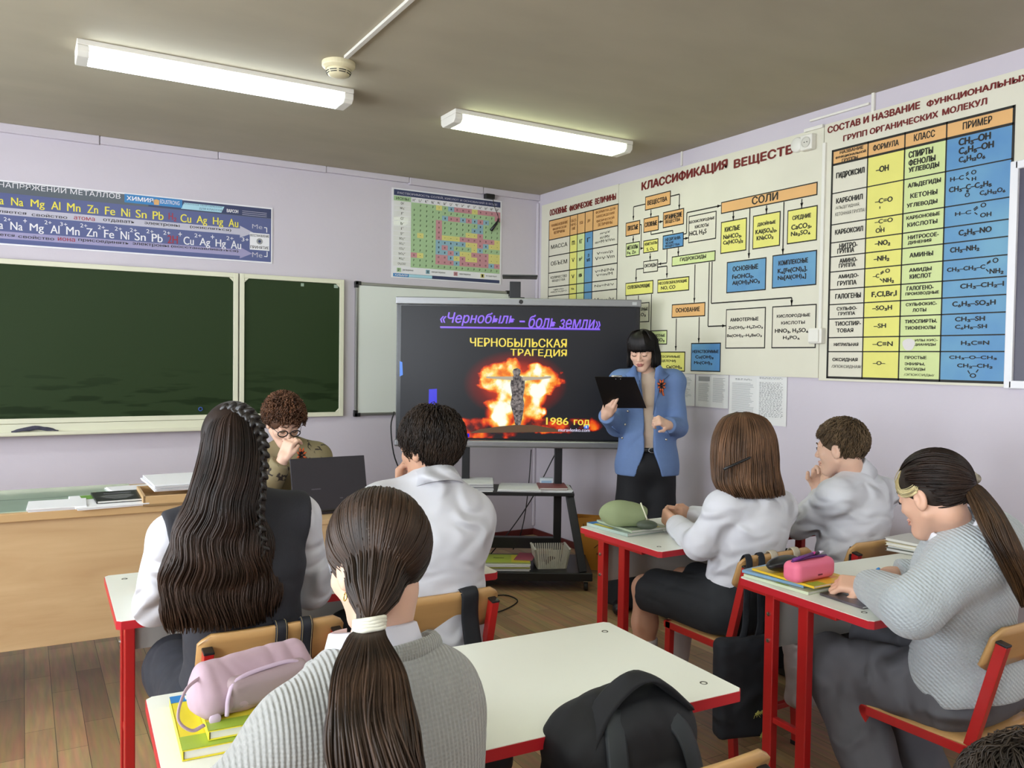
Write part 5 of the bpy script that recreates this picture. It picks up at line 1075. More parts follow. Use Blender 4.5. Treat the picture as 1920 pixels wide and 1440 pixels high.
def loft(name, root, m, rows, ax, ph=(-.35, PI+.35), n=500, mpt=18, rad=.0022, seed=1, wave=0, wfreq=3, clump=9, rho=(.86, 1.06), jit=.10, s1=(.93, 1.0), base=True, bscale=.90, wstart=.35, lumps=0):
    """hair falling through an envelope; rows = (centre xyz, half width, half depth), ax = (right, back)"""
    R_ = np.random.RandomState(seed); rows = np.array([list(r[0])+[r[1], r[2]] for r in rows]); r, k = np.array(ax[0]), np.array(ax[1])
    if base:
        sb = np.linspace(0, .97, 26); q = cr(rows, sb); pp = np.linspace(ph[0], ph[1], 40); G = q[:, None, :3]+bscale*(q[:, None, 3:4]*np.cos(pp)[None, :, None]*r+q[:, None, 4:5]*np.sin(pp)[None, :, None]*k)
        gi = q[:, None, :3]+bscale*.8*(q[:, None, 3:4]*np.cos(pp)[None, ::-1, None]*r+q[:, None, 4:5]*np.sin(pp)[None, ::-1, None]*k)
        G = np.concatenate([G, gi], 1); mb0 = MB().grid(G, closed=True); Vb, Fb = np.array(mb0.v), np.array(mb0.f)
    p0 = R_.uniform(ph[0], ph[1], n); cl = np.round(p0*clump)/clump; rh = R_.uniform(rho[0], rho[1], n); e = R_.uniform(s1[0], s1[1], n)
    s = np.linspace(0, 1, mpt)[None, :]*e[:, None]
    phi = p0[:, None]+(cl-p0)[:, None]*np.clip(s*1.1-.2, 0, .75)+R_.normal(0, jit, n)[:, None]*s
    q = cr(rows, s); pts = q[..., :3]+rh[:, None, None]*(q[..., 3:4]*np.cos(phi)[..., None]*r+q[..., 4:5]*np.sin(phi)[..., None]*k)
    if wave:
        amp = wave*np.clip((s-wstart)/.25, 0, 1); w_ = amp*np.sin(2*PI*wfreq*s+.7*np.sin(cl*3.1)[:, None]+R_.normal(0, .35, n)[:, None])
        pts = pts+w_[..., None]*(k*.8)+(amp*.55*np.cos(2*PI*wfreq*s+cl[:, None]*2))[..., None]*r
    Vs, Fs = strand_geo(pts, rad*np.array([.9]+[1.0]*(mpt-4)+[.85, .6, .25]))
    if base: Fs = np.concatenate([Fb, Fs+len(Vb)]); Vs = np.concatenate([Vb, Vs])
    return fast_obj(name, Vs, Fs, m, root)
def skull_dirs(R_, n, keep):
    out = []
    while len(out) < n:
        d = R_.normal(0, 1, (n*4, 3)); d /= np.linalg.norm(d, axis=1)[:, None]; out += [q for q in d if keep(q)]
    return np.array(out[:n])
SK_C, SK_R = np.array((0, -.012, .028)), np.array((.083, .103, .095))
def gather(name, root, m, c, R, g, tie, keep, n=420, mpt=14, rad=.0021, seed=3, puff=1.0, sag=.0, extra=None):
    """hair drawn over the skull from its hairline to the tie point (head coordinates)"""
    R_ = np.random.RandomState(seed); D = skull_dirs(R_, n, keep); td = (np.array(tie)-SK_C)/SK_R; tr = np.linalg.norm(td); td = td/tr
    s = np.linspace(0, 1, mpt); om = np.arccos(np.clip(D@td, -1, 1))[:, None]; so = np.sin(om)+1e-6
    q = (np.sin((1-s)[None]*om)/so)[..., None]*D[:, None, :]+(np.sin(s[None]*om)/so)[..., None]*td
    q /= np.linalg.norm(q, axis=-1, keepdims=True)+1e-9
    rr = (1.0+.03*R_.uniform(-1, 1, n))[:, None]*puff*(1-np.clip((s-.8)/.2, 0, 1)[None]*(1-tr/puff))
    P = SK_C+q*rr[..., None]*SK_R
    P = np.array(c)+(P*g)@R.T
    Vs, Fs = strand_geo(P, rad*np.array([.5]+[1.0]*(mpt-1))); return fast_obj(name, Vs, Fs, m, root)
def scalp(s, c, R, g, cut=True, grow=1.0, front=.058, low=-.045, k=.02):
    c = np.array(c); s.ell(c+R@(SK_C*g), SK_R*g*grow*.965, R, k)
    s.ell(c+R@(np.array((0, .085+front-.058, -.045))*g), np.array((.072, .082, .088))*g, R, .012, '-')      # face opening
    s.plane(c+R@(np.array((0, -.03, low))*g), R@nrm((0, .25, -1)), .02)
def crop(name, root, m, c, R, g, n=700, L=.05, crown=(0, -.45, .9), keep=None, seed=5, rad=.0016, lift=.006, mpt=7, curl=0.0, fall=.25, grow=1.0):
    """short hair: tufts that run away from the crown over the skull"""
    R_ = np.random.RandomState(seed); D = skull_dirs(R_, n, keep); P = SK_C+D*SK_R*.97*grow; cr_ = nrm(crown); LL = L*R_.uniform(.6, 1.15, n); out = [P]
    jit = R_.normal(0, .35, (n, 3)); ph = R_.uniform(0, 6.28, n)
    for i in range(mpt-1):
        q = (P-SK_C)/SK_R; nn = q/np.linalg.norm(q, axis=1)[:, None]; t = nn-cr_[None]*(nn@cr_)[:, None]*0-cr_[None]; t = t+np.array((0, 0, -fall))+jit*.5
        if curl: t = t+curl*np.stack([np.sin(ph+i*1.3), np.cos(ph+i*1.1), np.sin(ph*1.7+i)], 1)
        t -= nn*(t*nn).sum(1)[:, None]; t /= np.linalg.norm(t, axis=1)[:, None]+1e-9
        P = P+t*(LL/(mpt-1))[:, None]; q = (P-SK_C)/SK_R; ql = np.linalg.norm(q, axis=1)[:, None]
        P = SK_C+q/ql*SK_R*(grow*.985+(lift/.09)*(1.2*math.sin(PI*(i+1)/(mpt)))*R_.uniform(.5, 1.3, n)[:, None]); out.append(P)
    P = np.stack(out, 1); P = np.array(c)+(P*g)@R.T
    Vs, Fs = strand_geo(P, rad*np.array([1.0]*(mpt-2)+[.8, .3])); return fast_obj(name, Vs, Fs, m, root)
def pony(name, root, m, path, wid, n=420, mpt=20, seed=4, rad=.0022, wave=.0, wfreq=2.2, clump=7, flat=.6):
    rows = [(p, w_, w_*flat) for p, w_ in zip(path, wid)]; return loft(name, root, m, rows, (rt, -fw), (0, 2*PI), n, mpt, rad, seed, wave, wfreq, clump, (.15, 1.05), .25, (.86, 1.0), True, .82, .2)

SKIN = mat('skin_light', 'DDAE94', .5, var=.06, vscale=9); SKIN2 = mat('skin_warm', 'D0A084', .5, var=.06, vscale=9); SKIN3 = mat('skin_pale', 'E2B8A0', .5, var=.06, vscale=9)
for q in (SKIN, SKIN2, SKIN3): q.node_tree.nodes['Principled BSDF'].inputs['Subsurface Weight'].default_value = .12; q.node_tree.nodes['Principled BSDF'].inputs['Subsurface Radius'].default_value = (.012, .005, .003)
SHIRT = mat('shirt_white', 'D2D2D9', .7, sheen=.15)
def wrinkle(m, scale=5.0, strength=.5, dist=.03, st=(1, 1, 1)):
    scale *= 1.6; strength = min(1, strength*1.6); dist *= 2.2
    n, l = nt(m); b = n['Principled BSDF']; tc = n.new('ShaderNodeTexCoord'); mp = n.new('ShaderNodeMapping'); mp.inputs['Scale'].default_value = st; l.new(tc.outputs['Object'], mp.inputs['Vector'])
    nz = n.new('ShaderNodeTexNoise'); nz.noise_type = 'RIDGED_MULTIFRACTAL'; nz.inputs['Scale'].default_value = scale; nz.inputs['Detail'].default_value = 1.2; nz.inputs['Roughness'].default_value = .4; nz.inputs['Distortion'].default_value = .6; nz.normalize = True
    l.new(mp.outputs['Vector'], nz.inputs['Vector']); bp = n.new('ShaderNodeBump'); bp.inputs['Strength'].default_value = strength; bp.inputs['Distance'].default_value = dist; l.new(nz.outputs['Fac'], bp.inputs['Height']); l.new(bp.outputs['Normal'], b.inputs['Normal']); return m
wrinkle(SHIRT, 4.5, .5, .03, (1, 1, 1.5))
def knit(name, c, scale, rot=(0, 0, 0), c2=None, dist=.004):
    m = mat(name, c, .9, var=.10, vscale=160, sheen=.4); n, l = nt(m); b = n['Principled BSDF']; tc = n.new('ShaderNodeTexCoord'); mp = n.new('ShaderNodeMapping'); mp.inputs['Rotation'].default_value = rot; l.new(tc.outputs['Object'], mp.inputs['Vector'])
    wv = n.new('ShaderNodeTexWave'); wv.inputs['Scale'].default_value = scale; wv.inputs['Distortion'].default_value = .5; wv.inputs['Detail'].default_value = 2; wv.inputs['Detail Scale'].default_value = 6; l.new(mp.outputs['Vector'], wv.inputs['Vector'])
    w2 = n.new('ShaderNodeTexWave'); w2.bands_direction = 'Z'; w2.inputs['Scale'].default_value = scale*1.3; w2.inputs['Distortion'].default_value = .6; l.new(mp.outputs['Vector'], w2.inputs['Vector'])
    ad = n.new('ShaderNodeMath'); ad.operation = 'MULTIPLY_ADD'; l.new(w2.outputs['Fac'], ad.inputs[0]); ad.inputs[1].default_value = .35; l.new(wv.outputs['Fac'], ad.inputs[2])
    bp = n.new('ShaderNodeBump'); bp.inputs['Strength'].default_value = .8; bp.inputs['Distance'].default_value = dist; l.new(ad.outputs[0], bp.inputs['Height']); l.new(bp.outputs['Normal'], b.inputs['Normal']); return m
X3 = np.array
def seat_legs(J, x, y, z=.535, dx=.095, kx=.11, ky=.42, ay=.40, kz=.52):
    for q, sg in (('L', -1), ('R', 1)):
        J['L'+q] = X3((x+sg*dx, y, z)); J['K'+q] = X3((x+sg*kx, y+ky, kz)); J['A'+q] = X3((x+sg*kx, y+ay, .085)); J['toe'+q] = X3((sg*.1, 1.0, 0))
FLAT = dict(curl=(.25, .3, .3, .35))
HMASK = lambda q: not (q[1] > .35 and q[2] < .42) and not (q[2] < -.55) and not (abs(q[0]) > .75 and q[1] > -.1 and q[2] < -.1)

# ---------------- girl with very long wavy hair (front left desk)
def make_LH():
    J = {}; cx = CH['LH'][0]-.055; y = -3.645
    J['H'] = ony(436, 836, y+.03); J['HR'] = headR((.08, 1, -.18)); J['P'] = X3((cx+.02, y-.02, .56)); J['N'] = X3((cx-.005, y-.01, 1.085))
    J['SL'] = ony(322, 1010, y); J['SR'] = ony(560, 970, y); J['EL'] = onz(290, 1135, .80); J['ER'] = onz(585, 1105, .80)
    J['WL'] = X3((-3.42, -3.22, .795)); J['WR'] = X3((-3.16, -3.20, .795)); J['handL'] = ((.7, .7, 0), (0, 0, -1), 1, FLAT); J['handR'] = ((-.7, .7, 0), (0, 0, -1), -1, FLAT)
    seat_legs(J, cx+.01, y-.0); J['WR'][2] = J['WL'][2] = .80
    t = person('LH', 'person', 'seated girl with very long dark wavy hair and a braid, dark vest over white sleeves', J, SKIN)
    face_bits(t, J['H'], J['HR'], 1.0, '2A1D16', 'B47C70', 'open')
    s = SoftB(); trunk(s, J, .92, -.002); sleeves(s, J, (.058, .054, .042), .0); s.disp = folds(.004, 26, 3); s.plane(J['P']+X3((0, 0, -.03)), (0, 0, -1)); s.obj('blouse', .0075, SHIRT, t)
    VEST = mat('vest_dark', '2C2C33', .85, var=.25, vscale=60, vstretch=(8, 8, .4)); s = SoftB(); trunk(s, J, .96, .016)
    for q in 'LR': s.ell(J['S'+q]+nrm(J['S'+q]-J['N'])*.062+X3((0, 0, -.03)), (.052, .16, .15), None, .012, '-')
    s.plane(J['P']+X3((0, 0, -.02)), (0, 0, -1)); s.disp = folds(.0025, 22, 5); s.obj('vest', .006, VEST, t)
    DEN = mat('denim_dark', '23252E', .85, var=.25, vscale=40); s = SoftB()
    s.ell(J['P']+X3((0, .02, -.01)), (.185, .15, .12), None, .05)
    for q in 'LR': s.cone(J['L'+q], J['K'+q]+X3((0, -.03, 0)), .105, .10, .06)
    s.disp = folds(.006, 18, 8); s.plane(X3((0, 0, .44)), (0, 0, -1)); s.obj('skirt', .009, DEN, t)
    for q in 'LR':
        s = SoftB(); s.cone(J['K'+q]+X3((0, 0, -.08)), J['A'+q], .06, .042, .02); s.obj('stocking', .009, mat('stocking_black', '16161A', .8), t); shoe(t, J, q)
    # hair
    M = hair_mat('hair_black_brown', '2A1B14', '130C0A', .5); yb = y-.04
    n_, l_ = nt(M); b_ = n_['Principled BSDF']; src = b_.inputs['Base Color'].links[0].from_socket; tc = n_.new('ShaderNodeTexCoord'); sp = n_.new('ShaderNodeSeparateXYZ'); l_.new(tc.outputs['Object'], sp.inputs[0]); mr = n_.new('ShaderNodeMapRange'); mr.inputs['From Min'].default_value = 1.18; mr.inputs['From Max'].default_value = .92; l_.new(sp.outputs['Z'], mr.inputs['Value'])
    mx = n_.new('ShaderNodeMixRGB'); mx.blend_type = 'ADD'; l_.new(mr.outputs['Result'], mx.inputs['Fac']); l_.new(src, mx.inputs['Color1']); mx.inputs['Color2'].default_value = (.016, .008, .004, 1); l_.new(mx.outputs['Color'], b_.inputs['Base Color'])
    s = SoftB(); scalp(s, J['H'], J['HR'], 1.0, low=-.085, grow=1.05, front=.07); s.obj('scalp_hair', .005, M, t)
    pts = [(768, 428, 452, .02, .02), (785, 398, 482, .035, .07), (815, 384, 492, .03, .105), (850, 377, 494, .01, .115), (890, 366, 494, -.03, .10), (930, 352, 492, -.055, .085), (970, 336, 494, -.07, .075), (1010, 320, 503, -.08, .07), (1050, 309, 512, -.085, .065), (1090, 304, 519, -.085, .06), (1130, 303, 524, -.08, .055), (1172, 322, 520, -.072, .05)]
    rows = []
    for py, a, b, dy, dp in pts: p, q = ony(a, py, yb+dy), ony(b, py, yb+dy); rows.append(((p+q)/2, np.linalg.norm(q-p)/2*.97, dp))
    r = nrm(ony(494, 850, yb)-ony(377, 850, yb)); r = nrm(r*X3((1, 1, 0)))
    loft('hair', t, M, rows, (r, X3((r[1], -r[0], 0))), (-.6, PI+.6), 1500, 34, .0024, 11, .011, 4.6, 13, (.84, 1.07), .10, (.82, 1.02))
    s = SoftB(); pa = spl([ony(px, py, yb+o) for px, py, o in [(420, 771, .03), (448, 768, .0), (472, 784, -.03), (487, 815, -.055), (491, 850, -.075), (489, 890, -.095), (486, 930, -.105), (484, 970, -.115), (488, 1010, -.122), (497, 1045, -.125)]], 36)
    for i in range(0, len(pa)-1):
        d = nrm(pa[i+1]-pa[max(0, i-1)]); sd = nrm(np.cross(d, X3((0, -1, .2)))); f_ = 1-.3*i/len(pa); s.ell(pa[i]+X3((0, -.008, 0))+sd*.0085*(1 if i % 2 else -1)*f_, X3((.0095, .0115, .0185))*f_, np.stack([sd, np.cross(d, sd), d], 1) @ np.array(Matrix.Rotation(.75*(1 if i % 2 else -1), 3, 'Y')), .0015)
    s.obj('braid', .0032, mat('braid_black', '17100D', .4), t)
def shoe(t, J, q, m=None, long=.24):
    A = J['A'+q]; d = nrm(J['toe'+q]*X3((1, 1, 0))); s = SoftB(); s.cone(X3((A[0], A[1], .045))-d*.035, X3((A[0], A[1], .038))+d*(long-.08), .046, .036, .03); s.cone(A+X3((0, 0, .0)), X3((A[0], A[1], .05)), .044, .046, .02); s.plane(X3((0, 0, .004)), (0, 0, -1), .003); s.obj('shoe', .007, m or mat('shoe_black', '131215', .4), t)
def trousers(t, J, m, r=(.098, .078, .062, .058), name='trousers', amp=.006, hipw=.185, seed=2, waist=.08, drop=.03):
    s = SoftB(); s.ell(J['P']+X3((0, .0, .0)), (hipw, .145, .13), None, .05)
    for q in 'LR':
        H_, K_, A_ = J['L'+q], J['K'+q], J['A'+q]; s.cone(H_, K_, r[0], r[1], .05); s.cone(K_, lerp(K_, A_, .5), r[1], r[2], .03); s.cone(lerp(K_, A_, .5), A_+X3((0, 0, -drop)), r[2], r[3], .03)
        s.local_plane(A_+X3((0, 0, -drop-.005)), A_-K_, .16)
    s.plane(J['P']+X3((0, 0, waist)), (0, 0, 1)); s.disp = folds(amp, 20, seed, (1, 1, .6)); s.obj(name, .0085, m, t)

# ---------------- dark-haired boy (front left desk)
def make_BD():
    J = {}; y = -3.62
    J['H'] = ony(806, 836, y+.02); J['HR'] = headR((-.42, 1, -.12)); J['P'] = X3((-2.66, -3.60, .56)); J['N'] = ony(815, 905, y-.02)
    J['SL'] = ony(715, 950, y+.02); J['SR'] = ony(882, 968, y-.03); J['EL'] = X3((-2.90, -3.40, .80)); J['ER'] = X3((-2.45, -3.42, .81))
    J['WL'] = ony(752, 925, -3.47); J['WR'] = X3((-2.62, -3.24, .795)); J['handL'] = ((-.05, -.1, 1), (.6, -.5, .2), 1, dict(curl=(.6, .65, .7, .75))); J['handR'] = ((-.85, .4, 0), (0, 0, -1), -1, FLAT)
    seat_legs(J, -2.67, -3.60)
    t = person('BD', 'person', 'seated dark-haired boy in a white shirt seen from behind, leaning on his left elbow', J, SKIN2)
    face_bits(t, J['H'], J['HR'], 1.0, '2A1D16', 'B88070', 'open')
    s = SoftB(); trunk(s, J, 1.06, .012); sleeves(s, J, (.068, .060, .046), -.01); s.plane(J['P']+X3((0, 0, -.05)), (0, 0, -1)); s.disp = folds(.0045, 17, 13, (1, 1, 1.4)); s.obj('shirt', .0075, SHIRT, t)
    collar(t, J, SHIRT, .064, .034)
    trousers(t, J, mat('trousers_black', '17171B', .85))
    for q in 'LR': shoe(t, J, q)
    M = hair_mat('hair_dark', '33261D', '1A120D'); s = SoftB(); scalp(s, J['H'], J['HR'], 1.0, low=-.075, grow=1.02); s.obj('scalp_hair', .005, mat('hair_dark_base', '1C1410', .6), t)
    kp = lambda q: not (q[1] > .4 and q[2] < .35) and q[2] > -.80 and not (abs(q[0]) > .8 and q[1] > -.25 and q[2] < -.05)
    crop('hair', t, M, J['H'], J['HR'], 1.0, 2800, .080, (.1, -.25, .95), kp, 6, .0014, .012, 9, .25, .5, 1.0)

# ---------------- girl in the grey cardigan (nearest, from behind)
def make_PT():
    J = {}; y = -4.62
    J['H'] = ony(708, 1048, y); J['HR'] = headR((-.22, 1, -.30)); J['P'] = X3((-3.25, -4.80, .56)); J['N'] = ony(702, 1228, -4.665)+X3((0, 0, -.012))
    J['SL'] = ony(552, 1392, -4.74); J['SR'] = ony(815, 1310, -4.72); J['EL'] = onz(395, 1425, .87)+X3((-.02, .10, -.03)); J['ER'] = X3((-3.118, -4.64, .805))
    J["EL"] = X3((-3.535, -4.725, .805)); J['WL'] = X3((-3.34, -4.60, .655)); J['WR'] = X3((-3.18, -4.42, .795)); J['handL'] = ((.7, .6, 0), (0, 0, -1), 1, FLAT); J['handR'] = ((-.7, .6, 0), (0, 0, -1), -1, FLAT)
    seat_legs(J, -3.27, -4.78)
    t = person('PT', 'person', 'seated girl in a grey knitted cardigan with a brown ponytail, nearest the viewer', J, SKIN3)
    CG = knit('knit_grey', '9A9A97', 40, (0, 0, .1), dist=.0025); CGc = mat('shirt_collar', 'D6D4E0', .7)
    face_bits(t, J['H'], J['HR'], 1.0, '3A2820', 'B88074', 'shut')
    s = SoftB(); trunk(s, J, .92, .014); sleeves(s, J, (.066, .062, .05), -.01); N = J['N']; s.ell(N+X3((0, .01, .055)), (.085, .085, .06), None, .02, '-'); s.plane(J['P']+X3((0, 0, -.06)), (0, 0, -1)); s.disp = folds(.004, 14, 23); s.obj('cardigan', .0065, CG, t)
    # ribbed neckband, white shirt collar inside
    a = nrm(X3((0, .25, 1))); r = nrm(J['SR']-J['SL']); f = nrm(np.cross(a, r)); nb = MB()
    nb.tube([N+a*(.014-.030*max(0, math.cos(p)))+r*math.sin(p)*.112+f*math.cos(p)*.094 for p in np.linspace(.55, 2*PI-.55, 41)], .017, 10, flat=.6, side=a)
    obj('neckband', nb, knit('knit_band', '94948F', 60, (0, 0, .1), dist=.002), t, smooth=True, world=True)
    collar(t, J, CGc, .070, .060, (0, .12, 1), 'shirt_collar', .012)
    trousers(t, J, mat('trousers_black', '17171B', .85))
    for q in 'LR': shoe(t, J, q)
    M = hair_mat('hair_brown', '41301F' if False else '3E2C20', '22170F', .5); tie = ony(692, 1164, y-.135)
    lt = J['HR'].T@(tie-J['H']); s = SoftB(); scalp(s, J['H'], J['HR'], 1.0, low=-.085, grow=1.0); s.obj('scalp_hair', .005, mat('hair_brown_base', '22170F', .6), t)
    kp = lambda q: not (q[1] > .30 and q[2] < .55) and q[2] > -.97 and not (abs(q[0]) > .74 and q[1] > -.22 and q[2] < -.10)
    gather('drawn_back_hair', t, M, J['H'], J['HR'], 1.0, lt, kp, 2100, 18, .0021, 31, 1.0)
    tp = [tie+X3((0, .02, .022)), tie+X3((0, -.004, -.010)), ony(690, 1195, -4.785), ony(690, 1250, -4.845), ony(692, 1320, -4.905), ony(702, 1390, -4.945), ony(715, 1470, -4.97), ony(725, 1560, -4.98)]
    pony('ponytail', t, M, tp, [.012, .020, .028, .046, .056, .062, .058, .030], 1400, 28, 33, .0020, .007, 1.9, 9, .55)
    rg = MB(); ax = nrm(X3((0, -.30, -1))); sd = nrm(np.cross(ax, (0, 1, 0))); fr_ = np.cross(ax, sd)
    for i in range(4): rg.tube([tie+ax*(.005*i-.002)+(sd*math.cos(q)*1.05+fr_*math.sin(q)*.9)*(.0225+.0015*math.sin(5*q+i)) for q in np.linspace(0, 2*PI, 25)], .0042, 7)
    obj('hair_tie', rg, mat('tie_white', 'E0DDCC', .8), t, smooth=True, world=True)
    obj('earring', MB().tube([J['H']+J['HR']@X3((-.079+.002*math.cos(q), -.008+.005*math.sin(q), -.052+.006*math.cos(q))) for q in np.linspace(0, 2*PI, 15)], .0014, 6), mat('gold', 'C8A860', .25, 1.0), t, smooth=True, world=True)

# ---------------- girl in the white blouse (front right desk)
def make_RG():
    J = {}; y = -3.68
    J['H'] = ony(1393, 842, y); J['HR'] = headR((-.06, 1, -.10)); J['P'] = X3((-1.33, -3.66, .56)); J['N'] = ony(1405, 925, y-.01)
    J['SL'] = ony(1358, 955, y-.01); J['SR'] = ony(1462, 955, y-.02); J['SL'][0] = min(J['SL'][0], J['N'][0]-.14); J['SR'][0] = J['N'][0]+.16
    J['EL'] = onz(1312, 1020, .80); J['ER'] = X3((-1.14, -3.42, .80)); J['WL'] = onz(1268, 985, .80); J['WR'] = onz(1292, 968, .805)
    J['handL'] = (onz(1240, 962, .835)-J['WL'], (1, -.2, .1), 1, dict(curl=(.8, .85, .9, .95), thumb=(.3, .7, .35))); J['handR'] = (onz(1245, 962, .85)-J['WR'], (-1, .2, .2), -1, dict(curl=(.7, .8, .9, .95), thumb=(.35, .8, .2)))
    seat_legs(J, -1.34, -3.66, .53, .095, .10, .44, .47, .52); J['AL'] = X3((-1.455, -3.22, .085)); J['KL'] = X3((-1.47, -3.235, .52))
    t = person('RG', 'person', 'seated girl with shoulder-length light brown hair, white blouse and dark pleated skirt, hands clasped', J, SKIN2)
    face_bits(t, J['H'], J['HR'], 1.0, '5A412C', 'B88074', 'open')
    s = SoftB(); trunk(s, J, .92, .012); sleeves(s, J, (.053, .056, .044), -.005); s.plane(J['P']+X3((0, 0, -.0)), (0, 0, -1)); s.disp = folds(.006, 20, 43, (1, 1, .8)); s.obj('blouse', .0065, SHIRT, t)
    SK = mat('skirt_black', '202328', .8, var=.2, vscale=20); s = SoftB(); s.ell(J['P']+X3((0, .02, -.01)), (.18, .15, .115), None, .05); s.cone(J['P']+X3((0, -.02, .06)), J['P'], .12, .13, .05, sq=((1, 0, 0), 1.25))
    for q in 'LR': s.cone(J['L'+q], J['K'+q]+X3((0, -.075, -.0)), .108, .102, .07)
    s.disp = folds(.0075, 24, 45, (1.4, .5, .8)); s.plane(X3((0, 0, .455)), (0, 0, -1), .01); s.plane((J['KL']+J['KR'])/2+X3((0, -.06, 0)), (0, 1, .0), .02); s.obj('skirt', .0075, SK, t)
    for q in 'LR':
        s = SoftB(); s.cone(lerp(J['K'+q], J['A'+q], .52), J['A'+q], .057, .043, .02); s.local_plane(lerp(J['K'+q], J['A'+q], .50), J['K'+q]-J['A'+q], .08); s.obj('sock', .007, mat('sock_white', 'D4D0D0', .85), t); shoe(t, J, q)
    M = hair_mat('hair_light_brown', '6B4D36', '4A3423', .5); rows = []; s = SoftB(); scalp(s, J['H'], J['HR'], 1.0, low=-.09, grow=.96, front=.065); s.obj('scalp_hair', .005, M, t)
    for py, a, b, dy, dp in [(773, 1384, 1402, 0, .02), (785, 1362, 1428, .01, .07), (815, 1349, 1441, .005, .10), (850, 1344, 1446, 0, .105), (880, 1345, 1448, -.005, .105), (905, 1348, 1455, -.02, .10), (928, 1362, 1462, -.035, .085)]:
        p, q = ony(a, py, y-.0+dy), ony(b, py, y+dy); rows.append(((p+q)/2, np.linalg.norm(q-p)/2*.93, dp))
    loft('hair', t, M, rows, (X3((1, 0, 0)), X3((0, -1, 0))), (-.75, PI+.75), 1300, 20, .0021, 47, .003, 2.2, 15, (.90, 1.06), .12, (.86, 1.05), True, .95)
    pn = MB(); a, b = ony(1357, 880, y-.06), ony(1408, 857, y-.10); pn.tube([a, lerp(a, b, .3), lerp(a, b, .95), b], [.0055, .0052, .0045, .002], 10); tag(obj('pen', pn, BLK, smooth=True), 'black pen tucked into the hair of the girl in the white blouse', 'pen')

# ---------------- short-haired boy by the wall
def make_RB():
    J = {}; y = -3.70
    J['H'] = ony(1577, 838, y+.01); J['HR'] = headR((-.28, 1, -.12)); J['P'] = X3((-.74, -3.70, .56)); J['N'] = ony(1603, 900, y-.0)
    J['SL'] = ony(1565, 930, y-.06); J['SR'] = ony(1655, 925, y+.0); J['EL'] = onz(1497, 985, .80); J['ER'] = X3((-.62, -3.47, .80))
    J['WL'] = ony(1545, 925, -3.51); J['WR'] = ony(1533, 915, -3.42); J['handL'] = (ony(1541, 880, -3.555)-J['WL'], (.5, -.8, 0), 1, dict(curl=(1.0, 1.05, 1.1, 1.1), g=.95)); J['handR'] = (X3((.0, -.1, 1)), (-.4, -.8, 0), -1, dict(curl=(1.0, 1.1, 1.1, 1.1)))
    seat_legs(J, -.74, -3.68)
    t = person('RB', 'person', 'seated short-haired boy in a white shirt by the wall, hand at his mouth', J, SKIN3, h=.0045)
    s = SoftB(); trunk(s, J, 1.06, .014); sleeves(s, J, (.055, .058, .044), -.02); s.plane(J['P']+X3((0, 0, -.04)), (0, 0, -1)); s.disp = folds(.003, 20, 53, (1, 1, 1.5)); s.obj('shirt', .0065, SHIRT, t); J['N'] = J['N']+X3((0, 0, .026)); collar(t, J, SHIRT, .062, .045, drop=.03)
    trousers(t, J, mat('trousers_black', '17171B', .85))
    for q in 'LR': shoe(t, J, q)
    face_bits(t, J['H'], J['HR'], 1.0, '5A412C', 'CC9888', 'open')
    M = hair_mat('hair_sandy', '63503A', '453523'); s = SoftB(); scalp(s, J['H'], J['HR'], 1.0, low=-.055, grow=1.0, front=.052); s.obj('scalp_hair', .005, mat('hair_sandy_base', '4C3C29', .7), t)
    kp = lambda q: not (q[1] > .45 and q[2] < .40) and q[2] > -.62 and not (abs(q[0]) > .66 and q[1] > -.20 and q[2] < .05)
    crop('hair', t, M, J['H'], J['HR'], 1.0, 1700, .034, (0, -.5, .85), kp, 7, .0016, .007, 7, .2, .1, 1.0)
    kf = lambda q: q[1] > .50 and .42 < q[2] < .80 and abs(q[0]) < .55
    crop('fringe', t, M, J['H'], J['HR'], 1.0, 150, .034, (0, -.3, .95), kf, 8, .0014, .009, 8, .15, -.1, 1.0)

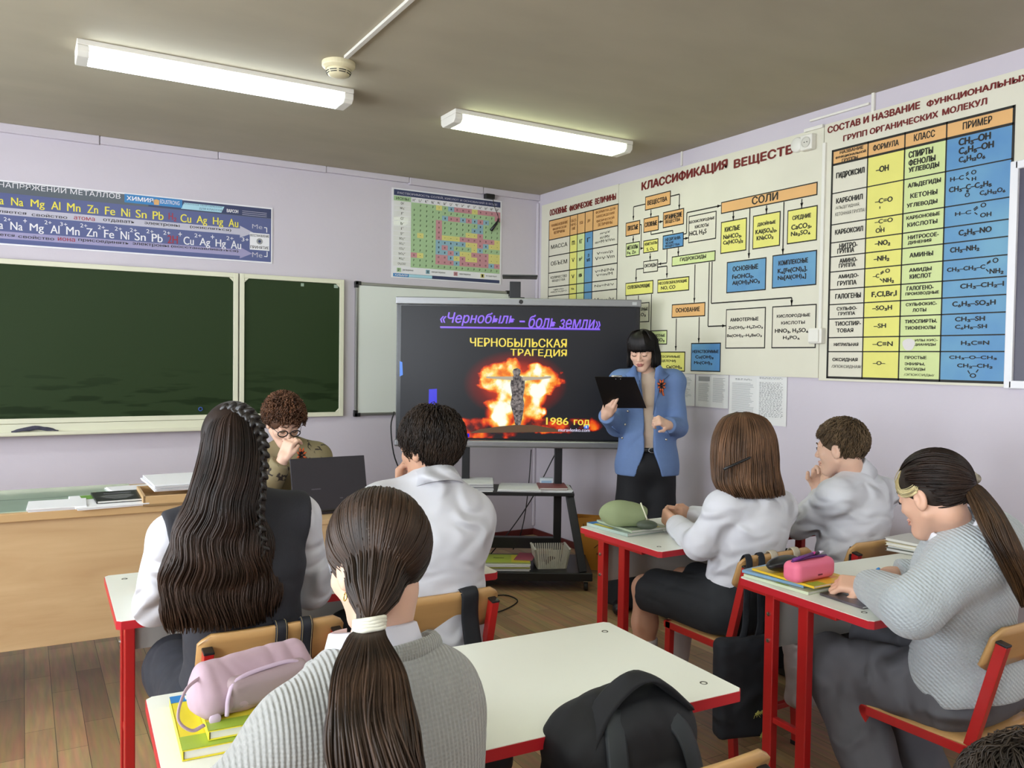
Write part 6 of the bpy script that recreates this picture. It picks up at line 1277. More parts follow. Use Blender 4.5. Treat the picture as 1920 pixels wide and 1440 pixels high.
# ---------------- girl writing in the light grey sweater
def make_GS():
    J = {}; y = -4.60
    J['HR'] = headR((.05, .90, -.30)); J['H'] = ony(1752, 925, y); J['P'] = X3((-1.335, -4.565, .565)); J['N'] = ony(1794, 992, y-.02)
    J['SL'] = ony(1822, 1048, y-.10); J['SR'] = J['N']+X3((.19, -.0, -.05)); J['EL'] = ony(1708, 1140, -4.645); J['ER'] = X3((-1.04, -4.46, .80))
    J['WL'] = onz(1632, 1100, .80); J['WR'] = onz(1672, 1078, .80)
    J['handL'] = (onz(1592, 1097, .80)-J['WL']+X3((0, .02, 0)), (.3, .3, -1), 1, dict(curl=(.75, .85, .9, .95), thumb=(.5, .7, .4))); J['handR'] = (onz(1632, 1077, .81)-J['WR'], (-.6, -.3, -.7), -1, dict(curl=(.7, .75, .85, .95), thumb=(.4, .8, .5)))
    seat_legs(J, -1.33, -4.565, .53); J['LL'] = X3((-1.43, -4.56, .525)); J['KL'] = X3((-1.47, -4.19, .50)); J['AL'] = X3((-1.50, -4.47, .10)); J['AR'] = X3((-1.22, -4.40, .09)); J['KR'] = X3((-1.20, -4.18, .53)); J['toeL'] = X3((-.15, .9, 0))
    t = person('GS', 'person', 'seated girl in a light grey ribbed sweater writing, ponytail and blond front streak', J, SKIN, h=.0045)
    SW = knit('knit_light', 'B4BBBF', 34, (0, .9, .4), dist=.003); s = SoftB(); trunk(s, J, .98, .016); sleeves(s, J, (.074, .074, .050), -.02, .05)
    s.ell(J['P']+X3((0, 0, .0)), (.192, .160, .13), None, .05); s.plane(J['P']+X3((0, 0, -.055)), (0, -.25, -1)); s.disp = folds(.006, 15, 63); s.obj('sweater', .0065, SW, t)
    Nk = J['N']; J['N'] = Nk+nrm(J['H']+J['HR']@X3((0, -.03, -.05))-Nk)*.040; collar(t, J, mat('collar_white', 'E2E2E8', .7), .068, .036, J['H']+J['HR']@X3((0, -.03, -.05))-Nk, 'shirt_collar', .02, False); J['N'] = Nk
    trousers(t, J, wrinkle(mat('trousers_grey', '5C5C61', .85), 5, .5, .03), (.108, .092, .088, .080), amp=.007, seed=6, hipw=.160, waist=.10)
    for q in 'LR': shoe(t, J, q)
    face_bits(t, J['H'], J['HR'], 1.0, '3A2820', 'C08A7C', 'shut')
    M = hair_mat('hair_brown_long', '2F2019', '190F0B', .34); s = SoftB(); scalp(s, J['H'], J['HR'], 1.0, low=-.060, grow=1.0, front=.060); s.obj('scalp_hair', .005, mat('hair_brown_base', '22170F', .6), t)
    tie = ony(1812, 906, y-.075); lt = J['HR'].T@(tie-J['H'])
    kp = lambda q: not (q[1] > .42 and q[2] < .50) and q[2] > -.75 and not (abs(q[0]) > .55 and q[1] > -.25 and q[2] < .02)
    gather('drawn_back_hair', t, M, J['H'], J['HR'], 1.0, lt, kp, 1400, 16, .0020, 65, 1.0)
    W = lambda *p: J['H']+J['HR']@X3(p)
    BL_ = hair_mat('hair_blond', 'DCCFA4', 'C2B080', .5); R_ = np.random.RandomState(4); ps_ = []
    for q in (-1, 1):
        for i in range(64):
            e = R_.normal(0, .0028, 3); u = R_.uniform(0, 1)**1.3*1.6; pth = [J['H']+J['HR']@(SK_C+nrm(X3(d)+X3((0, 0, .085*u)))*SK_R*1.03) for d in ((q*.04, .82, .56), (q*.40, .86, .14), (q*.74, .62, -.20), (q*.93, .26, -.26), (q*.99, .02, -.20))]
            ps_.append(np.array(spl([p+e for p in pth], 12)))
    Vs, Fs = strand_geo(np.array(ps_), .0011); fast_obj('blond_streak', Vs, Fs, BL_, t)
    tp = [tie, ony(1824, 915, y-.10), ony(1850, 955, y-.15), ony(1872, 1000, y-.19), ony(1893, 1045, y-.215), ony(1912, 1090, y-.22), ony(1925, 1140, y-.215)]
    pony('ponytail', t, hair_mat('hair_pony', '4A3420', '2C1D12', .36), tp, [.018, .026, .036, .038, .034, .028, .014], 800, 20, 67, .0021, .004, 1.6, 6, .7)
    s = SoftB(); ax = nrm(tp[1]-tp[0]); sd = nrm(np.cross(ax, (0, 1, .3))); fr_ = np.cross(ax, sd); R_ = np.random.RandomState(2)
    for q in np.linspace(0, 2*PI, 13)[:-1]: s.ell(tie+(sd*math.cos(q)+fr_*math.sin(q))*.024+R_.normal(0, .003, 3), (.011, .011, .012), None, .004)
    s.disp = folds(.003, 160, 4); s.obj('scrunchie', .0032, mat('scrunchie_beige', 'B0A694', .8, var=.5, vscale=70, col2='5E574E'), t)
    a, b = J['WR']+nrm(J['handR'][0])*.075+X3((0, 0, .055)), onz(1622, 1105, .765); pn = MB(); c0 = lerp(a, b, -.35); c0 = onz(1648, 1066, .845); b = onz(1618, 1093, .764); pn.tube([c0, lerp(c0, b, .05), lerp(c0, b, .85), b], [.004, .0052, .0048, .001], 10)
    tag(obj('pen', pn, mat('pen_blue', '3E86C8', .3), smooth=True), 'blue pen in the writing hand of the girl in the light grey sweater', 'pen')

# ---------------- standing woman with the clipboard
def make_SW():
    J = {}; D = 5.05; F_ = nrm(-fw*X3((1, 1, 0))); L_ = nrm(-rt*X3((1, 1, 0)))
    J['H'] = V(1205, 655, 5.02); J['HR'] = headR(F_*.84+L_*.36+X3((0, 0, -.34))); J['P'] = V(1213, 872, 5.08); J['N'] = V(1213, 704, 5.07)
    J['SR'] = V(1163, 716, 5.06); J['SL'] = V(1263, 716, 5.06); J['ER'] = V(1156, 800, 5.02); J['EL'] = V(1271, 802, 5.02); J['WR'] = V(1136, 778, 4.83); J['WL'] = V(1252, 797, 4.84)
    J['handR'] = (V(1147, 748, 4.74)-J['WR'], nrm(L_*-.5-F_*.2+X3((0, 0, .9))), -1, dict(curl=(.35, .4, .45, .5), g=.93, thumb=(.3, .8, .3))); J['handL'] = (V(1234, 787, 4.79)-J['WL'], nrm(L_*.3-F_*.6+X3((0, 0, -.6))), 1, dict(curl=(1.1, 1.15, 1.2, 1.25), g=.93))
    for q, a, b, c in (('R', 1190, 1183, 1172), ('L', 1233, 1238, 1240)): J['L'+q] = V(a, 880, 5.08); J['K'+q] = V(b, 985, 5.06); J['A'+q] = V(c, 1112, 5.08); J['A'+q][2] = .085; J['toe'+q] = F_+L_*(.2 if q == 'R' else -.2)
    J['AL'] = X3((-.50, -2.20, .085)); J['AR'] = X3((-.66, -2.04, .085))
    t = person('SW', 'person', 'standing woman with a dark bob in a blue blazer, reading from a clipboard', J, SKIN3, h=.0045, w=.84)
    BLZ = mat('blazer_blue', '6680AE', .75, var=.05, vscale=40, bump=.05, bscale=200); R = np.stack([-rt*X3((1, 1, 0)), F_, X3((0, 0, 1))], 1); R[:, 0] = nrm(np.cross(F_, X3((0, 0, 1))))
    TOP = mat('top_beige', 'C9B39E', .8); s = SoftB(); trunk(s, J, .80, -.002); s.plane(J['P']+X3((0, 0, .10)), (0, 0, -1)); s.disp = folds(.002, 20, 71); s.obj('knit_top', .006, TOP, t)
    s = SoftB(); trunk(s, J, .93, .016); P = J['P']; s.cone(P+X3((0, 0, .16)), P+X3((0, 0, -.06)), .128, .150, .05, sq=(R[:, 0], 1.28)); sleeves(s, J, (.060, .056, .047), -.01)
    for q in 'LR': s.ell(J['S'+q]+X3((0, 0, .012)), (.06, .055, .045), R, .03)
    s.plane(P+X3((0, 0, -.055)), (0, 0, -1)); s.disp = folds(.0032, 16, 73)
    fr_ = P+F_*.17; c = J['N']+F_*.11           # front opening: a narrow wedge at the top, wider below
    def wedge(Q):
        q = Q-P; x = q@R[:, 0]-.012; y_ = q@F_; z = q[..., 2]; top = (J['N']-P)[2]
        half = .030+.016*np.clip((z-.30)/(top-.30), 0, 1)+.052*np.clip((.10-z)/.16, 0, 1); return np.maximum(np.abs(x)-half, .025-y_)
    s._a('-', P-X3((.3, .3, .2)), J['N']+X3((.3, .3, .1)), wedge, .006); s.ell(J['N']+X3((0, 0, .03)), (.062, .062, .05), None, .02, '-'); bl = s.obj('blazer', .006, BLZ, t)
    def on_front(px, py, off=0.0):                # a point on the blazer front at that pixel
        d = ray(px, py); k = 4.6
        return CAM+d*(4.90+off)
    LPL = mat('lapel_blue', '607AAA', .75)
    surf = {}
    bpy.context.view_layer.update(); dg = bpy.context.evaluated_depsgraph_get()
    from mathutils.bvhtree import BVHTree
    me = bl.data; loc = X3(t.location); bv = BVHTree.FromPolygons([tuple(v.co) for v in me.vertices], [tuple(p.vertices) for p in me.polygons])
    def hit(px, py):
        o = Vector(CAM-loc); d = Vector(nrm(ray(px, py))); h_ = bv.ray_cast(o, d); return (X3(h_[0])+loc if h_[0] is not None else CAM+ray(px, py)*4.95), d
    def on(px, py, off=.004): p, d = hit(px, py); return p-X3(d)*off
    for pts in ([(1196, 690), (1188, 684), (1178, 698), (1172, 702), (1184, 708), (1197, 735), (1205, 765), (1208, 790), (1206, 760), (1199, 720)], [(1229, 690), (1238, 684), (1248, 698), (1255, 703), (1240, 710), (1234, 740), (1226, 775), (1222, 790), (1226, 740), (1227, 715)]):
        mb = MB(); n_ = len(pts); c0 = np.mean(pts, 0); grid_ = [[on(c0[0]+(p[0]-c0[0])*u, c0[1]+(p[1]-c0[1])*u, .007) for p in pts] for u in (0.02, .5, 1.0)]; mb.grid(grid_, closed=True); obj('lapel', mb, LPL, t, smooth=True, world=True, solid=.003)
    for px, py in ((1177, 771), (1172, 796), (1167, 821), (1249, 824)):
        p = on(px, py, .003); bt = SoftB(); bt.ell(p, (.0085, .0085, .0085)); bt.obj('button', .0022, mat('button_silver', 'C4C0B8', .25, .9), t)
    for a, b in (((1148, 800), (1161, 812)), ((1247, 805), (1258, 818))): obj('pocket_flap', MB().tube([on(*a, .003), on((a[0]+b[0])/2, (a[1]+b[1])/2, .004), on(*b, .003)], .004, 6), LPL, t, smooth=True, world=True)
    RBo = mat('ribbon_orange', 'D8622A', .5); RBk = mat('ribbon_black', '1A1412', .5); c0 = on(1240, 723, .008)
    def ribbon(center, ux, uz, nn, sc, parent, nm='ribbon_badge'):
        mb = MB(); mk = MB()
        for i in range(16):
            a = 2*PI*i/16; rr = (.026 if i % 2 else .019)*sc; d = ux*math.cos(a)*.72+uz*math.sin(a)*1.1; sd = -ux*math.sin(a)*.72+uz*math.cos(a)*1.1
            (mb if i % 2 else mk).tube([center+d*rr*.15, center+d*rr*.6+nn*.007*sc, center+d*rr+nn*.002], [.0015*sc, .0045*sc, .002*sc], 6)
        for q in (-1, 1): mb.tube([center-uz*.01*sc, center-uz*.03*sc+ux*q*.006*sc, center-uz*.044*sc+ux*q*.010*sc], [.003*sc, .0045*sc, .0045*sc], 6); mk.tube([center-uz*.012*sc+nn*.002, center-uz*.032*sc+ux*q*.003*sc+nn*.002, center-uz*.043*sc+ux*q*.006*sc+nn*.002], .0018*sc, 6)
        o = tag(thing(nm, '', 'badge', center), parent[1], 'badge'); o['group'] = 'orange and black ribbon badges'
        obj('orange_loops', mb, RBo, o, smooth=True, world=True); obj('black_loops', mk, RBk, o, smooth=True, world=True)
    ribbon(c0, nrm(rt), X3((0, 0, 1)), F_, 1.4, (t, 'orange and black ribbon badge on the blue blazer of the standing woman'))
    trousers(t, J, mat('trousers_navy_black', '0E0F15', .8), (.105, .098, .100, .108), amp=.004, hipw=.165, waist=.13, drop=.06)
    bc = V(1214, 803, 4.93); obj('belt', MB().tube([P+X3((0, 0, .105))+(R[:, 0]*math.cos(q)*1.28+F_*math.sin(q))*.121 for q in np.linspace(0, 2*PI, 33)], .014, 8, flat=.35), BLK, t, smooth=True, world=True)
    bk = P+X3((0, 0, .105))+F_*.128+R[:, 0]*-.01; obj('buckle', MB().tube([bk+R[:, 0]*.022*math.cos(q)+X3((0, 0, 1))*.015*math.sin(q) for q in np.linspace(0, 2*PI, 21)], .0028, 6), CHR, t, smooth=True, world=True)
    for q in 'LR': shoe(t, J, q)
    face_bits(t, J['H'], J['HR'], 1.0, '1E1512', 'AE6A62', 'shut')
    M = hair_mat('hair_black', '17100E', '0A0707', .34); s = SoftB(); scalp(s, J['H'], J['HR'], 1.0, low=-.055, grow=1.02, front=.070); s.obj('scalp_hair', .005, mat('hair_black_base', '120C0A', .6), t)
    hr = J['HR']; W = lambda *p: J['H']+hr@X3(p); dn = X3((0, 0, -1)); cR, cF = hr[:, 0], nrm(hr[:, 1]*X3((1, 1, 0)))
    rows = [(W(0, -.0, .124), .014, .014), (W(0, -.006, .110), .056, .068), (W(0, -.010, .070), .084, .102), (W(0, -.012, .02), .090, .108), (W(0, -.012, -.03)+cF*-.012, .096, .105), (W(0, -.010, -.03)+dn*.05-cF*.015, .100, .095), (W(0, -.010, -.03)+dn*.088-cF*.02, .097, .088)]
    loft('hair', t, M, rows, (cR, -cF), (-.70, PI+.70), 1200, 18, .0022, 75, 0, 3, 14, (.88, 1.04), .05, (.93, 1.0))
    R_ = np.random.RandomState(9); ps_ = []
    for i in range(330):
        a = R_.uniform(-1.12, 1.12); z1 = .022+R_.normal(0, .003)-.006*abs(a); x = .066*a; yy = math.sqrt(max(.02, 1-(x/.084)**2))
        ps_.append(np.array(spl([W(x*.3, .02+.0*a, .122), W(x*.75, .062*yy+.01, .104), W(x*1.02, .090*yy+.004, .066), W(x*1.08, .098*yy+.003, z1)], 12)))
    Vs, Fs = strand_geo(np.array(ps_), .0022); fast_obj('fringe', Vs, Fs, M, t)
    # clipboard
    A, B, C_, D_ = V(1115, 706, 4.60), V(1190, 707, 4.66), V(1212, 765, 4.86), V(1133, 765, 4.79)
    t2 = thing('clipboard', 'black clipboard held open by the standing woman', 'clipboard', (A+C_)/2); n_ = nrm(np.cross(B-A, D_-A)); mb = MB(); q = [A, B, C_, D_]; mb.add([p+n_*.0015 for p in q]+[p-n_*.0015 for p in q], [(0, 1, 2, 3), (7, 6, 5, 4), (0, 4, 5, 1), (1, 5, 6, 2), (2, 6, 7, 3), (3, 7, 4, 0)])
    obj('board', mb, mat('clipboard_black', '0A0A0E', .4), t2, world=True)
    sgn = 1 if n_@(CAM-A) > 0 else -1; pp = [lerp(A, D_, .04), lerp(B, C_, .04), lerp(B, C_, .97), lerp(A, D_, .97)]; pp = [lerp(p, (A+C_)/2, .05)-n_*sgn*.0035 for p in pp]; obj('paper', MB().add(pp, [(0, 1, 2, 3)]), PWH, t2, world=True)
    obj('clip', MB().tube([lerp(A, B, .42)-n_*sgn*.004, lerp(A, B, .68)-n_*sgn*.004], .006, 8), CHR, t2, smooth=True, world=True)
    for u in (.5, .62): obj('rivet', MB().lathe(lerp(lerp(A, B, u), lerp(D_, C_, u), .06), [(0, .003), (.003, .003), (.003, -.003), (0, -.003)], 10, axis='y'), CHR, t2, world=True)
    return ribbon

# ---------------- seated teacher behind the laptop
def make_TE(ribbon):
    J = {}; F_ = nrm(-fw*X3((1, 1, 0))); Rt = nrm(rt*X3((1, 1, 0)))
    J['H'] = V(532, 790, 4.30); J['HR'] = headR(F_*.72+Rt*.48+X3((0, 0, -.45))); J['P'] = V(560, 985, 4.58); J['P'][2] = .57; J['N'] = V(540, 842, 4.40)
    J['SL'] = V(594, 858, 4.42); J['SR'] = V(496, 868, 4.34); J['EL'] = V(600, 950, 4.28); J['ER'] = V(497, 925, 4.14); J['WL'] = V(555, 935, 4.06); J['WR'] = V(530, 862, 4.10); J['WL'][2] = .79; J['EL'][2] = .80; J['ER'][2] = .805
    J['handR'] = (V(548, 815, 4.115)-J['WR'], nrm(F_*-.8+Rt*.5), -1, dict(curl=(.75, .8, .9, .9), thumb=(.35, .8, .3))); J['handL'] = (V(540, 930, 4.03)-J['WL'], X3((0, 0, -1)), 1, dict(curl=(.4, .45, .5, .5)))
    for q, sg in (('L', 1), ('R', -1)): J['L'+q] = J['P']+Rt*sg*.095+X3((0, 0, -.03)); J['K'+q] = J['L'+q]+X3((0, -.42, -.01)); J['A'+q] = X3((J['K'+q][0], J['K'+q][1]+.02, .085)); J['toe'+q] = X3((0, -1, 0))
    t = person('TE', 'person', 'seated teacher with short curly auburn hair and glasses behind the laptop, hand at her face', J, SKIN3, h=.0045, w=1.0)
    BL = mat('blouse_olive', '857858', .75); n, l = nt(BL); b = n['Principled BSDF']; tc = n.new('ShaderNodeTexCoord'); vo = n.new('ShaderNodeTexVoronoi'); vo.feature = 'DISTANCE_TO_EDGE'; vo.inputs['Scale'].default_value = 10; nz = n.new('ShaderNodeTexNoise'); nz.inputs['Scale'].default_value = 9
    mxv = n.new('ShaderNodeMixRGB'); mxv.inputs['Fac'].default_value = .25; l.new(tc.outputs['Object'], nz.inputs['Vector']); l.new(tc.outputs['Object'], mxv.inputs['Color1']); l.new(nz.outputs['Color'], mxv.inputs['Color2']); l.new(mxv.outputs['Color'], vo.inputs['Vector'])
    ra = n.new('ShaderNodeValToRGB'); ra.color_ramp.elements[0].position = .045; ra.color_ramp.elements[1].position = .06; l.new(vo.outputs['Distance'], ra.inputs['Fac']); rb = n.new('ShaderNodeValToRGB'); rb.color_ramp.elements[0].position = .50; rb.color_ramp.elements[1].position = .52; l.new(nz.outputs['Fac'], rb.inputs['Fac'])
    mm = n.new('ShaderNodeMath'); mm.operation = 'MAXIMUM'; l.new(ra.outputs['Color'], mm.inputs[0]); l.new(rb.outputs['Color'], mm.inputs[1]); mx = n.new('ShaderNodeMixRGB'); mx.inputs['Color1'].default_value = lin('2A2018'); mx.inputs['Color2'].default_value = lin('857858'); l.new(mm.outputs[0], mx.inputs['Fac']); l.new(mx.outputs['Color'], b.inputs['Base Color'])
    s = SoftB(); trunk(s, J, 1.10, .022); sleeves(s, J, (.070, .062, .050), -.015); s.plane(J['P']+X3((0, 0, -.04)), (0, 0, -1)); s.disp = folds(.004, 18, 83); s.obj('blouse', .0065, BL, t)
    trousers(t, J, mat('trousers_black', '17171B', .85))
    for q in 'LR': shoe(t, J, q)
    face_bits(t, J['H'], J['HR'], 1.0, '5A3A28', 'B4746C', 'shut')
    M = hair_mat('hair_auburn', '6E4A34', '442A1A', .45); s = SoftB(); scalp(s, J['H'], J['HR'], 1.0, low=-.045, grow=1.13, front=.066); s.disp = folds(.006, 55, 85); s.obj('scalp_hair', .0045, mat('hair_auburn_base', '543624', .6), t)
    kp = lambda q: not (q[1] > .42 and q[2] < .30) and q[2] > -.55 and not (abs(q[0]) > .72 and q[1] > -.10 and q[2] < -.05)
    crop('hair', t, M, J['H'], J['HR'], 1.0, 1500, .05, (0, -.3, .95), kp, 17, .0024, .018, 9, 1.3, .2, 1.13)
    W = lambda *p: J['H']+J['HR']@X3(p); G = mat('glasses_black', '141216', .3); g = MB()
    for q in (-1, 1):
        g.tube([W(q*.033+.025*math.cos(a), .106-.004*abs(math.cos(a)), -.010+.018*math.sin(a)) for a in np.linspace(0, 2*PI, 25)], .0030, 6); g.tube([W(q*.058, .100, -.004), W(q*.074, .06, -.002), W(q*.080, .0, .0)], .0016, 6)
    g.tube([W(-.009, .106, -.006), W(0, .109, -.004), W(.009, .106, -.006)], .0016, 6); tag(obj('glasses', g, G, smooth=True), 'dark rimmed glasses worn by the seated teacher', 'glasses')
    fr = V(566, 853, 4.20); ribbon(fr, Rt, X3((0, 0, 1)), F_, 1.35, (t, 'orange and black ribbon badge on the olive blouse of the seated teacher'))
    obj('earring', MB().lathe(W(-.082, -.004, -.05), [(0, .004), (.003, 0), (0, -.004)], 10), mat('pearl', 'D8D4CC', .2), t, world=True)

# ---------------- person whose hair shows at the bottom right
def make_FR():
    J = {}; J['H'] = V(1925, 1492, 1.10); J['HR'] = headR((-.15, .85, -.5)); x, y = CH['FR']; J['P'] = X3((x, y-.05, .56)); J['N'] = X3((x-.01, y+.04, .99))
    J['H'] = V(1962, 1568, 1.10); J['N'] = J['H']+X3((.02, -.13, -.10)); J['P'] = X3((-2.36, -5.60, .56)); J['N'] = X3((-2.56, -5.49, .86))
    J['SL'] = J['N']+X3((-.15, -.03, -.05)); J['SR'] = J['N']+X3((.17, -.02, -.05)); J['EL'] = J['SL']+X3((-.03, .10, -.24)); J['ER'] = J['SR']+X3((.06, .12, -.22)); J['WL'] = J['EL']+X3((.10, .18, -.03)); J['WR'] = J['ER']+X3((-.12, .18, -.02))
    J['handL'] = ((.5, .7, 0), (0, 0, -1), 1, FLAT); J['handR'] = ((-.5, .7, 0), (0, 0, -1), -1, FLAT); seat_legs(J, -2.36, -5.58)
    t = person('FR', 'person', 'person bending forward, only brown hair showing at the bottom right corner', J, SKIN, h=.008)
    face_bits(t, J['H'], J['HR'], 1.0, '3A2820', 'B88074', 'shut')
    s = SoftB(); trunk(s, J, 1.0, .016); sleeves(s, J); s.plane(J['P']+X3((0, 0, -.04)), (0, 0, -1)); s.obj('jacket', .009, mat('jacket_dark', '202126', .8), t); trousers(t, J, mat('trousers_black', '17171B', .85))
    for q in 'LR': shoe(t, J, q)
    M = hair_mat('hair_mid_brown', '33271D', '1C150F', .5); s = SoftB(); scalp(s, J['H'], J['HR'], 1.0, low=-.07, grow=1.04); s.obj('scalp_hair', .006, mat('hair_mid_base', '2A1F17', .7), t)
    crop('hair', t, M, J['H'], J['HR'], 1.0, 2600, .085, (0, -.2, .97), HMASK, 27, .0013, .008, 9, .18, .2, 1.03)

make_LH(); make_BD(); make_PT(); make_RG(); make_RB(); make_GS(); _rb = make_SW(); make_TE(_rb); make_FR()
# ================================================================== THINGS ON AND UNDER THE DESKS
def rot(t): return np.array(Matrix.Rotation(t, 3, 'Z'))
ZT = .7605
YB = mat('book_yellow', 'E0CE2E', .4); BB = mat('book_blue', '2F7FC8', .4); GB_ = mat('book_green', '9CB63A', .4); TEAL = mat('book_teal', '8FB0A4', .45); PLAS = mat('plastic_cover', 'D8E4D8', .15)
def textbook(label, c, w, d, h, rz, body, bands, seed=0):
    t = book('textbook', label, c, w, d, h, rz, body, None, 'x-'); mb = MB(); Fm = flat_on(t, mb, h+.0004)
    for k_, (m, a0, b0, a1, b1) in enumerate(bands): Fm.rect(a0*w, b0*d, a1*w, b1*d, m, .0003*k_)
    if bands: objs('cover_print', mb, None, t)
    return t
# near desk: two textbooks and the lavender pencil case
textbook('yellow textbook with blue and green bands, undermost at the near desk corner', (-3.425, -4.285, ZT), .205, .265, .020, -.06, YB, [(BB, -.5, .36, .5, .5), (GB_, -.5, -.5, .5, -.28), (PWH, -.36, .39, -.2, .47)])
textbook('yellow textbook with a blue band, uppermost under the lavender pencil case', (-3.385, -4.275, ZT+.0215), .19, .255, .018, -.06, mat('book_lemon', 'E8DA3C', .4), [(BB, -.5, .34, .5, .5), (TEAL, -.5, .30, .5, .34), (GB_, -.5, -.5, .5, -.34)])
c0 = np.array((-3.385, -4.30, ZT+.0405)); A_ = .27; Rz = rot(A_)
LAV = mat('pouch_lavender', 'BBA0AC', .8, var=.06, vscale=30, bump=.15, bscale=18); LAV2 = mat('zip_lavender', 'CDB6CC', .6)
t = thing('pencil_case', 'lavender fabric pencil case with a wrist loop lying on the yellow textbooks', 'pencil case', c0, A_)
def L2(*p): return c0+Rz@np.array(p, float)
s = SoftB(); s.rbox(L2(0, 0, .032), (.122, .040, .032), .026, Rz, .02); s.rbox(L2(.004, .008, .066), (.112, .018, .034), .016, Rz, .05); s.disp = folds(.0035, 28, 101); s.obj('pouch', .004, LAV, t)
s = SoftB(); s.rbox(L2(.014, -.030, .040), (.088, .018, .034), .016, Rz @ np.array(Matrix.Rotation(.22, 3, 'X')), .02); s.disp = folds(.0015, 30, 103); s.obj('front_pocket', .004, mat('pouch_lavender_dark', 'A99499', .8, bump=.15, bscale=18), t)
arc = spl([L2(-.080, -.050, .010), L2(-.076, -.049, .046), L2(-.055, -.042, .070), L2(.0, -.038, .077), L2(.07, -.038, .075), L2(.100, -.040, .05)], 30)
zz = obj('zip', MB().tube(arc, .0042, 8), LAV2, t, smooth=True, world=True)
pl_ = MB().lathe((0, 0, 0), [(0, -.002), (.010, -.002), (.0115, 0), (.010, .002), (0, .002)], 24, axis='y'); q = obj('zip_pull', pl_, LAV2, zz, smooth=True); q.location = Vector(L2(-.084, -.064, .003)-c0) @ Matrix.Rotation(0, 3, 'Z'); q.location = tuple(np.linalg.inv(Rz)@(L2(-.084, -.064, .006)-c0)); q.matrix_parent_inverse = Matrix.Identity(4)
obj('wrist_loop', MB().tube(spl([L2(-.108, -.005, .082), L2(-.148, -.022, .070), L2(-.170, -.040, .030), L2(-.150, -.050, .004), L2(-.122, -.045, .004)], 30), .0040, 8, flat=.5), LAV, t, smooth=True, world=True)
for o in t.children:
    if o.type == 'MESH' and o.name.split('.')[0] in ('pouch', 'front_pocket', 'zip', 'wrist_loop'): o.rotation_euler = (0, 0, -A_)
# front right desk: books and the green pencil case
textbook('pale teal textbook under the green pencil case, undermost', (-1.50, -3.125, ZT), .21, .275, .014, .05, mat('book_grey_teal', 'A9BAB0', .35), [(BB, -.5, .36, .5, .5), (YB, -.5, -.1, -.40, .34)])
textbook('grey-green glossy textbook, uppermost under the green pencil case', (-1.475, -3.145, ZT+.0155), .20, .26, .010, -.04, mat('book_sage', 'A8B49A', .3), [(YB, -.42, -.2, -.32, .4), (YB, .0, -.45, .3, -.40)])
GC = mat('pouch_green', '8E9A72', .8, bump=.15, bscale=24); c0 = np.array((-1.535, -3.175, ZT+.027)); A_ = -.62; Rz = rot(A_)
t = thing('pencil_case', 'sage green pencil case with a white zip on the front right desk', 'pencil case', c0)
s = SoftB(); s.ell(L2(-.02, 0, .05), (.095, .052, .056), Rz, .02); s.rbox(L2(.02, 0, .040), (.080, .048, .038), .03, Rz, .04); s.plane(L2(0, 0, .002), (0, 0, -1), .006); s.plane(L2(.088, 0, .05), Rz@np.array((1, 0, -.35)), .012); s.disp = folds(.003, 26, 105); s.obj('pouch', .004, GC, t)
ring_ = [L2(.083-.02*(math.sin(a)), .047*math.cos(a), .047+.050*math.sin(a)) for a in np.linspace(-.45, PI+.2, 22)]; zz = obj('zip', MB().tube(ring_, .0036, 7), mat('zip_cream', 'E4E2C8', .6), t, smooth=True, world=True)
obj('zip_pull', MB().box(L2(.098, .030, .014), (.008, .005, .022)), mat('zip_cream', 'E4E2C8', .6), zz, world=True)
c1 = onz(1213, 984, ZT+.045); t = thing('dark_case', 'small dark green glasses case lying behind the sage pencil case', 'case', (c1[0], c1[1], ZT+.028)); s = SoftB(); s.ell(c1, (.045, .03, .020), rot(-.6)); s.obj('case', .004, mat('case_dark_green', '4A5244', .5), t)
# second right desk: textbooks, pink pencil case, glasses case, notebook, book pile
textbook('pale yellow textbook at the bottom under the pink pencil case', (-1.535, -4.085, ZT), .20, .265, .010, .04, mat('book_pale', 'C9D2B4', .35), [(GB_, -.5, -.2, -.44, .0)])
textbook('blue and cream notebook sticking out under the pink pencil case', (-1.53, -4.055, ZT+.0115), .19, .24, .010, .12, mat('book_bluegrey', '7FA2C0', .35), [])
textbook('yellow and orange textbook, uppermost under the pink pencil case', (-1.52, -4.105, ZT+.023), .20, .26, .008, .0, mat('book_gold', 'E6BE34', .35), [(mat('book_orange', 'DE8E3C', .4), -.3, -.35, .35, .2), (GB_, -.5, -.5, -.2, -.36), (TEAL, .3, -.5, .5, -.44)])
PK = mat('pouch_pink', 'E8728E', .55); PKD = mat('pouch_pink_dark', 'C2406A', .5); c0 = np.array((-1.56, -4.165, ZT+.0315)); A_ = .05; Rz = rot(A_)
t = thing('pencil_case', 'pink silicone pencil case with pens in its open top on the second right desk', 'pencil case', c0)
s = SoftB(); s.rbox(L2(0, 0, .034), (.100, .034, .034), .022, Rz, .01); s.ell(L2(0, 0, .072), (.082, .013, .016), Rz, .006, '-'); s.obj('case', .0032, PK, t)
zz = obj('zip', MB().tube([L2(x, .0, .0665+.004*math.cos(x*18)) for x in np.linspace(-.088, .088, 14)], .0045, 7), mat('zip_purple', '5A2A6A', .5), t, smooth=True, world=True)
obj('maker_mark', MB().box(L2(.012, -.0345, .02), (.022, .001, .004), None, Rz), mat('mark_maroon', '6A1E36', .5), t, world=True)
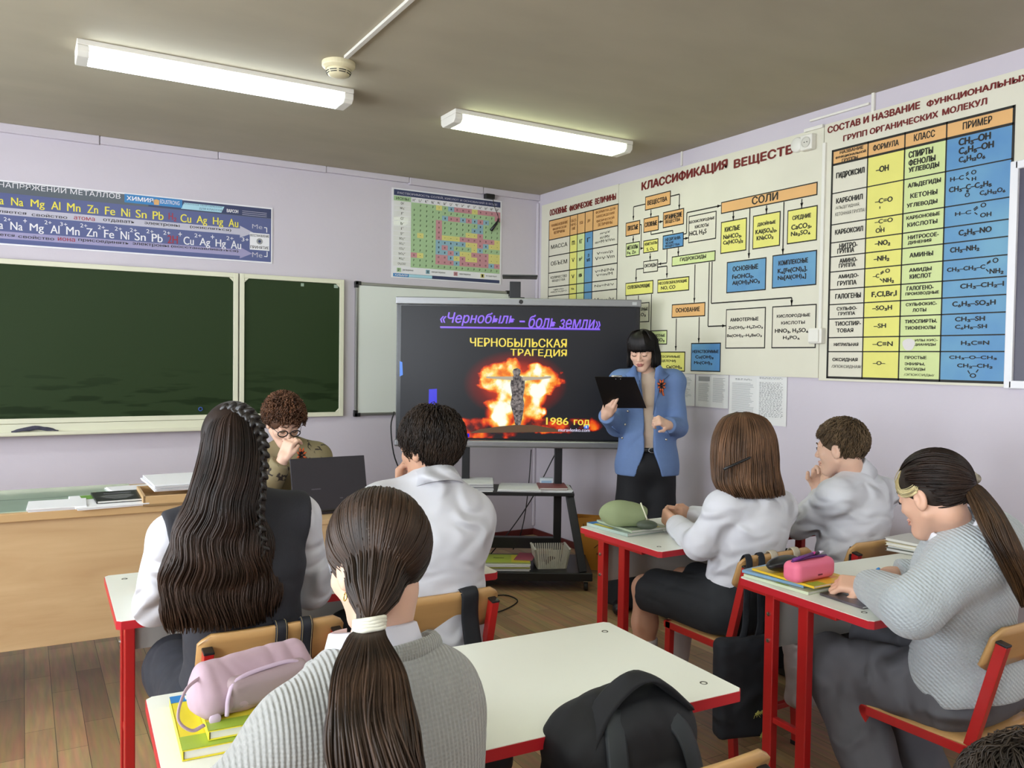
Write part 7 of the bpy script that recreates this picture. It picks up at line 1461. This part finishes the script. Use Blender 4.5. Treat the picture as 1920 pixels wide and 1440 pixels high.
for i, (m, l_, dx, lab) in enumerate([(mat('pen_purple', '6A2F7E', .3), .15, -.02, 'purple pen lying in the top of the pink pencil case'), (mat('pen_dark', '2A1C30', .3), .13, .025, 'dark pen with a clear tip lying in the top of the pink pencil case')]):
    a, b = L2(-.07+dx, -.006+.012*i, .074), L2(-.07+dx+l_*.9, .004-.004*i, .082); t2 = thing('pen', lab, 'pen', a); obj('barrel', MB().tube([a, lerp(a, b, .8)], .0055, 10), m, t2, smooth=True, world=True); obj('cap', MB().tube([lerp(a, b, .8), b], [.006, .003], 10), mat('pen_clear', 'CFC6D4', .2) if i else mat('pen_magenta', 'C23A86', .3), t2, smooth=True, world=True)
c0 = np.array((-1.545, -4.045, ZT+.0315)); A_ = .15; Rz = rot(A_); t = thing('glasses_case', 'black glasses case behind the pink pencil case', 'case', c0); s = SoftB(); s.ell(L2(0, 0, .024), (.088, .034, .0245), Rz); s.plane(L2(0, 0, .002), (0, 0, -1)); s.obj('shell', .004, mat('case_black', '1A1A1C', .35), t); obj('rim', MB().tube([L2(.088*math.cos(a), .034*math.sin(a), .024) for a in np.linspace(0, 2*PI, 33)], .0016, 6), BLK, t, smooth=True, world=True)
textbook('exercise book with a dark picture cover beside the pink pencil case', (-1.50, -4.325, ZT), .20, .165, .008, -.06, mat('book_photo', '6A6068', .35, var=.5, vscale=12, col2='38302F'), [(mat('book_photo_blue', '8FA2B8', .35), -.2, -.1, .15, .3)])
R_ = random.Random(5)
for i, (m, lab) in enumerate([(mat('nb_grey', '8C8E86', .5), 'grey exercise book, undermost of the pile by the wall'), (mat('nb_sage', '9AA094', .5), 'sage exercise book, second from the bottom in the pile by the wall'), (mat('nb_cream', 'D8D0B0', .5), 'cream exercise book, second from the top in the pile by the wall'), (mat('nb_pale', 'C9C6C0', .5), 'pale exercise book, topmost of the pile by the wall')]):
    t = book('exercise_book', lab, (-.735+R_.uniform(-.01, .01), -4.03+R_.uniform(-.01, .01), ZT+.0125*i), .17, .21, .0115, .1+R_.uniform(-.08, .08), m, None, 'y-', grp='pile of exercise books by the wall')
# ---- black backpack on the empty chair
c0 = np.array((-2.735, -4.665, .455)); A_ = .0; Rz = rot(A_); BPK = wrinkle(mat('backpack_black', '15161A', .75), 5, .5, .03)
t = thing('backpack', 'black backpack standing on the empty chair at the near desk', 'backpack', c0)
s = SoftB(); s.rbox(L2(0, 0, .17), (.165, .085, .17), .07, Rz, .03); s.ell(L2(-.0, -.01, .30), (.135, .08, .085), Rz, .06); s.rbox(L2(.01, -.085, .13), (.12, .04, .11), .035, Rz, .03); s.disp = folds(.006, 16, 111); s.obj('body', .006, BPK, t)
for sx in (-1, 1): obj('shoulder_strap', MB().tube(spl([L2(sx*.05-.01, -.055, .365), L2(sx*.085, -.105, .30), L2(sx*.10, -.135, .18), L2(sx*.12, -.12, .06)], 18), .024, 8, flat=.22, side=(1, 0, 0)), mat('strap_dark', '23282B', .6), t, smooth=True, world=True)
obj('top_flap', MB().tube(spl([L2(-.13, -.05, .29), L2(-.075, -.05, .375), L2(.0, -.05, .415), L2(.06, -.05, .395), L2(.13, -.05, .335)], 20), [.03]+[.036]*16+[.03]*5 if False else .032, 8, flat=.25, side=(0, 1, 0)), BPK, t, smooth=True, world=True)
obj('zip', MB().tube(spl([L2(-.11, -.125, .08), L2(-.10, -.128, .19), L2(.01, -.13, .225), L2(.12, -.128, .19), L2(.13, -.125, .08)], 20), .0032, 6), BLK, t, smooth=True, world=True)
# ---- straps over chair backs and the bags they carry
def over(ch, u, back, front=.66, w=.0): # path over the top of a chair back at offset u, down behind it
    cx, cy = CH[ch]; f = lambda y, z: np.array((cx+u+w*(.8-z), cy+y, z))
    return [f(-.188, front), f(-.212, .762), f(-.224, .790), f(-.235, .7955), f(-.247, .790), f(-.253, .770), f(-.240, .70), f(-.245+back*.3, .60), f(-.245+back, .50)]
DS = mat('strap_navy', '1B1D26', .6); ST = mat('stitch', '8A7A58', .8)
t = thing('backpack', 'dark backpack hung by two stitched straps on the chair of the long-haired girl', 'backpack', (CH['LH'][0], CH['LH'][1]-.30, .30))
for u in (.02, .088):
    p = spl(over('LH', u, -.02), 42); st_ = obj('strap', MB().tube(p, .0165, 8, flat=.14, side=(1, 0, 0)), DS, t, smooth=True, world=True)
    for dx in (-.0125, .0125): obj('stitching', MB().tube([q+np.array((dx, -.0025 if i > 20 else 0, .0025 if 8 < i < 22 else 0)) for i, q in enumerate(p)], .0008, 4), ST, st_, world=True)
c0 = np.array((CH['LH'][0]+.05, CH['LH'][1]-.335, .16)); Rz = rot(0); s = SoftB(); s.rbox(L2(0, 0, .19), (.13, .055, .19), .045, Rz, .02); s.disp = folds(.005, 16, 115); s.obj('body', .008, wrinkle(mat('bag_navy', '1C1E28', .8), 5, .4), t)
t = thing('shoulder_bag', 'black bag hung by one wide strap on the chair of the dark-haired boy', 'bag', (CH['BD'][0]+.08, CH['BD'][1]-.32, .25))
obj('strap', MB().tube(spl(over('BD', .080, -.02, w=.10), 42), .030, 8, flat=.10, side=(1, 0, 0)), mat('strap_black', '17191E', .7), t, smooth=True, world=True)
c0 = np.array((CH['BD'][0]+.06, CH['BD'][1]-.335, .26)); s = SoftB(); s.rbox(L2(0, 0, .17), (.12, .05, .18), .04, Rz, .02); s.disp = folds(.005, 16, 117); s.obj('body', .008, wrinkle(mat('bag_black', '15161A', .8), 5, .4), t)
# black tote with frayed lime edges on the chair of the girl in the blouse
cx, cy = CH['RG']; TB = wrinkle(mat('tote_black', '1A1D24', .85), 6, .45, .02); c0 = np.array((cx-.245, cy-.315, .19)); A_ = .0; Rz = rot(-.25)
t = thing('tote_bag', 'black cloth tote with frayed lime edges hanging on the chair of the blouse girl', 'bag', c0)
s = SoftB(); s.rbox(L2(0, 0, .16), (.115, .034, .175), .025, Rz, .02); s.disp = folds(.006, 20, 121); s.obj('body', .006, TB, t)
for u, v in ((-.165, -.03), (-.10, .03)):
    p = spl([np.array((cx+u, cy-.19, .70)), np.array((cx+u, cy-.214, .765)), np.array((cx+u, cy-.235, .7955)), np.array((cx+u-.004, cy-.254, .770)), np.array((cx+u-.02, cy-.262, .70)), np.array((cx+u-.06+v*.2, cy-.30, .56)), L2(u+.13, -.02, .31)], 42); obj('handle', MB().tube(p, .015, 8, flat=.14, side=(1, 0, 0)), TB, t, smooth=True, world=True)
R_ = random.Random(8); LM = mat('fray_lime', 'C2C46A', .8)
for path in ([(.085, -.04, .27), (.08, -.042, .17), (.06, -.042, .09), (.02, -.042, .075)], [(.07, -.042, .20), (.065, -.042, .11), (.06, -.042, .03), (.045, -.04, -.01)]):
    fm = MB(); pp = spl([L2(*q) for q in path], 18); fm.tube(pp, .006, 6, flat=.4)
    for q in pp:
        for _ in range(5): e = np.array((R_.uniform(-.016, .016), R_.uniform(-.008, 0), R_.uniform(-.014, .014))); fm.tube([q, q+e*.6, q+e], .0008, 3)
    obj('frayed_edge', fm, LM, t, world=True)
# beige straps and the white bag on the same chair
t = thing('drawstring_bag', 'crumpled white bag with a black cord hung by beige straps on the blouse girl chair', 'bag', (cx+.10, cy-.32, .25)); BG = mat('strap_beige', 'B9AE9A', .85)
for u, k in ((-.035, .02), (.085, .0)):
    p = spl(over('RG', u, -.03, .70), 42); obj('strap', MB().tube(p, .019, 8, flat=.12, side=(1, 0, 0)), BG, t, smooth=True, world=True)
c0 = np.array((cx+.085, cy-.325, .24)); Rz = rot(.1); s = SoftB(); s.rbox(L2(0, 0, .13), (.105, .05, .145), .04, Rz, .02); s.cone(L2(0, 0, .22), L2(.02, 0, .30), .05, .035, .05); s.disp = folds(.010, 26, 123); wb = s.obj('body', .006, wrinkle(mat('bag_white', 'CFCACC', .6), 7, .6, .03), t)
obj('cord', MB().tube(spl([L2(-.09, -.055, .13), L2(-.03, -.065, .115), L2(.05, -.065, .125), L2(.10, -.05, .17), L2(.12, -.03, .24)], 24), .005, 7), BLK, t, smooth=True, world=True)
t = thing('small_bag', 'small black bag hanging from the left side of the short-haired boy chair', 'bag', (CH['RB'][0]-.25, CH['RB'][1]-.22, .30)); c0 = np.array((CH['RB'][0]-.235, CH['RB'][1]-.22, .34)); s = SoftB(); s.rbox(L2(0, 0, .06), (.05, .07, .075), .03, Rz, .02); s.disp = folds(.006, 22, 125); s.obj('body', .006, mat('bag_black', '15161A', .8), t)
obj('strap', MB().tube(spl([L2(.01, -.03, .13), L2(.035, -.015, .28), L2(.05, -.01, .40), L2(.062, -.005, .425), L2(.085, -.005, .41), L2(.09, -.03, .36)], 30), .009, 6, flat=.3), mat('strap_black', '17191E', .7), t, smooth=True, world=True)
